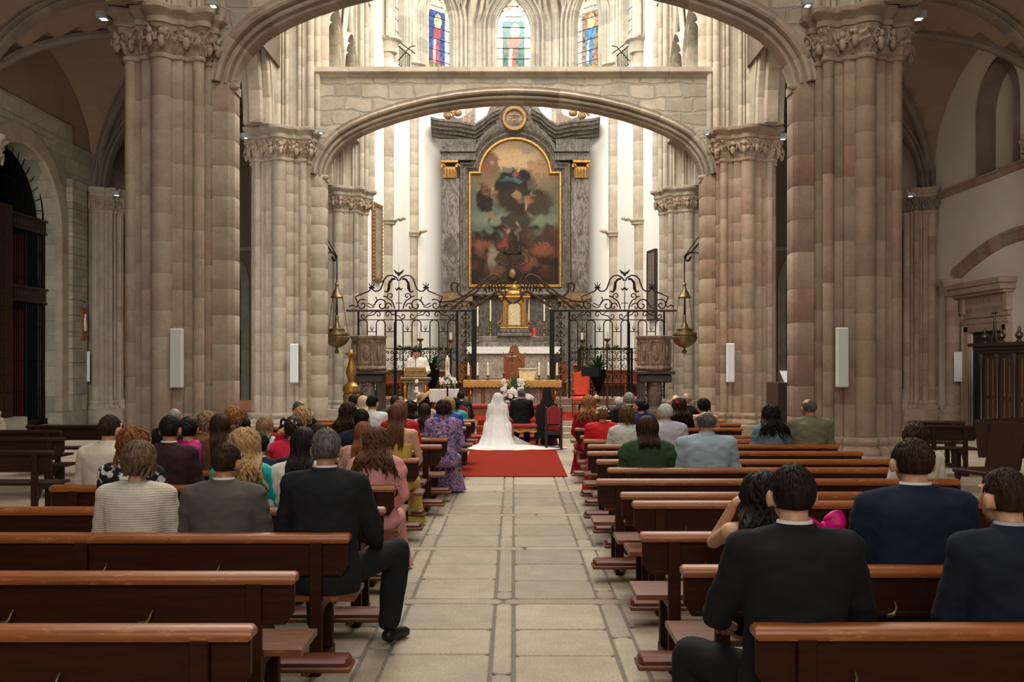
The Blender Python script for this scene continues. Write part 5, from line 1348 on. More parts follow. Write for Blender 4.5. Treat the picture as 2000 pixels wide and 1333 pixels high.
# ------------------------------------------------ coral red armchair
def fancy_chair(x, y, z, rz, label, name, woodm, clothm, hb=1.1, w_=.6, hs=.45, prefix='chair'):
    r = empty(name, (x, y, z), rz, label, 'chair')
    mb = MB()
    for s in (-1, 1): mb.bbox(s*(w_/2-.03)-.025, s*(w_/2-.03)+.025, .20, .25, 0, hb, .006)
    mb.build('back_posts', woodm, r)
    mb = MB(); top = [(-w_/2+.05, hs+.1), (-w_/2+.05, hb-.06), (-w_*.3, hb-.02), (0, hb+.04), (w_*.3, hb-.02), (w_/2-.05, hb-.06), (w_/2-.05, hs+.1)]
    mb.loft([[(q*.98, y_, zz) for q, zz in top] for y_ in (.185, .195)]+[[(q, y_, zz) for q, zz in top] for y_ in (.2, .26)]+[[(q*.97, .27, zz) for q, zz in top]]); fixn(mb.build('backrest', clothm, r))
    mb = MB(); mb.bbox(-w_/2, w_/2, -.26, .22, hs-.05, hs+.06, .03); mb.build('seat', clothm, r)
    mb = MB(); mb.bbox(-w_/2, w_/2, -.27, .24, hs-.12, hs-.05, .01); mb.build('seat_rail', woodm, r)
    for s in (-1, 1):
        mb = MB(); mb.lathe((s*(w_/2-.035), -.23, 0), [(.02, 0), (.035, .05), (.02, .12), (.035, .25), (.03, hs-.1)], 10); mb.build('leg', woodm, r)
        mb = MB(); mb.bbox(s*(w_/2-.03)-.03, s*(w_/2-.03)+.03, -.25, .22, hs+.22, hs+.26, .01) if name != 'side_chair' else mb.bbox(s*(w_/2-.03)-.012, s*(w_/2-.03)+.012, -.2, .2, .12, .15, .004); mb.build('armrest' if name != 'side_chair' else 'stretcher', woodm, r)
    return r
# the armchair stands with its back to the right wall of the choir, facing the nave
rc = fancy_chair(PXx(1136, 25.2), 25.2, .388, 0, 'coral red upholstered armchair on the platform right of the altar', 'armchair', M['stallwood'], M['redcoral'], 1.13, .48, .46)
mst = empty('music_stand', (PXx(1152, 24.9), 24.75, .388), 0, 'black music stand beside the coral red armchair', 'music stand')
mb = MB(); mb.tube([(0, 0, .1), (0, 0, 1.1)], .012, 6)
for k in range(3): a = 2*PI*k/3+.4; mb.tube([(0, 0, .25), (.22*math.cos(a), .22*math.sin(a), .012)], .01, 5)
mb.build('tripod', M['blackmetal'], mst)
mb = MB(); mb.loft([[(-.22, -.02, 1.04), (.22, -.02, 1.04), (.22, 0, 1.04), (-.22, 0, 1.04)], [(-.22, .08, 1.26), (.22, .08, 1.26), (.22, .10, 1.26), (-.22, .10, 1.26)]]); mb.build('desk', M['blackmetal'], mst)
# ------------------------------------------------ pictures on the choir side walls
def on_wall(s, t0, t1, z0, z1, name, label, cat, frame_m, inner_m, fw, extra=None):
    a, b = Vector((s*4.55, 30.95)), Vector((s*4.22, 32.8)); p0, p1 = a.lerp(b, t0), a.lerp(b, t1); c = (p0+p1)/2; d = (p1-p0); ln = d.length; ang = math.atan2(d.y, d.x)
    off = Vector((-s*.06, 0)); r = empty(name, (c.x+off.x, c.y, (z0+z1)/2), ang, label, cat); h = (z1-z0)/2; sgn = 1 if s < 0 else -1
    mb = MB(); sd = -.0
    for (x0, x1, za, zb) in ((-ln/2, ln/2, h-fw, h), (-ln/2, ln/2, -h, -h+fw), (-ln/2, -ln/2+fw, -h+fw, h-fw), (ln/2-fw, ln/2, -h+fw, h-fw)): mb.bbox(x0, x1, -.05, .05, za, zb, .02)
    if extra:
        for k in range(int(4*h/.12)):
            z = -h+(k+.5)*.12*1.0
            if z > h: break
            for x in (-ln/2, ln/2): mb.ell((x, -.02, z), (.035, .05, .05), 6, 5)
    mb.build('frame', frame_m, r)
    mb = MB(); mb.box(-ln/2+fw*.9, ln/2-fw*.9, -.02, .02, -h+fw*.9, h-fw*.9); mb.build('canvas', inner_m, r)
on_wall(-1, .22, .66, 4.35, 6.85, 'framed_picture', 'tall picture in a carved gilt frame on the wall left of the retable', 'picture', M['goldleaf'], plain('faded_picture', (.38, .33, .26), .6, scale=3, var=.25), .13, True)
on_wall(1, .10, .55, 3.1, 5.35, 'hanging_panel', 'dark brown hanging panel on the wall right of the retable', 'panel', M['darkwood'], M['dark_pulpit'], .06)
# ------------------------------------------------ wedding furniture
pd = empty('prie_dieu', (PXx(990, 21.6), 21.80, .016), 0, 'long kneeling desk with red velvet rail in front of the bride and groom', 'kneeler')
mb = MB(); mb.bbox(-.80, .80, -.10, .14, .74, .84, .03); mb.build('velvet_rail', M['redvelvet'], pd)
mb = MB(); mb.bbox(-.78, .78, -.06, .10, .60, .74, .01)
for x in (-.74, 0, .74): mb.bbox(x-.035, x+.035, -.04, .05, 0, .62, .006); mb.bbox(x-.035, x+.035, -.62, .05, 0, .07, .006)
mb.bbox(-.74, .74, -.02, .02, .3, .36, .005); mb.build('frame', M['stallwood'], pd)
mb = MB(); mb.bbox(-.78, .78, -.62, -.34, .13, .20, .03); mb.build('kneeling_pad', M['redvelvet'], pd)
mb = MB(); mb.bbox(-.76, .76, -.60, -.36, .07, .13, .01); mb.build('kneeling_board', M['stallwood'], pd)
def stool(x, y, label):
    r = empty('upholstered_stool', (x, y, .016), 0, label, 'stool')
    mb = MB(); mb.bbox(-.30, .30, -.22, .22, .40, .49, .03); mb.build('cushion', M['redvelvet'], r)
    mb = MB(); mb.bbox(-.29, .29, -.21, .21, .33, .40, .01); mb.tube([(-.28, -.22, .36), (-.14, -.225, .32), (0, -.22, .35), (.14, -.225, .32), (.28, -.22, .36)], .02, 6); mb.build('apron', M['gold'], r)
    for sx in (-1, 1):
        for sy in (-1, 1):
            mb = MB(); mb.tube(chaikin([(sx*.27, sy*.19, .36), (sx*.30, sy*.21, .25), (sx*.25, sy*.18, .10), (sx*.30, sy*.21, .02)], 1), [.03]*3+[.02]*9 if 0 else .02, 6); mb.build('leg', M['gold'], r)
stool(PXx(1029, 20.3), 20.55, 'gilded stool with red cushion under the groom')
fancy_chair(PXx(1081, 20.3), 20.35, .002, PI, 'dark wooden chair with red velvet back under the woman in the black mantilla', 'side_chair', M['darkwood'], M['redvelvet'], .86, .36, .42)
fancy_chair(PXx(903, 20.6), 20.5, .002, PI, 'dark wooden chair with red velvet back under the man at left of the couple', 'side_chair', M['darkwood'], M['redvelvet'], .86, .36, .42)
# ------------------------------------------------ pews
def pew(name, x0, x1, y, label, group, frames=3, hooks=True, dark=False, h=.785, kneel=True, rz=0):
    cx = (x0+x1)/2; w_ = (x1-x0)/2; r = empty(name, (cx, y, 0), rz, label, 'bench', group)
    ra, pw, st = (M['pewrail'], M['pew'], M['pewseat']) if not dark else (M['pewd'], M['pewd'], M['pewd'])
    mb = MB(); pr = [(-.045, h-.05), (-.05, h-.035), (-.045, h-.015), (-.03, h), (.03, h), (.045, h-.012), (.05, h-.03), (.045, h-.05)]
    mb.loft([[(X, a, b*k+(1-k)*(h-.025)) for a, b in pr] for X, k in ((-w_, .6), (-w_+.012, 1), (w_-.012, 1), (w_, .6))])
    mb.build('top_rail', ra, r, smooth=50)
    mb = MB(); z0, z1 = h-.24, h-.05
    out = [(-w_+.01, z1), (-w_+.01, z0+.06), (-w_+.05, z0), (w_-.05, z0), (w_-.01, z0+.06), (w_-.01, z1)]
    mb.loft([[(x, yy, z) for x, z in out] for yy in (-.012, .012)]); mb.bbox(-w_+.06, w_-.06, -.02, -.008, z0, z0+.025, .004); fixn(mb.build('back_panel', pw, r, smooth=20))
    mb = MB(); mb.loft([[(X, a, b) for a, b in ((.0, .395), (.0, .425), (.33, .43), (.37, .425), (.38, .41), (.37, .395))] for X in (-w_-.02, -w_, w_, w_+.02)]); fixn(mb.build('seat', st, r, smooth=30))
    xs = [-w_+.19+(2*w_-.38)*k/(frames-1) for k in range(frames)]
    for x in xs:
        mb = MB()
        mb.bbox(x-.035, x+.035, -.05, -.012, 0, h-.045, .004)      # rear post
        mb.bbox(x-.035, x+.035, .28, .34, .06, .395, .004)         # front leg
        mb.bbox(x-.035, x+.035, -.10, .38, 0, .06, .006)           # foot runner
        mb.bbox(x-.03, x+.03, -.012, .34, .34, .395, .004)
        mb.loft([[(x+q, a, b) for a, b in ((-.012, .34), (.12, .34), (-.012, .18))] for q in (-.02, .02)])
        fixn(mb.build('bench_frame', pw, r, smooth=20))
    if kneel:
        mb = MB()
        for x in xs: mb.bbox(x-.02, x+.02, -.34, -.05, .075, .115, .004)
        mb.bbox(-w_-.06, w_+.06, -.38, -.20, .105, .135, .008)
        mb.build('kneeler_board', st, r)
        mb = MB(); pr = [(-.37, .135), (-.375, .155), (-.35, .175), (-.23, .175), (-.205, .155), (-.21, .135)]
        mb.loft([[(X*1, a*(1-k)+(-.29)*k, b*(1-k)+.15*k) for a, b in pr] for X, k in ((-w_-.05, .5), (-w_-.03, 0), (w_+.03, 0), (w_+.05, .5))]); mb.build('kneeler_pad', M['kneeler'], r, smooth=50)
    if hooks:
        nh = int(2*w_/.62)
        for k in range(nh):
            x = -w_+.35+k*.64
            if x > w_-.2: break
            mb = MB(); mb.tube([(x+.02, -.022, h-.17), (x+.02, -.045, h-.185), (x+.015, -.05, h-.205), (x, -.055, h-.222), (x-.03, -.06, h-.225)], [.005, .005, .006, .011, .010], 6); mb.build('bag_hook', M['brass'], r)
    return r
M['pewd'] = wood('old_dark_bench_wood', (.045, .020, .011), (.024, .011, .007), .5, coat=.05)
LROWS = [(1222, -3.95, -.955), (1118, -3.95, -1.0), (1042, -3.95, -.925), (991, -3.95, -.86), (948, -3.66, -.935), (919, -3.9, -1.0), (895, -3.9, -.955), (880, -3.9, -1.01), (869, -3.9, -.85), (855.5, -3.9, -.85), (846, -3.9, -.85), (834, -3.7, -.72), (826, -3.7, -.69), (820, -3.7, -.65)]
RROWS = [(1220, .884, 3.85), (1105, .80, 3.8), (1040, .723, 3.9), (979, .833, 3.9), (962, .80, 3.30), (936, .69, 3.71), (914, .867, 3.9), (898, .83, 3.87), (882, .807, 3.82), (868.5, .88, 3.86), (858.5, .89, 3.8), (851, .89, 3.8), (836, .92, 3.42), (827, 1.0, 3.66), (821, 1.0, 3.6)]
ORD = ['nearest', 'second', 'third', 'fourth', 'fifth', 'sixth', 'seventh', 'eighth', 'ninth', 'tenth', 'eleventh', 'twelfth', 'thirteenth', 'fourteenth', 'fifteenth']
def rowY(py): return 1876.4/(py-710)
for k, (py, a, b) in enumerate(LROWS):
    pew('church_pew', a, b, rowY(py), 'left block wooden pew, %s row from the camera' % ORD[k], 'pews left of the aisle', kneel=k not in (11, 12, 13), hooks=k < 6)
for k, (py, a, b) in enumerate(RROWS):
    pew('church_pew', a, b, rowY(py), 'right block wooden pew, %s row from the camera' % ORD[k], 'pews right of the aisle', kneel=k not in (4, 11, 13, 14), hooks=k < 6)
# older benches in the left aisle
def dbench(x, y, rz, ln, label): return pew('side_bench', x-ln/2, x+ln/2, y, label, 'dark benches in the side aisles', frames=2, hooks=False, dark=True, kneel=False, rz=rz)
dbench(PXx(146, 15.6), 15.6, 0, 1.5, 'dark side bench standing behind the others before the grille')
dbench(PXx(45, 14.5)-.6, 14.4, 0, 2.4, 'long dark side bench in front of the grilled arch')
dbench(PXx(30, 13.2), 13.0, 0, 1.5, 'short dark side bench in front of the longer one, left aisle')
dbench(PXx(-20, 11.0), 11.0, 0, 1.4, 'dark side bench cut by the left picture edge')
# slanted benches in the right aisle
rr = dbench(6.78, 15.5, -.12, .85, 'dark worn bench in the right aisle behind the woman in white')
rr2 = dbench(7.1, 16.7, -.12, .9, 'dark worn bench further back in the right aisle')
# chair and board at the right picture edge
cb = empty('wooden_chair', (PXx(1925, 12.2), 12.2, 0), -1.25, 'old wooden chair with turned legs at the right picture edge', 'chair')
mb = MB(); mb.bbox(-.28, .28, -.26, .26, .40, .45, .01); mb.build('seat', M['pewd'], cb)
mb = MB(); mb.loft([[(-.27, .24, .45), (.27, .24, .45), (.27, .27, .45), (-.27, .27, .45)], [(-.27, .36, 1.02), (.27, .36, 1.02), (.27, .40, 1.02), (-.27, .40, 1.02)]]); mb.build('backrest', M['pewd'], cb)
for sx in (-1, 1):
    for sy in (-1, 1): mb = MB(); mb.lathe((sx*.23, sy*.21, 0), [(.02, 0), (.035, .06), (.02, .12), (.035, .2), (.025, .28), (.04, .36), (.04, .40)], 10); mb.build('leg', M['pewd'], cb)
bd = empty('display_board', (PXx(1985, 12.6), 12.6, 0), -.15, 'dark board on folding iron legs behind the old chair', 'board')
mb = MB(); mb.loft([[(-.45, -.02, .55), (.6, -.02, .55), (.6, .02, .55), (-.45, .02, .55)], [(-.45, .16, 1.02), (.6, .16, 1.10), (.6, .20, 1.10), (-.45, .20, 1.02)]]); mb.build('panel', M['pewd'], bd)
mb = MB(); 
for a, b in (((-.3, -.2, 0), (-.1, .08, .7)), ((-.1, .25, 0), (-.28, .08, .7)), ((.3, -.2, 0), (.2, .08, .7)), ((.5, .25, 0), (.3, .08, .7))): mb.tube([a, b], .012, 6)
mb.build('folding_legs', M['blackmetal'], bd)
# ------------------------------------------------ people
def ell_rings(mb, rings, n=20):
    """rings: (x, y, z, rx, ry)"""
    mb.loft([[(x+rx*math.cos(2*PI*i/n), y+ry*math.sin(2*PI*i/n), z) for i in range(n)] for x, y, z, rx, ry in rings])
def limb(mb, pts, rs, n=12):
    P_ = [Vector(p) for p in pts]
    # rounded ends
    d0 = (P_[0]-P_[1]).normalized(); d1 = (P_[-1]-P_[-2]).normalized()
    pp = [P_[0]+d0*rs[0]*.9, P_[0]+d0*rs[0]*.55]+P_+[P_[-1]+d1*rs[-1]*.55, P_[-1]+d1*rs[-1]*.9]
    rr = [rs[0]*.35, rs[0]*.8]+list(rs)+[rs[-1]*.8, rs[-1]*.35]
    mb.tube(pp, rr, n)
def remesh(mb, voxel, smooth=6, fac=.5):
    me = bpy.data.meshes.new('tmp'); me.from_pydata(mb.v, [], mb.f); me.update()
    o = bpy.data.objects.new('tmp', me); COL.objects.link(o)
    bm = bmesh.new(); bm.from_mesh(me); bmesh.ops.recalc_face_normals(bm, faces=bm.faces); bm.to_mesh(me); bm.free()
    m = o.modifiers.new('r', 'REMESH'); m.mode = 'VOXEL'; m.voxel_size = voxel; m.adaptivity = 0
    s = o.modifiers.new('s', 'SMOOTH'); s.factor = fac; s.iterations = smooth
    dg = bpy.context.evaluated_depsgraph_get(); e = o.evaluated_get(dg)
    r = bpy.data.meshes.new_from_object(e); bpy.data.objects.remove(o); bpy.data.meshes.remove(me)
    r.polygons.foreach_set('use_smooth', [True]*len(r.polygons)); return r
def warp(me, fn):
    n = len(me.vertices); co = [0.0]*(3*n); me.vertices.foreach_get('co', co)
    for i in range(n):
        q = fn(Vector(co[3*i:3*i+3])); co[3*i:3*i+3] = q
    me.vertices.foreach_set('co', co); me.update()
def normal_noise(me, amp, sc, seed=0, stretch=(1, 1, 1)):
    ns = [v.normal.copy() for v in me.vertices]
    for v, nn in zip(me.vertices, ns):
        q = Vector((v.co.x*sc*stretch[0]+seed, v.co.y*sc*stretch[1], v.co.z*sc*stretch[2]))
        k = noise.noise(q); k = (1-abs(k)*2.2)*.7+noise.noise(q*2.3)*.4
        v.co += nn*amp*k
    me.update()
HC = Vector((0, .03, 1.215)); NK = Vector((0, -.005, 1.12))
POSES = {
 'sit': dict(sh=((-.175, -.01, 1.02), (.175, -.01, 1.02)), el=((-.235, .03, .745), (.235, .03, .745)), wr=((-.12, .25, .60), (.12, .25, .60)), kn=((-.12, .43, .50), (.12, .43, .50)), an=((-.12, .44, .08), (.12, .44, .08)), ft=((-.13, .58, .035), (.13, .58, .035))),
}
POSES['touch'] = dict(POSES['sit'], el=((-.21, .25, .91), (.235, .03, .745)), wr=((-.135, .04, 1.17), (.12, .25, .60)))
POSES['cross'] = dict(POSES['sit'], kn=((-.12, .43, .50), (.36, .34, .58)), an=((-.12, .44, .08), (.30, .42, .10)), ft=((-.13, .58, .035), (.38, .52, .035)), el=((-.235, .03, .745), (.26, .06, .74)), wr=((-.12, .25, .60), (.24, .27, .62)))
POSES['wide'] = dict(POSES['sit'], kn=((-.30, .40, .50), (.26, .43, .50)), an=((-.30, .42, .08), (.26, .44, .08)), ft=((-.36, .54, .035), (.28, .58, .035)), el=((-.26, .07, .75), (.26, .06, .74)), wr=((-.20, .32, .66), (.14, .27, .62)))
ST = dict(sh=((-.175, -.01, 1.42), (.175, -.01, 1.42)), el=((-.25, .0, 1.16), (.25, .0, 1.16)), wr=((-.14, .22, 1.10), (.14, .22, 1.10)), kn=((-.10, .02, .50), (.10, .02, .50)), an=((-.10, .0, .08), (.10, .0, .08)), ft=((-.11, .14, .035), (.11, .14, .035)))
def headM(yaw, pitch, dz):
    return Matrix.Translation(NK+Vector((0, 0, dz))) @ Matrix.Rotation(-yaw, 4, 'Z') @ Matrix.Rotation(-pitch, 4, 'X') @ Matrix.Translation(HC-NK)
def hand(mb, wr, d, side):
    d = Vector(d).normalized(); up = Vector((0, 0, 1)); s = d.cross(up).normalized(); n = s.cross(d)
    p = Vector(wr); pc = p+d*.045
    a0 = len(mb.v)
    limb(mb, [p, p+d*.03, p+d*.075], [.024, .033, .030], 10)
    for k, (off, ln) in enumerate(((-.027, .062), (-.009, .072), (.009, .068), (.026, .054))):
        b = p+d*.085+s*off; m1 = b+d*ln*.5-n*.008; m2 = b+d*ln*.85-n*.03
        limb(mb, [b-d*.01, m1, m2], [.0095, .009, .0075], 7)
    b = p+d*.02+s*(-.03*side); limb(mb, [b, b+d*.03+s*(-.02*side)-n*.01, b+d*.055+s*(-.015*side)-n*.02], [.012, .011, .009], 7)
BODY = {}
def body_mesh(key):
    if key in BODY: return BODY[key]
    pose, yaw, pitch, fem = key
    st = pose == 'stand'; J = ST if st else POSES[pose]; dz = .40 if st else 0; W = .92 if fem else 1
    mb = MB()
    zt = lambda z: z+dz
    if st: ell_rings(mb, [(0, 0, .80, .12, .10), (0, 0, .88, .165, .12), (0, 0, .98, .165, .12), (0, -.01, 1.12, .14, .10), (0, 0, 1.25, .155, .11), (0, 0, 1.35, .17, .11), (0, -.01, 1.43, .17, .09), (0, -.01, 1.47, .11, .07), (0, -.01, 1.5, .06, .05)])
    else: ell_rings(mb, [(0, -.01, .42, .12, .09), (0, -.01, .45, .165, .12), (0, 0, .52, .175, .13), (0, -.01, .62, .155, .115), (0, -.01, .72, .14, .10), (0, 0, .85, .155, .11), (0, 0, .95, .17, .11), (0, -.01, 1.03, .17, .09), (0, -.01, 1.07, .11, .07), (0, -.01, 1.10, .06, .05)])
    limb(mb, [(0, -.02, zt(1.04)), (0, -.005, zt(1.10)), (0, .02, zt(1.18))], [.062 if not fem else .054, .053 if not fem else .047, .052 if not fem else .047])
    for k, sd in ((0, -1), (1, 1)):
        sh, el, wr = J['sh'][k], J['el'][k], J['wr'][k]
        limb(mb, [(0, -.01, zt(1.02)), sh], [.06, .052]); limb(mb, [sh, el], [.050*W, .040*W]); limb(mb, [el, wr], [.040*W, .026])
        hip = (sd*.09, .02, .50+(.40 if st else 0)); kn, an, ft = J['kn'][k], J['an'][k], J['ft'][k]
        limb(mb, [hip, kn], [.082, .060]); limb(mb, [kn, tuple((Vector(kn)+Vector(an))/2+Vector((0, -.02, 0))), an], [.058, .055, .038]); limb(mb, [(an[0], an[1]-.03, .05), ft], [.036, .030])
    # head
    hb = MB(); HM = headM(yaw, pitch, dz)
    hb.ell((0, -.005, .01), (.074, .094, .095), 20, 14); hb.ell((0, .03, -.045), (.056, .060, .065), 16, 10); hb.ell((0, .055, -.085), (.03, .03, .025), 10, 8)
    hb.ell((0, .06, .0), (.052, .04, .06), 12, 8)
    hb.tube([(0, .092, .02), (0, .108, -.005), (0, .118, -.028), (0, .10, -.04)], [.010, .012, .016, .012], 8)
    for s in (-1, 1):
        hb.ell((s*.082, -.002, -.014), (.013, .020, .034), 10, 8); hb.ell((s*.028, .088, .036), (.022, .012, .008), 8, 6); hb.ell((s*.03, .08, -.02), (.022, .018, .02), 8, 6)
    hb.ell((0, .094, -.058), (.022, .012, .007), 8, 6); hb.ell((0, .092, -.068), (.018, .012, .007), 8, 6)
    hb.transform(HM); n0 = len(mb.v); mb.v += hb.v; mb.f += [tuple(i+n0 for i in f) for f in hb.f]
    me = remesh(mb, .0095, 3)
    # hands with separate fingers are joined to the same mesh
    hm = MB()
    for k, sd in ((0, -1), (1, 1)):
        wr = Vector(J['wr'][k]); d = (wr-Vector(J['el'][k])).normalized()
        if not st and not (pose == 'touch' and k == 0): d = (d*.4+Vector((-sd*.3, .7, -.35))).normalized()
        if pose == 'touch' and k == 0: d = Vector((.7, .1, .25)).normalized()
        hand(hm, wr, d, sd)
    bm = bmesh.new(); bm.from_mesh(me); tm = bpy.data.meshes.new('h'); tm.from_pydata(hm.v, [], hm.f); tm.update(); bm.from_mesh(tm); 
    for f in bm.faces: f.smooth = True
    bm.to_mesh(me); bm.free(); bpy.data.meshes.remove(tm)
    BODY[key] = me; return me
CLOTH = {}
def cloth_mesh(kind, pose, fem, seed=0):
    key = (kind, pose, fem, seed)
    if key in CLOTH: return CLOTH[key]
    st = pose == 'stand'; J = ST if st else POSES[pose]; dz = .40 if st else 0; W = .93 if fem else 1
    mb = MB(); zt = lambda z: z+dz
    def sleeve(k, r0, r1, r2, full=True, puff=0):
        sh, el, wr = J['sh'][k], J['el'][k], J['wr'][k]
        limb(mb, [sh, el], [r0, r1]); 
        if full: limb(mb, [el, tuple(Vector(el).lerp(Vector(wr), .93))], [r1, r2])
        if puff: mb.ell(tuple(Vector(sh).lerp(Vector(el), .25)), (puff, puff, puff*1.1), 12, 8)
    if kind in ('jacket', 'shirt', 'blouse', 'dress', 'knit', 'vestment', 'vest', 'puff'):
        g = {'jacket': .026, 'shirt': .020, 'blouse': .018, 'dress': .014, 'knit': .026, 'vestment': .05, 'vest': .018, 'puff': .014}[kind]
        if not st:
            hem = .40 if kind == 'jacket' else .43
            ell_rings(mb, [(0, -.02, hem+.01, .165*W+g, .115+g), (0, -.015, .50, .175*W+g, .13+g), (0, -.02, .62, .160*W+g, .115+g), (0, -.02, .72, .150*W+g, .105+g), (0, -.01, .85, .165*W+g, .112+g), (0, -.01, .95, .18*W+g, .112+g), (0, -.015, 1.02, .165*W+g, .095+g), (0, -.015, 1.065, .12*W+g, .07+g), (0, -.01, 1.095, .07+g*.7, .055+g*.5)])
        else:
            ell_rings(mb, [(0, 0, .62, .24, .2), (0, 0, .88, .21, .17), (0, 0, 1.1, .19, .15), (0, 0, 1.3, .20, .145), (0, -.01, 1.43, .18, .12), (0, -.01, 1.475, .12, .09), (0, -.01, 1.50, .07, .06)])
            if kind == 'vestment': ell_rings(mb, [(0, 0, .30, .30, .26), (0, 0, .62, .24, .2)])
        for k in (0, 1):
            sh = Vector(J['sh'][k]); r0 = {'jacket': .066, 'shirt': .062, 'knit': .066, 'vestment': .07}.get(kind, .056)*W
            limb(mb, [(sh.x*.35, -.02, zt(1.062)), (sh.x*.75, -.015, zt(1.04)), tuple(sh+Vector((sh.x*.05, 0, .0)))], [.052, .055, r0])
            if kind == 'vest': continue
            if kind == 'vestment':
                limb(mb, [tuple(sh), J['el'][k]], [.075, .085]); limb(mb, [J['el'][k], J['wr'][k]], [.085, .10])
            else: sleeve(k, r0, {'jacket': .054, 'shirt': .052, 'knit': .056}.get(kind, .047)*W, {'jacket': .040, 'shirt': .038, 'knit': .042}.get(kind, .035), True, .072 if kind == 'puff' else 0)
    if kind == 'strapless':
        ell_rings(mb, [(0, -.015, .43, .17, .12), (0, 0, .52, .180, .138), (0, -.01, .62, .155, .122), (0, -.01, .72, .142, .11), (0, 0, .85, .160, .120), (0, 0, .925, .170, .120)])
    if kind == 'sleeveless':
        ell_rings(mb, [(0, -.015, .43, .17, .12), (0, 0, .52, .180, .138), (0, -.01, .62, .155, .122), (0, -.01, .72, .142, .11), (0, 0, .85, .160, .120), (0, 0, .96, .172, .120), (0, -.01, 1.02, .14, .10), (0, -.01, 1.06, .10, .075)])
        for k in (0, 1): sh = Vector(J['sh'][k]); limb(mb, [(sh.x*.3, -.02, 1.055), (sh.x*.72, -.015, 1.04)], [.05, .052])
    me = remesh(mb, .013, 5)
    amp = {'jacket': .0075, 'shirt': .010, 'blouse': .006, 'knit': .004, 'vestment': .010, 'dress': .004, 'puff': .005}.get(kind, .003)
    normal_noise(me, amp, 6.5, seed, (1, 1, 1.6)); normal_noise(me, amp*.5, 15, seed+5)
    if kind == 'puff' or kind == 'blouse':
        for v in me.vertices:
            a = math.atan2(v.co.y+.01, v.co.x); v.co += v.normal*.004*math.sin(a*34)
    CLOTH[key] = me; return me
def legs_mesh(kind, pose):
    key = ('legs', kind, pose)
    if key in CLOTH: return CLOTH[key]
    J = ST if pose == 'stand' else POSES[pose]; mb = MB(); hz = .90 if pose == 'stand' else .50
    if kind == 'trousers':
        ell_rings(mb, [(0, -.01, hz-.075, .15, .12), (0, 0, hz+.02, .186, .14), (0, -.01, hz+.12, .165, .125)])
        for k, sd in ((0, -1), (1, 1)):
            kn, an = Vector(J['kn'][k]), Vector(J['an'][k]); limb(mb, [(sd*.09, .02, hz), tuple(kn)], [.092, .074]); limb(mb, [tuple(kn), tuple((kn+an)/2+Vector((0, -.02, 0))), tuple(an+Vector((0, -.005, .03)))], [.076, .076, .066])
    elif kind == 'skirt':
        ell_rings(mb, [(0, -.01, .43, .16, .12), (0, 0, .52, .19, .145), (0, -.01, .62, .165, .125)])
        for sd in (-1, 1): limb(mb, [(sd*.09, .02, .50), (sd*.10, .42, .495)], [.10, .085]); limb(mb, [(sd*.10, .44, .46), (sd*.11, .45, .34)], [.085, .08])
        limb(mb, [(0, .1, .50), (0, .42, .49)], [.085, .07])
        for zz in (.46, .40, .34): limb(mb, [(-.10, .44, zz), (.10, .44, zz)], [.07, .07])
    elif kind == 'longskirt':
        ell_rings(mb, [(0, -.01, .43, .16, .12), (0, 0, .52, .19, .145), (0, -.01, .62, .165, .125)])
        for sd in (-1, 1): limb(mb, [(sd*.09, .02, .50), (sd*.12, .42, .495)], [.10, .085])
        ell_rings(mb, [(0, .44, .56, .10, .05), (0, .44, .50, .20, .09), (0, .45, .30, .21, .10), (0, .47, .10, .25, .13), (0, .47, .02, .27, .15)])
    me = remesh(mb, .014, 5); normal_noise(me, .006, 7, 3); CLOTH[key] = me; return me
def shoes_mesh(pose, side):
    key = ('shoes', pose, side)
    if key in CLOTH: return CLOTH[key]
    J = ST if pose == 'stand' else POSES[pose]; mb = MB()
    for k in (side,):
        an, ft = J['an'][k], J['ft'][k]; limb(mb, [(an[0], an[1]-.035, .048), (an[0]*.5+ft[0]*.5, (an[1]+ft[1])/2, .046), (ft[0], ft[1], .036)], [.042, .042, .034])
    for i, v in enumerate(mb.v): mb.v[i] = (v[0], v[1], max(.003, v[2]))
    me = bpy.data.meshes.new('shoes'); me.from_pydata(mb.v, [], mb.f); me.polygons.foreach_set('use_smooth', [True]*len(me.polygons)); me.update(); CLOTH[key] = me; return me
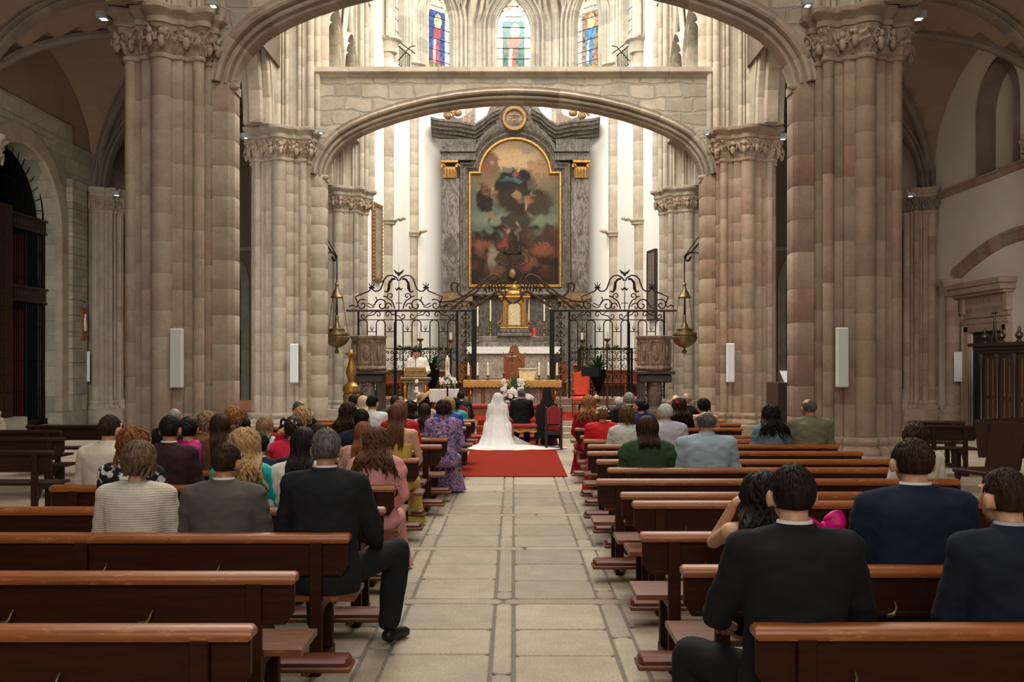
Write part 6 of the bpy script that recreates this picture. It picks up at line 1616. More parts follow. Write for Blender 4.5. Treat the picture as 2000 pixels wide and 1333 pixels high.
# hair in head coordinates (origin in the skull, face towards +Y)
HAIR = {}
def hair_mesh(style, seed=0, dens=1.0):
    key = (style, seed, dens)
    if key in HAIR: return HAIR[key]
    rng = random.Random(seed*31+7); mb = MB()
    short = style in ('short', 'fade', 'grey', 'balding', 'bald')
    low = {'short': -.66, 'fade': -.60, 'grey': -.66, 'balding': -.60, 'bald': -.6}.get(style, -.75)
    th = {'short': .009, 'fade': .008, 'grey': .008, 'balding': .004, 'bald': .002, 'curly': .030, 'puffy': .028, 'bob': .018, 'updo': .014, 'long': .014, 'wavy': .018, 'pixie': .022, 'veil': .01}.get(style, .014)
    def fn(d):
        k = 1.0
        face = d.y > .30 and d.z < .50-.25*(d.y-.3)
        side = d.y > .02 and d.z < (.05 if short else -.15)
        neck = d.z < low
        ear = short and abs(d.x) > .84 and d.z < .0 and d.y > -.22
        if face or ear or (side and (short or d.y > .2)) or neck: k = .86
        if style == 'balding' and d.z > .55 and d.y > -.45: k = .86
        if style == 'bald' and (d.z > .25 or d.y > .0): k = .86
        if k > .9: k += th*10*(1.0+.25*noise.noise(d*3+Vector((seed, 0, 0))))+noise.noise(d*9+Vector((seed, 3, 0)))*.02
        if short and k > .9 and d.z < .0: k += (d.z*.10)
        if k > .9 and style in ('curly', 'puffy', 'wavy'): k += noise.noise(d*6+Vector((seed, 0, 5)))*.10+noise.noise(d*13+Vector((seed, 0, 5)))*.05
        return k
    mb.ell((0, -.008, .012), (.076, .097, .097), 40, 30, fn)
    def lock(u, v, L_, amp, r0, wav=18, off=1.06, curl=0, spread=0):
        # u azimuth from the back (-pi..pi), v start elevation
        a = -PI/2+u; pts = []; n = 14; x0 = .080*off; y0 = .100*off; z0 = .104*off; ph = rng.uniform(0, 6)
        tot = L_
        s = 0; p = None; el = v
        for k in range(n+1):
            f = k/n; s = f*tot
            arc = s/.105
            e = v-arc
            if e > -.35: q = Vector((x0*math.cos(e)*math.cos(a), -.008+y0*math.cos(e)*math.sin(a), .012+z0*math.sin(e)))
            else:
                eb = -.35; b_ = Vector((x0*math.cos(eb)*math.cos(a), -.008+y0*math.cos(eb)*math.sin(a), .012+z0*math.sin(eb)))
                dn = (-.35-e)*.105
                w2 = min(1, max(0, dn-.02)/.10); w2 = w2*w2*(3-2*w2); q = b_+Vector((b_.x*spread*dn*3, (-.188-b_.y)*w2, -dn))
            w_ = min(1, s/.06)*amp; qn = Vector((math.cos(a), math.sin(a), 0)); tn = Vector((-math.sin(a), math.cos(a), 0))
            q = q+qn*math.sin(s*wav+ph)*w_*.6+tn*math.cos(s*wav*.9+ph*1.7)*w_
            pts.append(q)
        rr = [r0*(.5+.7*math.sin(PI*min(1, .15+.85*k/n)))*(1 if k < n else .3) for k in range(n+1)]
        mb.tube(pts, rr, 5, .65, (math.cos(a), math.sin(a), .2))
    D = dens
    if style == 'long':
        for k in range(int(95*D)): u = rng.uniform(-1.7, 1.7); lock(u, rng.uniform(.5, 1.45), rng.uniform(.34, .44), .006, .012, 14)
    elif style == 'wavy':
        for k in range(int(90*D)): u = rng.uniform(-1.7, 1.7); lock(u, rng.uniform(.2, 1.4), rng.uniform(.22, .37), .026, .013, 36, 1.20, spread=1.6)
    elif style == 'bob':
        for k in range(int(80*D)): u = rng.uniform(-1.9, 1.9); lock(u, rng.uniform(.8, 1.45), rng.uniform(.26, .29), .004, .013, 12, 1.14)
    elif style == 'pixie':
        for k in range(int(70*D)): u = rng.uniform(-2.0, 2.0); lock(u, rng.uniform(-.1, 1.4), rng.uniform(.06, .11), .012, .013, 34, 1.16)
    elif style in ('short', 'grey'):
        for k in range(int(150*D)): u = rng.uniform(-1.9, 1.9); lock(u, rng.uniform(-.1 if abs(u) < 1.0 else .35, 1.5), rng.uniform(.025, .045), .003, .006, 40, 1.03)
    elif style in ('curly', 'puffy'):
        for k in range(int(110*D)): u = rng.uniform(-2.1, 2.1); lock(u, rng.uniform(-.1, 1.5), rng.uniform(.05, .11 if style == 'puffy' else .14), .018, .012, 62, 1.24)
    elif style == 'updo':
        for k in range(int(50*D)):
            a = rng.uniform(-2.2, 2.2); e = rng.uniform(-.4, 1.4); d = Vector((math.sin(a)*math.cos(e), -math.cos(a)*math.cos(e), math.sin(e)))
            p0 = Vector((d.x*.088, d.y*.11, d.z*.112+.01)); p1 = Vector((0, -.12, .02)); m_ = (p0+p1)/2; m_ += (m_-Vector((0, 0, .01))).normalized()*.03
            mb.tube([p0, p0.lerp(m_, .6), m_, p1], [.006, .011, .010, .006], 5, .6)
        mb.ell((0, -.115, .01), (.058, .045, .058), 18, 12, lambda d: 1+.18*noise.noise(d*4+Vector((seed, 0, 0)))+.08*math.sin(d.x*20+d.z*14))
        for k in range(10): mb.tube([(.05*math.cos(k*.63+q*.5), -.125-.012*math.sin(q), .01+.05*math.sin(k*.63+q*.5)) for q in range(5)], .011, 5)
    elif style in ('balding', 'fade'):
        for k in range(int(170*D) if style == 'fade' else int(40*D)): u = rng.uniform(-1.9, 1.9); lock(u, rng.uniform(-.2, .35) if style == 'balding' else rng.uniform(.3, 1.5), rng.uniform(.02, .035), .002, .005, 40, 1.0 if style == 'balding' else 1.03)
    me = bpy.data.meshes.new('hair'); me.from_pydata(mb.v, [], mb.f); me.polygons.foreach_set('use_smooth', [True]*len(me.polygons)); me.update(); HAIR[key] = me; return me
# skin, hair and cloth materials
def skinm(name, c):
    m, t, b = nt(name); n = noisef(t, pos(t), 18, 3); L(t, mixc(t, ramp(t, n, [(.3, 0.), (.7, 1.)]), c, (c[0]*.85, c[1]*.75, c[2]*.7)), b.inputs['Base Color'])
    b.inputs['Roughness'].default_value = .5; b.inputs['Subsurface Weight'].default_value = .08; b.inputs['Subsurface Radius'].default_value = (.01, .004, .002); return m
SKIN = {'fair': skinm('fair_skin', (.62, .36, .25)), 'tan': skinm('tanned_skin', (.48, .26, .165)), 'pale': skinm('pale_skin', (.72, .46, .35))}
def hairm(name, c, c2=None, rough=.55):
    m, t, b = nt(name); p = pos(t, (1, 1, .25), True); n = noisef(t, p, 55, 3, .6); n2 = noisef(t, pos(t, (1, 1, .6), True), 9, 3)
    c2 = c2 or tuple(min(1, x*1.9+.004) for x in c); c = tuple(x*.8 for x in c); c2 = tuple(x*.85 for x in c2); col = mixc(t, ramp(t, n, [(.35, 0.), (.7, 1.)]), c, c2)
    col = mixc(t, ramp(t, n2, [(.4, 0.), (.7, .5)]), col, c2); L(t, col, b.inputs['Base Color']); b.inputs['Roughness'].default_value = rough; b.inputs['Specular IOR Level'].default_value = .10; bump(t, b, n, .5, .006); return m
HM_ = {'black': hairm('black_hair', (.008, .006, .006), (.025, .018, .015)), 'darkbrown': hairm('dark_brown_hair', (.02, .011, .008), (.055, .030, .018)), 'brown': hairm('brown_hair', (.06, .030, .017), (.15, .075, .038)),
  'auburn': hairm('auburn_hair', (.10, .034, .018), (.28, .11, .05)), 'ginger': hairm('ginger_hair', (.20, .085, .03), (.42, .20, .075)), 'blonde': hairm('blonde_hair', (.28, .155, .065), (.58, .38, .18)), 'lightblonde': hairm('light_blonde_hair', (.5, .36, .2), (.75, .6, .4)),
  'highlight': hairm('highlighted_brown_hair', (.07, .04, .024), (.42, .28, .16)), 'grey': hairm('grey_hair', (.22, .21, .20), (.42, .41, .39)), 'darkgrey': hairm('greying_hair', (.045, .042, .04), (.17, .165, .155)), 'white': hairm('white_hair', (.48, .47, .45), (.72, .71, .68)),
  'ash': hairm('ash_brown_hair', (.075, .048, .028), (.20, .135, .08))}
CM = {}
def cm(name, c, rough=.85, pat=None, c2=None, sheen=.06):
    if name in CM: return CM[name]
    m, t, b = nt(name); b.inputs['Roughness'].default_value = rough; b.inputs['Sheen Weight'].default_value = sheen; b.inputs['Sheen Roughness'].default_value = .5; b.inputs['Specular IOR Level'].default_value = .25
    b.inputs['Sheen Tint'].default_value = c4(tuple(min(1, x*1.2+.05) for x in c))
    p = pos(t, (1, 1, 1), True); n = noisef(t, p, 260, 2, .5); col = mixc(t, ramp(t, n, [(.3, 0.), (.7, 1.)]), c, tuple(x*.78 for x in c)); h = n; hs = .15
    if pat == 'floral':
        v = t.nodes.new('ShaderNodeTexVoronoi'); v.inputs['Scale'].default_value = 13; L(t, p, v.inputs['Vector']); nn = noisef(t, p, 34, 3, .6)
        ad = t.nodes.new('ShaderNodeMath'); ad.operation = 'MULTIPLY_ADD'; L(t, nn, ad.inputs[0]); ad.inputs[1].default_value = .85; L(t, v.outputs['Distance'], ad.inputs[2])
        col = mixc(t, ramp(t, ad.outputs[0], [(.80, 1.), (.84, 0.)]), col, c2)
    if pat == 'clouds':
        n5 = noisef(t, p, 11, 3, .6, 2.5); n6 = noisef(t, p, 17, 3, .6, 2.0); col = mixc(t, ramp(t, n5, [(.42, 0.), (.54, 1.)]), col, c2); col = mixc(t, ramp(t, n6, [(.56, 0.), (.64, 1.)]), col, (.55, .52, .62))
    if pat == 'lace':
        v = t.nodes.new('ShaderNodeTexVoronoi'); v.feature = 'DISTANCE_TO_EDGE'; v.inputs['Scale'].default_value = 42; L(t, p, v.inputs['Vector']); col = mixc(t, ramp(t, v.outputs['Distance'], [(.05, 0.), (.16, 1.)]), col, c2 or tuple(x*.72 for x in c)); h = v.outputs['Distance']; hs = .3
    if pat == 'knit':
        w_ = t.nodes.new('ShaderNodeTexWave'); w_.bands_direction = 'Z'; w_.inputs['Scale'].default_value = 22; w_.inputs['Distortion'].default_value = .6; L(t, p, w_.inputs['Vector'])
        w2 = t.nodes.new('ShaderNodeTexWave'); w2.bands_direction = 'DIAGONAL'; w2.inputs['Scale'].default_value = 48; L(t, p, w2.inputs['Vector'])
        mm = t.nodes.new('ShaderNodeMath'); mm.operation = 'MULTIPLY'; L(t, w_.outputs[1], mm.inputs[0]); L(t, w2.outputs[1], mm.inputs[1]); h = mm.outputs[0]; hs = .9; col = mixc(t, h, tuple(x*.72 for x in c), c)
    L(t, col, b.inputs['Base Color']); bump(t, b, h, hs, .006 if pat == 'knit' else .002); CM[name] = m; return m
def setmat(o, m):
    while len(o.data.materials) < 1: o.data.materials.append(None)
    o.material_slots[0].link = 'OBJECT'; o.material_slots[0].material = m
def child(name, me, m, par, mat4=None):
    o = bpy.data.objects.new(name, me); COL.objects.link(o); o.parent = par; setmat(o, m)
    if mat4 is not None: o.matrix_local = mat4
    return o
CW = lambda: cm('white_shirt_cloth', (.78, .78, .78), .8)
def collar_mesh(kind):
    key = ('collar', kind)
    if key in CLOTH: return CLOTH[key]
    mb = MB(); n = 28
    if kind == 'shirt': pr = [(.066, 1.085, 0), (.062, 1.128, .004), (.059, 1.130, .004), (.062, 1.085, 0)]
    else: pr = [(.085, 1.072, 0), (.074, 1.118, .0), (.068, 1.118, 0), (.072, 1.07, 0)]
    rings = [[(r*math.cos(2*PI*i/n)*1.0, -.006+d+r*1.0*math.sin(2*PI*i/n)*(1.0), z-(.028 if kind == 'shirt' else .05)*max(0, math.sin(2*PI*i/n))) for i in range(n)] for r, z, d in pr]
    rings.append(rings[0]); mb.loft(rings, caps=False)
    me = bpy.data.meshes.new('collar'); me.from_pydata(mb.v, [], mb.f); me.polygons.foreach_set('use_smooth', [True]*len(me.polygons)); me.update(); CLOTH[key] = me; return me
def person(px, pytop, Y, label, top, topmat, hair, hc, skin='fair', pose='sit', yaw=0, pitch=0, fem=False, bottom='trousers', botmat=None, rz=0, z0=0, group=None, seed=0, collar=None, wide=1.0, dens=1.0, collarmat=None):
    ztop = PZ(pytop, Y)-z0; base = 1.335 if pose != 'stand' else 1.735
    if hair in ('curly', 'puffy', 'wavy', 'pixie', 'updo', 'long', 'bob'): base += .015
    s = ztop/base; s = max(.80, min(1.12, s)); yaw = round(yaw/.3)*.3; pitch = round(pitch/.15)*.15
    o = bpy.data.objects.new('person', body_mesh((pose, yaw, pitch, fem))); COL.objects.link(o); setmat(o, SKIN[skin])
    # keep the hips on the seat when scaling: vertical scale acts from the floor, sideways scale follows
    sx = (s*.5+.5)*wide; o.location = (PXx(px, Y), Y, z0+.001); o.rotation_euler = (0, 0, rz); o.scale = (sx, (s*.5+.5), s)
    tag(o, label, 'person', group)
    dz = .40 if pose == 'stand' else 0
    cn = {'jacket': 'jacket', 'shirt': 'shirt', 'knit': 'cardigan', 'vestment': 'vestment', 'vest': 'waistcoat', 'blouse': 'blouse'}.get(top, 'dress')
    child(cn, cloth_mesh(top, pose, fem, seed % 3), topmat, o)
    if bottom: child({'trousers': 'trousers'}.get(bottom, 'skirt'), legs_mesh(bottom, pose), botmat or topmat, o)
    for sd in (0, 1): child('shoe', shoes_mesh(pose, sd), cm('black_shoe_leather', (.015, .013, .012), .35), o)
    T = Matrix.Translation((0, 0, dz))
    if collar or top == 'jacket' and not fem:
        child('shirt_collar', collar_mesh('shirt'), collarmat or CW(), o, T); child('jacket_collar', collar_mesh('jacket'), topmat, o, T) if top == 'jacket' else None
    elif top == 'shirt': child('shirt_collar', collar_mesh('shirt'), topmat, o, T)
    if hair: child('hair', hair_mesh(hair, seed, dens), HM_[hc], o, headM(yaw, pitch, dz))
    return o
def flower_pin(o, at, n, m, s=.014, name='hair_flowers', yaw=0):
    rng = random.Random(n); mb = MB()
    for k in range(n):
        a = rng.uniform(-1.2, 1.2); e = rng.uniform(-.2, .9) if at is None else 0
        p = Vector((math.sin(a)*math.cos(e)*.10, -math.cos(a)*math.cos(e)*.135, math.sin(e)*.12+.02)) if at is None else Vector(at)+Vector((rng.uniform(-.02, .02), rng.uniform(-.01, .01), rng.uniform(-.03, .03)))
        for q in range(5): b = 2*PI*q/5; mb.ell((p.x+s*.8*math.cos(b), p.y, p.z+s*.8*math.sin(b)), (s*.6, s*.4, s*.6), 6, 4)
    me = bpy.data.meshes.new(name); me.from_pydata(mb.v, [], mb.f); me.update(); child(name, me, m, o, headM(yaw, 0, 0))
DK = lambda: cm('charcoal_navy_suit', (.011, .013, .018)); BK = lambda: cm('black_suit', (.006, .006, .008)); NV = lambda: cm('navy_suit', (.009, .013, .027)); 
def rp_(py): return rowY(py)+.17
# ---- left block
R1 = rp_(1042); R2 = rp_(991); R3 = rp_(948); R4 = rp_(919); R5 = rp_(895); R6 = rp_(880); R7 = rp_(869); R8 = rp_(855.5); R9 = rp_(846); R10 = rp_(834); R11 = rp_(826); R12 = rp_(820)
G1 = 'guests seated left of the aisle'; G2 = 'guests seated right of the aisle'
person(636, 838, R1, 'man with greying hair in a charcoal suit, knee out into the aisle, third pew left', 'jacket', DK(), 'grey', 'darkgrey', 'tan', 'cross', seed=1, group=G1, wide=1.05)
person(438, 866, R1, 'man with close dark brown hair in a brownish grey suit, third row left', 'jacket', cm('brownish_grey_suit', (.10, .088, .080)), 'fade', 'darkbrown', 'tan', yaw=.3, seed=2, group=G1, wide=1.04)
person(268, 860, R1, 'woman with short ash brown hair in a cream knitted cardigan, third row left', 'knit', cm('cream_knit', (.84, .79, .69), .95, 'knit'), 'pixie', 'ash', 'fair', fem=True, bottom='skirt', botmat=cm('black_white_print_skirt', (.02, .02, .02), .9, 'floral', (.45, .45, .45)), seed=3, group=G1, wide=1.0, dens=1.6)
person(258, 834, R2, 'woman with auburn curls in a black and white floral dress, fourth row left', 'blouse', cm('black_white_floral', (.015, .015, .022), .85, 'floral', (.62, .62, .62)), 'curly', 'auburn', 'fair', fem=True, bottom='skirt', seed=4, group=G1, dens=1.5)
person(476, 836, R2, 'woman with long blonde waves in a teal dress, fourth row left', 'blouse', cm('teal_satin', (.0, .38, .34), .55), 'wavy', 'blonde', 'fair', fem=True, bottom='skirt', seed=5, group=G1, dens=1.8)
person(592, 832, R2, 'woman with long straight black hair and white top beside the charcoal suit', 'blouse', cm('white_top', (.70, .68, .63), .85), 'long', 'black', 'fair', fem=True, bottom='skirt', seed=6, group=G1, dens=1.4)
person(735, 834, R3, 'woman with loose brown hair in a dusty pink dress at the aisle, left block', 'puff', cm('dusty_pink_satin', (.74, .33, .33), .55), 'wavy', 'brown', 'fair', fem=True, bottom='longskirt', seed=7, group=G1, dens=1.6)
person(211, 811, R3, 'man with dark hair in a light linen suit, fifth row left', 'jacket', cm('light_linen_suit', (.66, .61, .52), .9), 'short', 'darkbrown', 'fair', yaw=.3, seed=8, group=G1)
person(330, 812, R3, 'man with black hair in a dark maroon suit, fifth row left', 'jacket', cm('maroon_black_suit', (.035, .014, .017)), 'fade', 'black', 'tan', yaw=.0, seed=9, group=G1)
person(588, 842, R3, 'person in a navy jacket hidden behind the black haired woman', 'jacket', NV(), 'short', 'darkbrown', 'fair', seed=10, group=G1)
person(505, 846, R3, 'person in a navy jacket hidden behind the blonde woman', 'jacket', NV(), 'short', 'black', 'fair', seed=11, group=G1)
person(367, 811, R4, 'woman with pinned black hair in a magenta dress, sixth row left', 'blouse', cm('magenta_satin', (.62, .01, .22), .5), 'updo', 'black', 'fair', fem=True, bottom='skirt', seed=12, group=G1)
person(430, 806, R4, 'woman with straight dark brown hair, sixth row left', 'blouse', cm('brown_top', (.12, .06, .035)), 'long', 'darkbrown', 'fair', fem=True, bottom='skirt', yaw=-.3, seed=13, group=G1)
person(402, 804, R5, 'woman with curly highlighted hair beside the one in magenta', 'blouse', cm('rust_top', (.30, .12, .05)), 'curly', 'highlight', 'fair', fem=True, bottom='skirt', seed=14, group=G1)
person(478, 815, R7, 'person with short black hair behind the blonde waves', 'jacket', BK(), 'short', 'black', 'fair', yaw=-.6, seed=15, group=G1)
person(516, 812, R5, 'woman with straight highlighted hair in a pale floral top', 'puff', cm('pale_floral', (.58, .66, .60), .85, 'floral', (.70, .45, .42)), 'long', 'highlight', 'fair', fem=True, bottom='skirt', seed=16, group=G1)
u = person(572, 810, R4, 'woman in a coral dress raising a hand to her dark pinned hair with white flowers', 'puff', cm('coral_red_satin', (.74, .03, .09), .5), 'updo', 'darkbrown', 'fair', 'touch', fem=True, bottom='skirt', seed=17, group=G1); flower_pin(u, None, 9, M['petal'], .009)
person(622, 826, R5, 'person with dark brown hair left of the auburn haired woman', 'jacket', BK(), 'bob', 'darkbrown', 'fair', fem=True, seed=18, group=G1)
person(709, 822, R4, 'woman with long auburn hair in a blush lace top, sixth row left', 'blouse', cm('blush_lace', (.58, .40, .36), .9, 'lace', (.42, .24, .2)), 'long', 'auburn', 'fair', fem=True, bottom='skirt', seed=19, group=G1)
person(705, 799, R5, 'man with dark hair in a navy jacket, seventh row left', 'jacket', NV(), 'short', 'black', 'tan', seed=20, group=G1)
person(775, 786, R5, 'woman with bare shoulders and long dark hair in a mustard yellow strapless dress', 'strapless', cm('mustard_satin', (.66, .46, .11), .55), 'long', 'brown', 'fair', fem=True, bottom='longskirt', seed=21, group=G1)
person(339, 796, R6, 'balding man seen beyond the maroon suit', 'jacket', BK(), 'balding', 'grey', 'tan', seed=22, group=G1)
person(455, 794, R6, 'person with curly ginger hair near the left pier', 'blouse', cm('dark_green_top', (.03, .05, .035)), 'curly', 'ginger', 'fair', fem=True, seed=23, group=G1)
person(590, 795, R6, 'woman with puffy light blonde hair near the second pier', 'jacket', cm('plum_jacket', (.06, .02, .03)), 'puffy', 'blonde', 'fair', fem=True, seed=24, group=G1)
person(680, 786, R7, 'woman with long dark hair in a burgundy dress', 'blouse', cm('burgundy_cloth', (.14, .008, .02)), 'wavy', 'darkbrown', 'fair', fem=True, seed=25, group=G1)
u = person(781, 780, R7, 'woman with auburn hair and a red shawl', 'blouse', cm('red_shawl_cloth', (.5, .01, .015), .6), 'long', 'auburn', 'fair', fem=True, seed=26, group=G1)
person(583, 781, R8, 'balding man in a dark suit in front of the second pier', 'jacket', BK(), 'balding', 'darkgrey', 'tan', seed=27, group=G1)
person(866, 781, R8, 'woman with short dark hair in a purple floral dress at the aisle', 'blouse', cm('purple_floral', (.05, .05, .20), .8, 'clouds', (.36, .20, .42)), 'pixie', 'darkbrown', 'fair', fem=True, bottom='longskirt', seed=28, group=G1, wide=1.08)
person(829, 787, R9, 'girl with long dark hair next to the purple floral dress', 'sleeveless', cm('pale_grey_dress', (.5, .55, .52)), 'long', 'darkbrown', 'fair', fem=True, bottom='skirt', seed=29, group=G1)
person(726, 772, R9, 'man in a black waistcoat and white shirt sleeves', 'shirt', CW(), 'short', 'black', 'fair', yaw=.3, seed=30, group=G1)
COL.objects  # keep
person(771, 773, R11, 'man with dark hair in a grey suit right of the white shirt sleeves', 'jacket', cm('mid_grey_suit', (.05, .05, .055)), 'short', 'darkbrown', 'tan', seed=31, group=G1)
person(801, 783, R10, 'woman with long wavy dark hair left of the long haired girl', 'blouse', cm('red_black_top', (.30, .01, .02)), 'wavy', 'black', 'fair', fem=True, seed=32, group=G1)
person(690, 771, R11, 'man with black hair beyond the burgundy dress', 'jacket', BK(), 'short', 'black', 'fair', seed=33, group=G1)
person(709, 772, R10, 'woman with long pale blonde hair', 'blouse', cm('grey_top', (.2, .2, .2)), 'long', 'lightblonde', 'pale', fem=True, seed=34, group=G1)
u = person(828, 772, R11, 'woman with dark hair wearing a wide straw hat', 'blouse', cm('blush_top', (.5, .4, .35)), 'bob', 'darkbrown', 'fair', fem=True, seed=35, group=G1)
mb = MB(); mb.lathe((0, 0, 0), [(.02, .075), (.07, .07), (.085, .03), (.09, 0), (.20, -.012), (.205, -.005), (.09, .012), (.02, .085)], 28); me_ = bpy.data.meshes.new('hat'); me_.from_pydata(mb.v, [], mb.f); me_.polygons.foreach_set('use_smooth', [True]*len(me_.polygons)); me_.update()
child('straw_hat', me_, cm('straw', (.45, .28, .13), .8, 'lace', (.3, .17, .07)), u, headM(0, 0, 0) @ Matrix.Translation((-.03, -.03, .085)) @ Matrix.Rotation(-.75, 4, 'Y') @ Matrix.Rotation(.2, 4, 'X'))
person(876, 777, R10, 'woman with short blonde hair beyond the purple floral dress', 'blouse', cm('royal_blue_satin', (.03, .08, .42), .5), 'puffy', 'blonde', 'fair', fem=True, seed=36, group=G1)
person(888, 778, R12, 'woman with dark curls in a turquoise top near the altar', 'blouse', cm('turquoise_satin', (.03, .42, .42), .5), 'curly', 'black', 'fair', fem=True, seed=37, group=G1)
# ---- wedding party
person(900, 765, 20.45, 'man in a dark suit on the red chair left of the couple', 'jacket', BK(), 'short', 'black', 'tan', seed=38, z0=.0)
BZ = .016
person(1019, 760, 20.6, 'groom in a black suit seated on the gilded stool', 'jacket', BK(), 'short', 'darkgrey', 'tan', yaw=-.3, seed=39, z0=BZ)
br = person(972, 768, 20.6, 'bride in a white dress and long veil seated in the aisle facing the altar', 'dress', cm('bridal_satin', (.82, .81, .80), .7), 'updo', 'darkbrown', 'fair', fem=True, bottom='skirt', botmat=cm('bridal_satin', (.82, .81, .80)), seed=40, z0=BZ)
# gown skirt with train spread over carpet
def polar_cloth(name, mat, par, rings, folds, amp, n=120, seed=1, top=True):
    mb = MB(); RR = []
    for (cx, cy, z, rx, ry, fa) in rings:
        RR.append([(cx+(rx+fa*amp*math.sin(a*folds+seed+math.sin(a*3)*1.2))*math.cos(a), cy+(ry+fa*amp*math.sin(a*folds+seed+math.sin(a*3)*1.2))*math.sin(a), max(.004, z+fa*.004*math.sin(a*7))) for a in [2*PI*i/n for i in range(n)]])
    mb.loft(RR, caps=False)
    if top: k = len(mb.v); mb.face([i for i in range(n)])
    o = fixn(mb.build(name, mat, par, smooth=80)); return o
inv = br.matrix_basis.inverted()
sx_, sy_, sz_ = br.scale
def local(o): 
    return o
gown = cm('bridal_gown_cloth', (.84, .83, .82), .75)
go = polar_cloth('gown_skirt', gown, br, [(0, .02, .70/sz_, .17, .14, 0), (0, 0, .56/sz_, .25, .22, .3), (0, -.04, .50/sz_, .30, .26, .6), (0, -.08, .30/sz_, .33, .34, .9), (0, -.12, .10/sz_, .37, .42, 1), (.02, -.20, .03, .47, .50, 1), (.08, -.30, .012, .70, .55, 1), (.12, -.36, .006, .90, .55, 1)], 17, .018, seed=2)
tr = MB(); rg = random.Random(2)   # train lying on the carpet
outl = []
for k in range(90):
    a = 2*PI*k/90; r_ = 1+.05*math.sin(a*5)+.03*math.sin(a*11)
    outl.append((a, r_))
rings = []
for f, zz in ((1.0, .0), (.99, .010), (.8, .035), (.55, .06), (.3, .08), (.05, .09)):
    rings.append([(.20+1.32*f*r_*math.cos(a)*(1 if math.cos(a) > 0 else .78), -.28+.46*f*r_*math.copysign(abs(math.sin(a))**.55, math.sin(a))*(1 if math.sin(a) < 0 else .5)+.0, max(.001, zz+(.010*math.sin(a*13+f*9) if 0 < f < .98 else 0))) for a, r_ in outl])
tr.loft(rings); fixn(tr.build('train', cm('veil_lace_cloth', (.86, .85, .84), .8, 'lace', (.74, .73, .72)), br, smooth=60))
# veil: translucent tulle from the crown to the floor
def veilm():
    m, t, b = nt('bridal_tulle'); b.inputs['Base Color'].default_value = (.9, .89, .88, 1); b.inputs['Roughness'].default_value = .8
    n = noisef(t, pos(t, (1, 1, 1), True), 26, 4, .7); v = t.nodes.new('ShaderNodeTexVoronoi'); v.inputs['Scale'].default_value = 30; L(t, pos(t, (1, 1, 1), True), v.inputs['Vector'])
    mm = t.nodes.new('ShaderNodeMath'); mm.operation = 'MULTIPLY_ADD'; L(t, ramp(t, v.outputs['Distance'], [(.2, .16), (.5, 0.)]), mm.inputs[0]); mm.inputs[1].default_value = 1; mm.inputs[2].default_value = .52; L(t, mm.outputs[0], b.inputs['Alpha']); return m
vm = veilm()
vb = MB(); n = 96; rr = []
for z, rx, ry, cy, fa in ((1.355, .02, .02, .0, 0), (1.345, .06, .07, .0, .2), (1.30, .095, .115, 0, .5), (1.22, .115, .135, -.01, .8), (1.10, .15, .15, -.03, 1), (1.0, .215, .18, -.03, 1), (.85, .24, .20, -.04, 1.2), (.60, .27, .27, -.06, 1.4), (.30, .35, .38, -.12, 1.6), (.10, .42, .47, -.16, 1.8), (.035, .60, .62, -.2, 2)):
    rr.append([(rx*math.cos(a)+fa*.008*math.cos(a)*math.sin(a*13+z*3), cy+(ry*math.sin(a) if math.sin(a) < .0 else ry*.5*math.sin(a))+fa*.008*math.sin(a)*math.sin(a*13+z*3), z) for a in [2*PI*i/n for i in range(n)]])
vb.loft(rr[::-1], caps=False); fixn(vb.build('veil', vm, br, smooth=80))
vb = MB(); rr = []   # side sweep of the veil on the right
for f in [k/14 for k in range(15)]:
    x = .22+.95*f**1.2; h_ = .50*(1-f)**1.6+.012; rr.append([(x, -.20-.05*math.sin(f*9), .006), (x-.03*f, -.26, h_*.5), (x-.05, -.22+.03*math.sin(f*14), h_), (x-.02, -.16, h_*.5), (x, -.10, .006)])
vb.loft(rr, close=False, caps=False); fixn(vb.build('veil_sweep', gown, br, smooth=80))
gm = person(1069, 766, 20.5, 'woman in a black lace mantilla and burgundy dress on the dark chair', 'dress', cm('wine_velvet', (.07, .006, .016), .6), 'updo', 'black', 'fair', fem=True, bottom='longskirt', botmat=cm('wine_velvet', (.07, .006, .016)), seed=41, z0=.003)
mb = MB(); rr = []
for z, rx, ry, cy in ((1.46, .05, .02, -.04), (1.40, .08, .06, -.03), (1.33, .095, .11, -.01), (1.22, .105, .13, -.01), (1.10, .15, .15, -.03), (.98, .19, .16, -.05), (.80, .23, .17, -.07), (.60, .26, .19, -.09), (.25, .29, .21, -.10)):
    rr.append([(rx*math.cos(a)*(1+.04*math.sin(a*12)), cy+(ry*math.sin(a) if math.sin(a) < .0 else ry*.35*math.sin(a)), z) for a in [2*PI*i/64 for i in range(64)]])
mb.loft(rr[::-1], caps=False); fixn(mb.build('mantilla', cm('black_lace', (.004, .003, .004), .9, 'lace', (.012, .008, .009), sheen=0), gm, smooth=80))
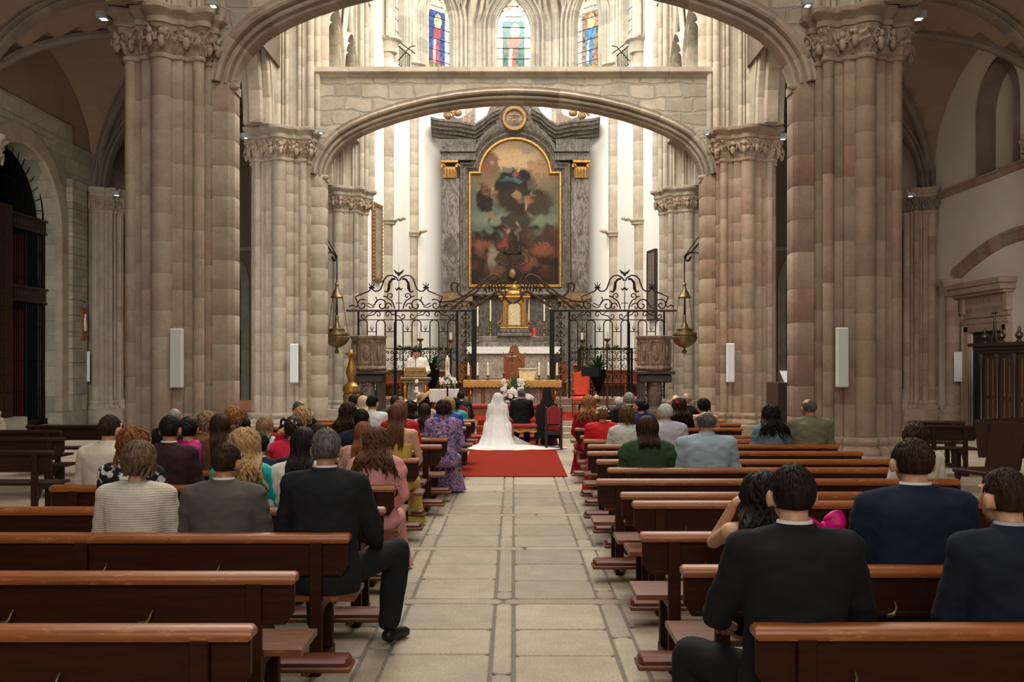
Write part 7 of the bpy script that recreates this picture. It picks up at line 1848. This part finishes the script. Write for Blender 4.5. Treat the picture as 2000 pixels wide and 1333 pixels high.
# ---- right block
S = {k: rp_(v) for k, v in dict(a=1220, b=1105, c=1040, d=979, f=936, g=914, h=898, i=882, j=868.5, k=858.5, l=851, m=836, n=827, o=821).items()}
person(1551, 909, S['a'], 'young man with black hair in a black suit in the nearest right pew', 'jacket', cm('black_wool_suit', (.008, .009, .012)), 'fade', 'black', 'fair', 'wide', yaw=0, seed=42, group=G2, wide=1.08)
person(1972, 915, S['a']+.06, 'young man in a navy suit cut by the right picture edge', 'jacket', NV(), 'fade', 'darkbrown', 'fair', yaw=-.3, seed=43, group=G2, collarmat=cm('blue_check_shirt', (.45, .5, .58)), wide=1.0)
person(1787, 857, S['b'], 'broad man in a navy blue suit, second row right', 'jacket', cm('blue_navy_suit', (.008, .015, .038)), 'fade', 'darkbrown', 'fair', yaw=0, seed=44, group=G2, wide=1.22)
u = person(1490, 921, S['b'], 'woman in strapless black dress with magenta bow, hand raised to her long hair', 'strapless', BK(), 'wavy', 'black', 'fair', 'touch', fem=True, bottom='skirt', seed=45, group=G2, dens=1.2)
mb = MB(); rb_ = random.Random(4)
for s in (-1, 1):
    rings = []
    for f in (0, .15, .4, .7, 1.0):
        w_ = .02+.06*math.sin(f*PI*.62); x = .28+s*.10*f+.0; rings.append([(x, -.11+w_*.55*math.cos(a)+.012*math.sin(a*5+f*4), 1.06+.02*s+w_*1.15*math.sin(a)-.02*f) for a in [2*PI*q/18 for q in range(18)]])
    mb.loft(rings)
mb.ell((.28, -.12, 1.065), (.022, .028, .03), 10, 8)
me_ = bpy.data.meshes.new('bow'); me_.from_pydata(mb.v, [], mb.f); me_.polygons.foreach_set('use_smooth', [True]*len(me_.polygons)); me_.update(); child('magenta_bow', me_, cm('magenta_taffeta', (.60, .0, .19), .45), u)
person(1792, 827, S['f'], 'woman with dark curly hair in a white top, sixth row right', 'blouse', cm('white_cotton_top', (.66, .62, .56)), 'curly', 'darkbrown', 'fair', fem=True, bottom='skirt', seed=46, group=G2, dens=1.6)
person(1265, 812, S['g'], 'woman with a dark brown bob in a green gathered blouse', 'puff', cm('forest_green_cloth', (.03, .075, .035), .8), 'bob', 'darkbrown', 'fair', fem=True, bottom='skirt', seed=47, group=G2, dens=1.5, wide=1.12)
person(1380, 802, S['g'], 'heavy man with grey hair in a pale blue shirt', 'shirt', cm('pale_blue_shirt', (.34, .44, .54), .8), 'balding', 'darkgrey', 'tan', seed=48, group=G2, wide=1.2, botmat=DK())
person(1300, 789, S['j'], 'man with white hair in a lavender shirt', 'shirt', cm('lavender_shirt', (.50, .50, .62), .8), 'grey', 'white', 'tan', yaw=0, seed=49, group=G2, wide=1.12, botmat=DK())
person(1507, 790, S['j'], 'woman with long black hair in a denim jacket', 'shirt', cm('denim', (.16, .25, .33), .9), 'wavy', 'black', 'fair', fem=True, seed=50, group=G2, dens=1.2)
person(1582, 778, S['j'], 'balding man in an olive green shirt beside the right pier', 'shirt', cm('olive_shirt', (.17, .17, .105), .85), 'balding', 'darkgrey', 'tan', yaw=-.3, seed=51, group=G2, wide=1.12, botmat=DK())
u = person(1177, 791, S['k'], 'woman in a red suit with white flowers in her pinned hair', 'jacket', cm('bright_red_suit', (.62, .012, .018), .65), 'updo', 'auburn', 'fair', fem=True, bottom='longskirt', seed=52, group=G2); flower_pin(u, None, 14, M['petal'], .011)
person(1224, 794, S['j'], 'woman with short brown hair in a white lace jacket', 'blouse', cm('white_lace_jacket', (.66, .68, .64), .85, 'lace', (.48, .52, .48)), 'pixie', 'brown', 'fair', fem=True, bottom='skirt', seed=53, group=G2, dens=1.4)
person(1150, 772, S['m'], 'woman with long ginger curls in a red lace dress at the aisle', 'blouse', cm('red_lace', (.42, .008, .02), .8, 'lace', (.25, .004, .01)), 'wavy', 'ginger', 'fair', fem=True, bottom='longskirt', seed=54, group=G2)
u = person(1327, 778, S['m'], 'woman with long dark curls and a pink hair flower', 'blouse', BK(), 'wavy', 'darkbrown', 'fair', fem=True, seed=55, group=G2); flower_pin(u, (-.03, -.12, .05), 3, cm('pink_flower', (.7, .01, .15)), .02)
person(1376, 778, S['m'], 'woman with short black hair and bare shoulders looking left', 'strapless', BK(), 'pixie', 'black', 'fair', fem=True, bottom='skirt', yaw=-.9, seed=56, group=G2)
person(1229, 767, S['n'], 'grey haired man in a dark suit turned to his right hand neighbour', 'jacket', DK(), 'grey', 'grey', 'tan', seed=57, group=G2, wide=1.1)
person(1253, 779, S['m'], 'woman with black pinned hair in a blue dress looking left', 'blouse', cm('ink_blue_dress', (.02, .03, .12)), 'updo', 'black', 'fair', fem=True, yaw=-.9, seed=58, group=G2)
person(1341, 767, S['n'], 'bald man in a dark suit near the second right pier', 'jacket', BK(), 'bald', 'grey', 'tan', seed=59, group=G2)
person(1165, 770, S['o'], 'bald man beyond the ginger curls', 'jacket', BK(), 'bald', 'darkgrey', 'tan', seed=60, group=G2)
person(1209, 776, S['o'], 'white haired man in a dark suit beyond the red suit', 'jacket', BK(), 'grey', 'white', 'tan', seed=61, group=G2)
person(1320, 771, S['o'], 'bald man beyond the woman with the pink hair flower', 'jacket', cm('grey_suit', (.06, .06, .065)), 'bald', 'grey', 'pale', seed=62, group=G2)
# ---- priest, standing behind the lectern and reading
pr_ = person(815, 680, 24.85, 'priest with dark hair in a white vestment standing at the gilded lectern reading', 'vestment', cm('ivory_vestment', (.78, .74, .64), .8), 'short', 'black', 'tan', 'stand', yaw=.3, pitch=.3, rz=PI, z0=.389, seed=63, bottom='trousers', botmat=BK())
eb = MB()
for s in (-1, 1): eb.ell((s*.028, .090, .018), (.013, .008, .006), 8, 6)
me_ = bpy.data.meshes.new('eyes'); me_.from_pydata(eb.v, [], eb.f); me_.update(); child('eyes', me_, M['blackmetal'], pr_, headM(.3, .3, .40))
# ------------------------------------------------ left aisle: chapel behind the grille
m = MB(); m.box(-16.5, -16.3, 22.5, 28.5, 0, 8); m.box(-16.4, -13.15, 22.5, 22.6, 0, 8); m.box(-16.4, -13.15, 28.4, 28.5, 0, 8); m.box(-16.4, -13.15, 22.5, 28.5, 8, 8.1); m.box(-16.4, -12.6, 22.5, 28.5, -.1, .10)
struct(m.build('wall_left_chapel', M['black'], smooth=0))  # chapel shell coloured black in place of interior shade
gr = empty('chapel_grille', (-12.95, 25.45, .12), 0, 'tall black iron grille with carved friezes closing the arch in the left wall', 'grille')
mb = MB()
for k in range(33):
    y = -1.98+k*3.96/32; mb.tube([(0, y, 0), (0, y, 5.2)], .018 if k % 8 else .04, 6)
    for z in (.9, 1.7, 2.6, 3.9, 4.6): mb.ell((0, y, z), (.028, .028, .05), 6, 4)
mb.build('bars', M['blackmetal'], gr)
for z, h in ((3.25, .42), (5.15, .40), (.0, .12)):
    mb = MB(); mb.box(-.06, .06, -2, 2, z, z+h); mb.box(-.12, .12, -2.0, 2.0, z+h-.06, z+h); mb.box(-.10, .10, -2.0, 2.0, z, z+.05)
    if h > .2:
        for k in range(24): mb.ell((.07, -1.9+k*.165, z+h*.5), (.03, .05, h*.28), 6, 5)
    mb.build('frieze', M['darkwood'], gr)
mb = MB()
for r in (.5, .95, 1.4, 1.95): mb.tube([(0, r*math.cos(PI*k/20), 5.5+r*.98*math.sin(PI*k/20)) for k in range(21)], .022, 5)
for k in range(1, 18): a = PI*k/18; mb.tube([(0, .5*math.cos(a), 5.5+.5*math.sin(a)), (0, 1.95*math.cos(a), 5.5+1.9*math.sin(a))], .012, 5)
mb.build('fanlight', M['blackmetal'], gr)
for (y0, y1, z0, z1, lb) in ((26.0, 27.2, 3.75, 5.2, 'short red curtain hanging behind the upper grille'), (25.9, 27.2, .35, 3.2, 'long red curtain hanging behind the lower grille')):
    mb = MB(); n = 60; rr = []
    for k in range(n+1): y = y0+(y1-y0)*k/n; d = .05*math.sin(k*1.1)+.02*math.sin(k*2.9); rr.append(((-13.3+d, y, z0), (-13.3+d*.7, y, z1)))
    b_ = [mb.add(q) for q in rr]
    for a1, a2 in zip(b_, b_[1:]): mb.face((a1, a2, a2+1, a1+1))
    o = mb.build('curtain', plain('deep_red_curtain', (.50, .025, .06), .85, var=.2, scale=6, bs=.1)); tag(o, lb, 'curtain')
m = MB(); m.bbox(-13.1, -12.25, 23.2, 28.1, 0, .12, .01); m.bbox(-12.6, -12.2, 26.9, 28.4, 0, .42, .02); m.bbox(-12.6, -12.2, 23.0, 25.0, 0, .42, .02); struct(m.build('trim_20', M['ashlar'], smooth=0))
dl = empty('door_leaf', (-12.42, 23.6, .05), 0, 'dark panelled door leaf folded open at the left picture edge', 'door')
mb = MB(); mb.bbox(-.05, .05, -1.0, 1.0, 0, 5.6, .01); mb.build('leaf', M['pewd'], dl)
mb = MB()
for i in range(5):
    for j in range(13): mb.bbox(.05, .075, -.92+i*.38, -.62+i*.38, .15+j*.42, .45+j*.42, .012)
mb.build('raised_panels', M['pewd'], dl)
# pilaster strip between grille and wall pier, station plaque, speakers
m = MB(); rng = random.Random(1)
z = 0
while z < 6.8: e = z+rng.uniform(.38, .5); m.bbox(-12.6, -12.38, 27.95, 28.9, z+.004, e-.004, .01, rng.random()); z = e
struct(m.build('trim_21', M['ashlar'], smooth=0))
sp = empty('station_plaque', (-12.33, 28.62, 2.9), PI/2, 'small carved wooden station of the cross plaque on the left wall', 'plaque')
mb = MB(); mb.loft([[(x, y, z) for x, z in ((-.17, -.42), (-.12, -.47), (.12, -.47), (.17, -.42), (.15, .30), (.17, .34), (.10, .44), (-.10, .44), (-.17, .34), (-.15, .30))] for y in (-.01, .04)]); fixn(mb.build('frame', M['stallwood'], sp, smooth=0))
mb = MB(); mb.ell((0, -.02, .0), (.07, .03, .24), 10, 10); mb.ell((0, -.03, .22), (.05, .03, .05), 10, 8); mb.ell((.06, -.02, -.1), (.05, .02, .12), 8, 8); mb.build('relief_figures', M['linen'], sp)
mb = MB(); mb.tube([(0, .01, .44), (0, .01, .68)], .012, 5); mb.tube([(-.06, .01, .60), (.06, .01, .60)], .012, 5); mb.build('cross', M['darkwood'], sp)
sp.rotation_euler = (0, 0, PI/2)
def speaker(px0, px1, py0, py1, Y, label, rz=0, group='column loudspeakers', wid=None, dx=0):
    w_ = (px1-px0)*Y/F if wid is None else wid; x = PXx((px0+px1)/2, Y)+dx; z1, z0 = PZ(py0, Y), PZ(py1, Y)
    r = empty('column_speaker', (x, Y, z0), rz, label, 'loudspeaker', group); h = z1-z0
    mb = MB(); mb.bbox(-w_/2, w_/2, 0, .11, 0, h, .01); mb.build('housing', M['speakerframe'], r)
    mb = MB(); mb.bbox(-w_/2+.012, w_/2-.012, -.006, .004, .015, h-.015, .003); mb.build('grille', M['speaker'], r)
    mb = MB(); mb.bbox(-.02, .02, .11, .17, h*.25, h*.25+.04, .004); mb.bbox(-.02, .02, .11, .17, h*.75, h*.75+.04, .004); mb.build('wall_bracket', M['lampbox'], r)
speaker(331, 355, 642, 758, 14.42, 'tall pale column speaker on the nearest left pier')
speaker(1636, 1658, 640, 757, 14.42, 'tall pale column speaker on the nearest right pier')
speaker(566, 581, 672, 748, 21.72, 'pale column speaker on the second left pier')
speaker(1420, 1435, 671, 747, 21.72, 'pale column speaker on the second right pier')
speaker(161, 174, 687, 746, 28.9, 'small column speaker on the left wall below the plaque', .5, wid=.22)
speaker(1865, 1878, 688, 746, 27.6, 'small column speaker on the right wall beside the door', -.5, wid=.22)
def spot(px, py, Y, label, w_=.18, tilt=0):
    x, z = P(px, py, Y); r = empty('spotlight', (x, Y, z), 0, label, 'lamp', 'small spotlights on the capitals')
    mb = MB(); mb.bbox(-w_/2, w_/2, -.09, .09, -.06, .05, .008); mb.build('housing', M['lampbox'], r)
    mb = MB(); mb.bbox(-w_/4, w_/4, -.06, .04, -.066, -.058, .002); mb.build('lamp_lens', M['lampglow'], r)
    s = 1 if px < 1003 else -1
    mb = MB(); mb.tube([(0, .05, 0), (s*.10, .12, -.02), (s*.20, .22, -.04)], .012, 6); mb.build('arm', M['lampbox'], r)
spot(203, 30, 14.7, 'spotlight left of the nearest left capital'); spot(1794, 30, 14.7, 'spotlight right of the nearest right capital')
spot(417, 5, 14.6, 'spotlight on the inner side of the nearest left capital', .14); spot(1577, 4, 14.6, 'spotlight on the inner side of the nearest right capital', .14)
spot(482, 265, 21.9, 'spotlight left of the second left capital'); spot(1529, 267, 21.9, 'spotlight right of the second right capital')
spot(627, 255, 21.9, 'spotlight on the inner side of the second left capital', .12); spot(1381, 257, 21.9, 'spotlight on the inner side of the second right capital', .12)
spot(228, 378, 28.9, 'spotlight on the left wall pier capital', .2); spot(1778, 380, 28.9, 'spotlight on the right wall pier capital', .2)
# ------------------------------------------------ right aisle wall
m = MB(); rng = random.Random(5)
to3 = lambda u, v, w_: (12.55+w_, u, v)
sweep(m, [(28.15-k*.3, 4.06+.72*math.sin(min(1, k/12)*PI/2)) for k in range(0, 27)][::-1], [(0, .1), (0, -.06), (.05, -.12), (.12, -.12), (.14, -.08), (.22, -.08), (.26, -.14), (.34, -.14), (.36, .1)], to3, rng)
struct(fixn(m.build('trim_22', M['pier_r'])))
hc = empty('engaged_column', (12.42, 28.1, 0), 0, 'engaged column on the right wall carrying the low wall arch', 'column')
mb = MB(); courses(mb, circ((0, 0), .22, 18), .55, 3.64, .5, rng); mb.build('shaft', M['pier_r'], hc)
mb = MB(); mb.lathe((0, 0, 3.62), [(.23, 0), (.25, .02), (.23, .05), (.25, .10), (.30, .30), (.33, .36), (.36, .40), (.36, .5), (.2, .51)], 24); o = mb.build('capital', M['pier_r'], hc); carve(o, .02, 9, 2, 3.67, 3.94)
mb = MB(); mb.lathe((0, 0, 0), [(.40, 0), (.40, .3), (.32, .33), (.34, .40), (.27, .46), (.28, .52), (.22, .56)], 24); mb.build('base', M['pier_r'], hc)
# stone door frame with carved inscription
df = empty('door_surround', (12.55, 26.35, 0), 0, 'moulded stone door surround with a carved inscription in the right wall', 'door frame')
mb = MB()
for s in (-1, 1):
    mb.bbox(-.10, .05, s*1.13-.18, s*1.13+.18, 0, 2.75, .01); mb.bbox(-.14, .05, s*1.24-.05, s*1.24+.05, 0, 2.75, .01); mb.bbox(-.16, .05, s*1.22-.10, s*1.22+.10, 3.10, 3.55, .01)
mb.bbox(-.10, .05, -1.30, 1.30, 2.60, 2.80, .01); mb.bbox(-.12, .05, -1.30, 1.30, 2.80, 2.95, .01); mb.build('frame', M['pier_r'], df)
mb = MB(); mb.bbox(-.09, .05, -1.25, 1.25, 2.97, 3.55, .01); mb.build('inscription_panel', M['pier_r'], df)
mb = MB(); rg = random.Random(8)
for row, z in ((0, 3.34), (1, 3.10)):
    y = 1.08
    while y > -1.1:
        w_ = rg.choice((.03, .05, .06)); h = .13
        mb.box(-.094, -.088, y-.010, y, z, z+h)
        if w_ > .04: mb.box(-.094, -.088, y-w_, y-w_+.010, z, z+h)
        if rg.random() < .5: mb.box(-.094, -.088, y-w_, y, z+h-.012, z+h)
        if rg.random() < .5: mb.box(-.094, -.088, y-w_, y, z+.055, z+.065)
        y -= w_+(.035 if rg.random() < .85 else .09)
mb.build('carved_inscription', M['rib'], df)
mb = MB(); mb.bbox(-.40, .05, -1.50, 1.50, 3.62, 3.78, .02); mb.bbox(-.46, .05, -1.56, 1.56, 3.78, 3.92, .02); mb.bbox(-.28, .05, -1.4, 1.4, 3.55, 3.62, .01); mb.build('cornice', M['pier_r'], df)
m = MB(); m.box(13.2, 15.5, 24.5, 28.0, -.1, 3.5); struct(m.build('wall_right_doorway_shade', M['black'], smooth=0))  # black block behind the doorway, painted dark for its shade
m = MB(); m.box(12.95, 13.15, 24.4, 27.2, 6.5, 10); struct(m.build('wall_right_window_back', M['whiteaisle'], smooth=0))
m = MB(); sweep(m, arcpath(25.8, .93, 6.75, 8.35, 1.13), [(0, .45), (0, -.06), (.06, -.10), (.10, -.06), (.22, -.02), (.22, .1)], to3, random.Random(3)); struct(fixn(m.build('trim_23', M['rib'])))
m = MB(); m.bbox(12.60, 12.66, 25.35, 27.35, 0, 2.62, .005); struct(m.build('doorway_shade_1', M['black'], smooth=0))  # no door leaf: added black slab putting shade into the open doorway
# confessional
cf = empty('confessional', (11.7, 22.0, 0), 0, 'very dark carved wooden confessional with urn finials at the right picture edge', 'confessional')
mb = MB(); mb.bbox(-.62, .75, -1.65, 1.62, .08, 2.0, .01); mb.bbox(-.70, .8, -1.72, 1.70, 0, .10, .01); mb.build('body', M['darkwood'], cf)
mb = MB(); mb.bbox(-.68, .8, -1.70, 1.68, 1.98, 2.06, .01); mb.bbox(-.76, .8, -1.78, 1.76, 2.06, 2.14, .02); mb.bbox(-.84, .8, -1.86, 1.84, 2.14, 2.22, .02); mb.build('cornice', M['darkwood'], cf)
for k in range(5):
    y = -1.6+k*.78; mb = MB(); mb.lathe((-.65, y, .12), [(.05, 0), (.05, .1), (.03, .15), (.035, 1.6), (.06, 1.7), (.06, 1.85)], 10); mb.build('column', M['darkwood'], cf)
for k in range(4):
    y = -1.21+k*.78
    for zz0, zz1 in ((.2, .9), (1.0, 1.85)):
        for q in (-.12, .12): mb = MB(); mb.box(-.627, -.615, y+q-.006, y+q+.006, zz0, zz1); mb.build('gilt_strip', M['gold'], cf)
for y in (1.55, .75, -.05, -.85):
    mb = MB(); mb.lathe((-.55, y, 2.22), [(.07, 0), (.07, .03), (.03, .06), (.09, .14), (.08, .2), (.03, .24), (.04, .3), (.01, .36)], 12); mb.build('finial', M['darkwood'], cf)
mb = MB(); mb.tube([(-.5, 1.35, 2.2), (-.5, 1.22, 2.5), (-.5, 1.18, 2.75)], [.05, .03, .02], 6); mb.tube([(-.5, 1.0, 2.2), (-.5, 1.12, 2.5), (-.5, 1.18, 2.75)], [.05, .03, .02], 6); mb.tube([(-.5, 1.18, 2.7), (-.5, 1.18, 3.05)], .022, 6); mb.tube([(-.5, 1.06, 2.92), (-.5, 1.30, 2.92)], .022, 6); mb.build('cross_finial', M['darkwood'], cf)
# side altarpieces on both outer walls
for s, lb, m1, m2 in ((-1, 'cream and gilt side altarpiece beyond the left wall pier', plain('cream_paint', (.55, .50, .40), .6, scale=6, var=.15), M['gold']), (1, 'dark side altarpiece with gilded column beyond the right wall pier', M['darkwood'], M['goldleaf'])):
    r = empty('side_altarpiece', (s*12.05, 32.4, 0), 0, lb, 'altarpiece')
    mb = MB(); mb.bbox(-.45, .45, -1.2, 1.2, 0, 1.5, .02); mb.bbox(-.5, .5, -1.25, 1.25, 1.4, 1.52, .02); mb.build('base', m1, r)
    mb = MB(); mb.bbox(-.3, .45, -1.0, 1.0, 1.5, 4.4, .02); mb.build('panel', m1, r)
    mb = MB(); mb.bbox(-.5, .5, -1.25, 1.25, 4.4, 4.62, .02); mb.bbox(-.55, .55, -1.32, 1.32, 4.72, 4.85, .02); mb.bbox(-.45, .45, -1.2, 1.2, 4.6, 4.75, .02); mb.bbox(-.3, .4, -.8, .8, 4.85, 6.0, .06); mb.build('entablature', m1, r)
    for x, y in ((-s*.25, -1.08), (-s*.38, -.8), (-s*.38, .9), (s*.2, -1.08)): mb = MB(); mb.lathe((x, y, 1.52), [(.12, 0), (.12, .06), (.08, .1), (.085, 2.5), (.07, 2.55), (.13, 2.8), (.13, 2.9)], 14); mb.build('column', m2, r)
    mb = MB(); mb.bbox(-.14, .14, -1.24, -1.20, .95, 1.38, .01); mb.build('carved_tablet', m2, r)
o = MB(); drape(o, -.35, .25, 0, .95, .1, 14, .01, .03); oo = o.build('altar_cloth', M['linen'], loc=(PXx(1757, 31.1), 31.1, 0)); tag(oo, 'white cloth hanging in front of the right side altarpiece', 'cloth')
bb = MB(); bb.bbox(-.55, .55, 0, .06, 0, 1.65, .01); oo = bb.build('notice_board', M['black'], loc=(PXx(446, 36.8), 36.835, 1.35)); tag(oo, 'black notice board on the far wall of the left aisle', 'board')
for k, (px, Y, lb) in enumerate(((455, 27.8, 'orange brown wooden bench in the dark left aisle'), (497, 27.0, 'orange brown wooden bench beside the second left pier'))):
    r = empty('choir_bench', (PXx(px, Y)-.4*k, Y, 0), .1, lb, 'bench'); mb = MB(); mb.bbox(-.8, .8, 0, .04, .45, .72, .008); mb.build('backrest', M['stallwood'], r)
    mb = MB(); mb.bbox(-.8, .8, .04, .4, .38, .42, .006); mb.build('seat', M['stallwood'], r)
    for x in (-.7, .7): mb = MB(); mb.bbox(x-.03, x+.03, 0, .38, 0, .45, .005); mb.build('end_frame', M['stallwood'], r)
# organ console between the right piers
og = empty('organ_console', (6.0, 19.6, 0), 0, 'dark organ console with keyboards half hidden behind the right pier', 'organ')
mb = MB(); mb.bbox(-.92, -.62, -.5, .4, 0, 1.38, .01); mb.bbox(.62, .92, -.5, .4, 0, 1.38, .01); mb.bbox(-.62, .62, .1, .4, 0, 1.30, .01); mb.bbox(-.62, .62, -.3, .1, 0, .70, .01); mb.build('case', M['darkwood'], og)
for k in range(3): mb = MB(); mb.bbox(-.56, .56, -.22+k*.10, -.10+k*.10, .72+k*.09, .75+k*.09, .003); mb.build('keyboard', M['linen'], og)
for k in range(5): mb = MB(); mb.lathe((-.59, .05, .80+k*.07), [(.01, 0), (.015, .01), (.01, .02)], 8); mb.build('stop_knob', M['gold'], og)
mb = MB(); mb.box(-.52, -.42, .085, .10, 1.02, 1.10); mb.build('display', M['lampglow'], og)
mb = MB(); mb.loft([[(-.62, .08, 1.31), (-.30, .08, 1.31), (-.30, .10, 1.31), (-.62, .10, 1.31)], [(-.72, .16, 1.60), (-.42, .16, 1.60), (-.42, .17, 1.60), (-.72, .17, 1.60)]]); oo = mb.build('sheet_music', M['linen'], loc=(6.0, 19.6, .0)); tag(oo, 'open sheet music standing on the organ console', 'paper')
# small iron galleries high on the choir walls
for s in (-1, 1):
    r = empty('iron_gallery_rail', (s*3.86, 33.9, 11.78), 0, ('left' if s < 0 else 'right')+' small black iron rail high on the choir wall', 'railing'); mb = MB()
    for k in range(6): mb.tube([(-s*(.05+k*.045), -.5+k*.2, 0), (-s*(.05+k*.045), -.5+k*.2, .62)], .014, 5)
    mb.tube([(0, -.5, .62), (-s*.30, .5, .60)], .018, 5); mb.tube([(0, -.5, .78), (-s*.5, .1, .55)], .018, 5); mb.tube([(0, -.6, .1), (-s*.35, -.1, .72), (-s*.5, .1, .82)], .018, 5); mb.tube([(0, -.5, 0), (-s*.3, .5, 0)], .018, 5); mb.build('rail', M['blackmetal'], r)
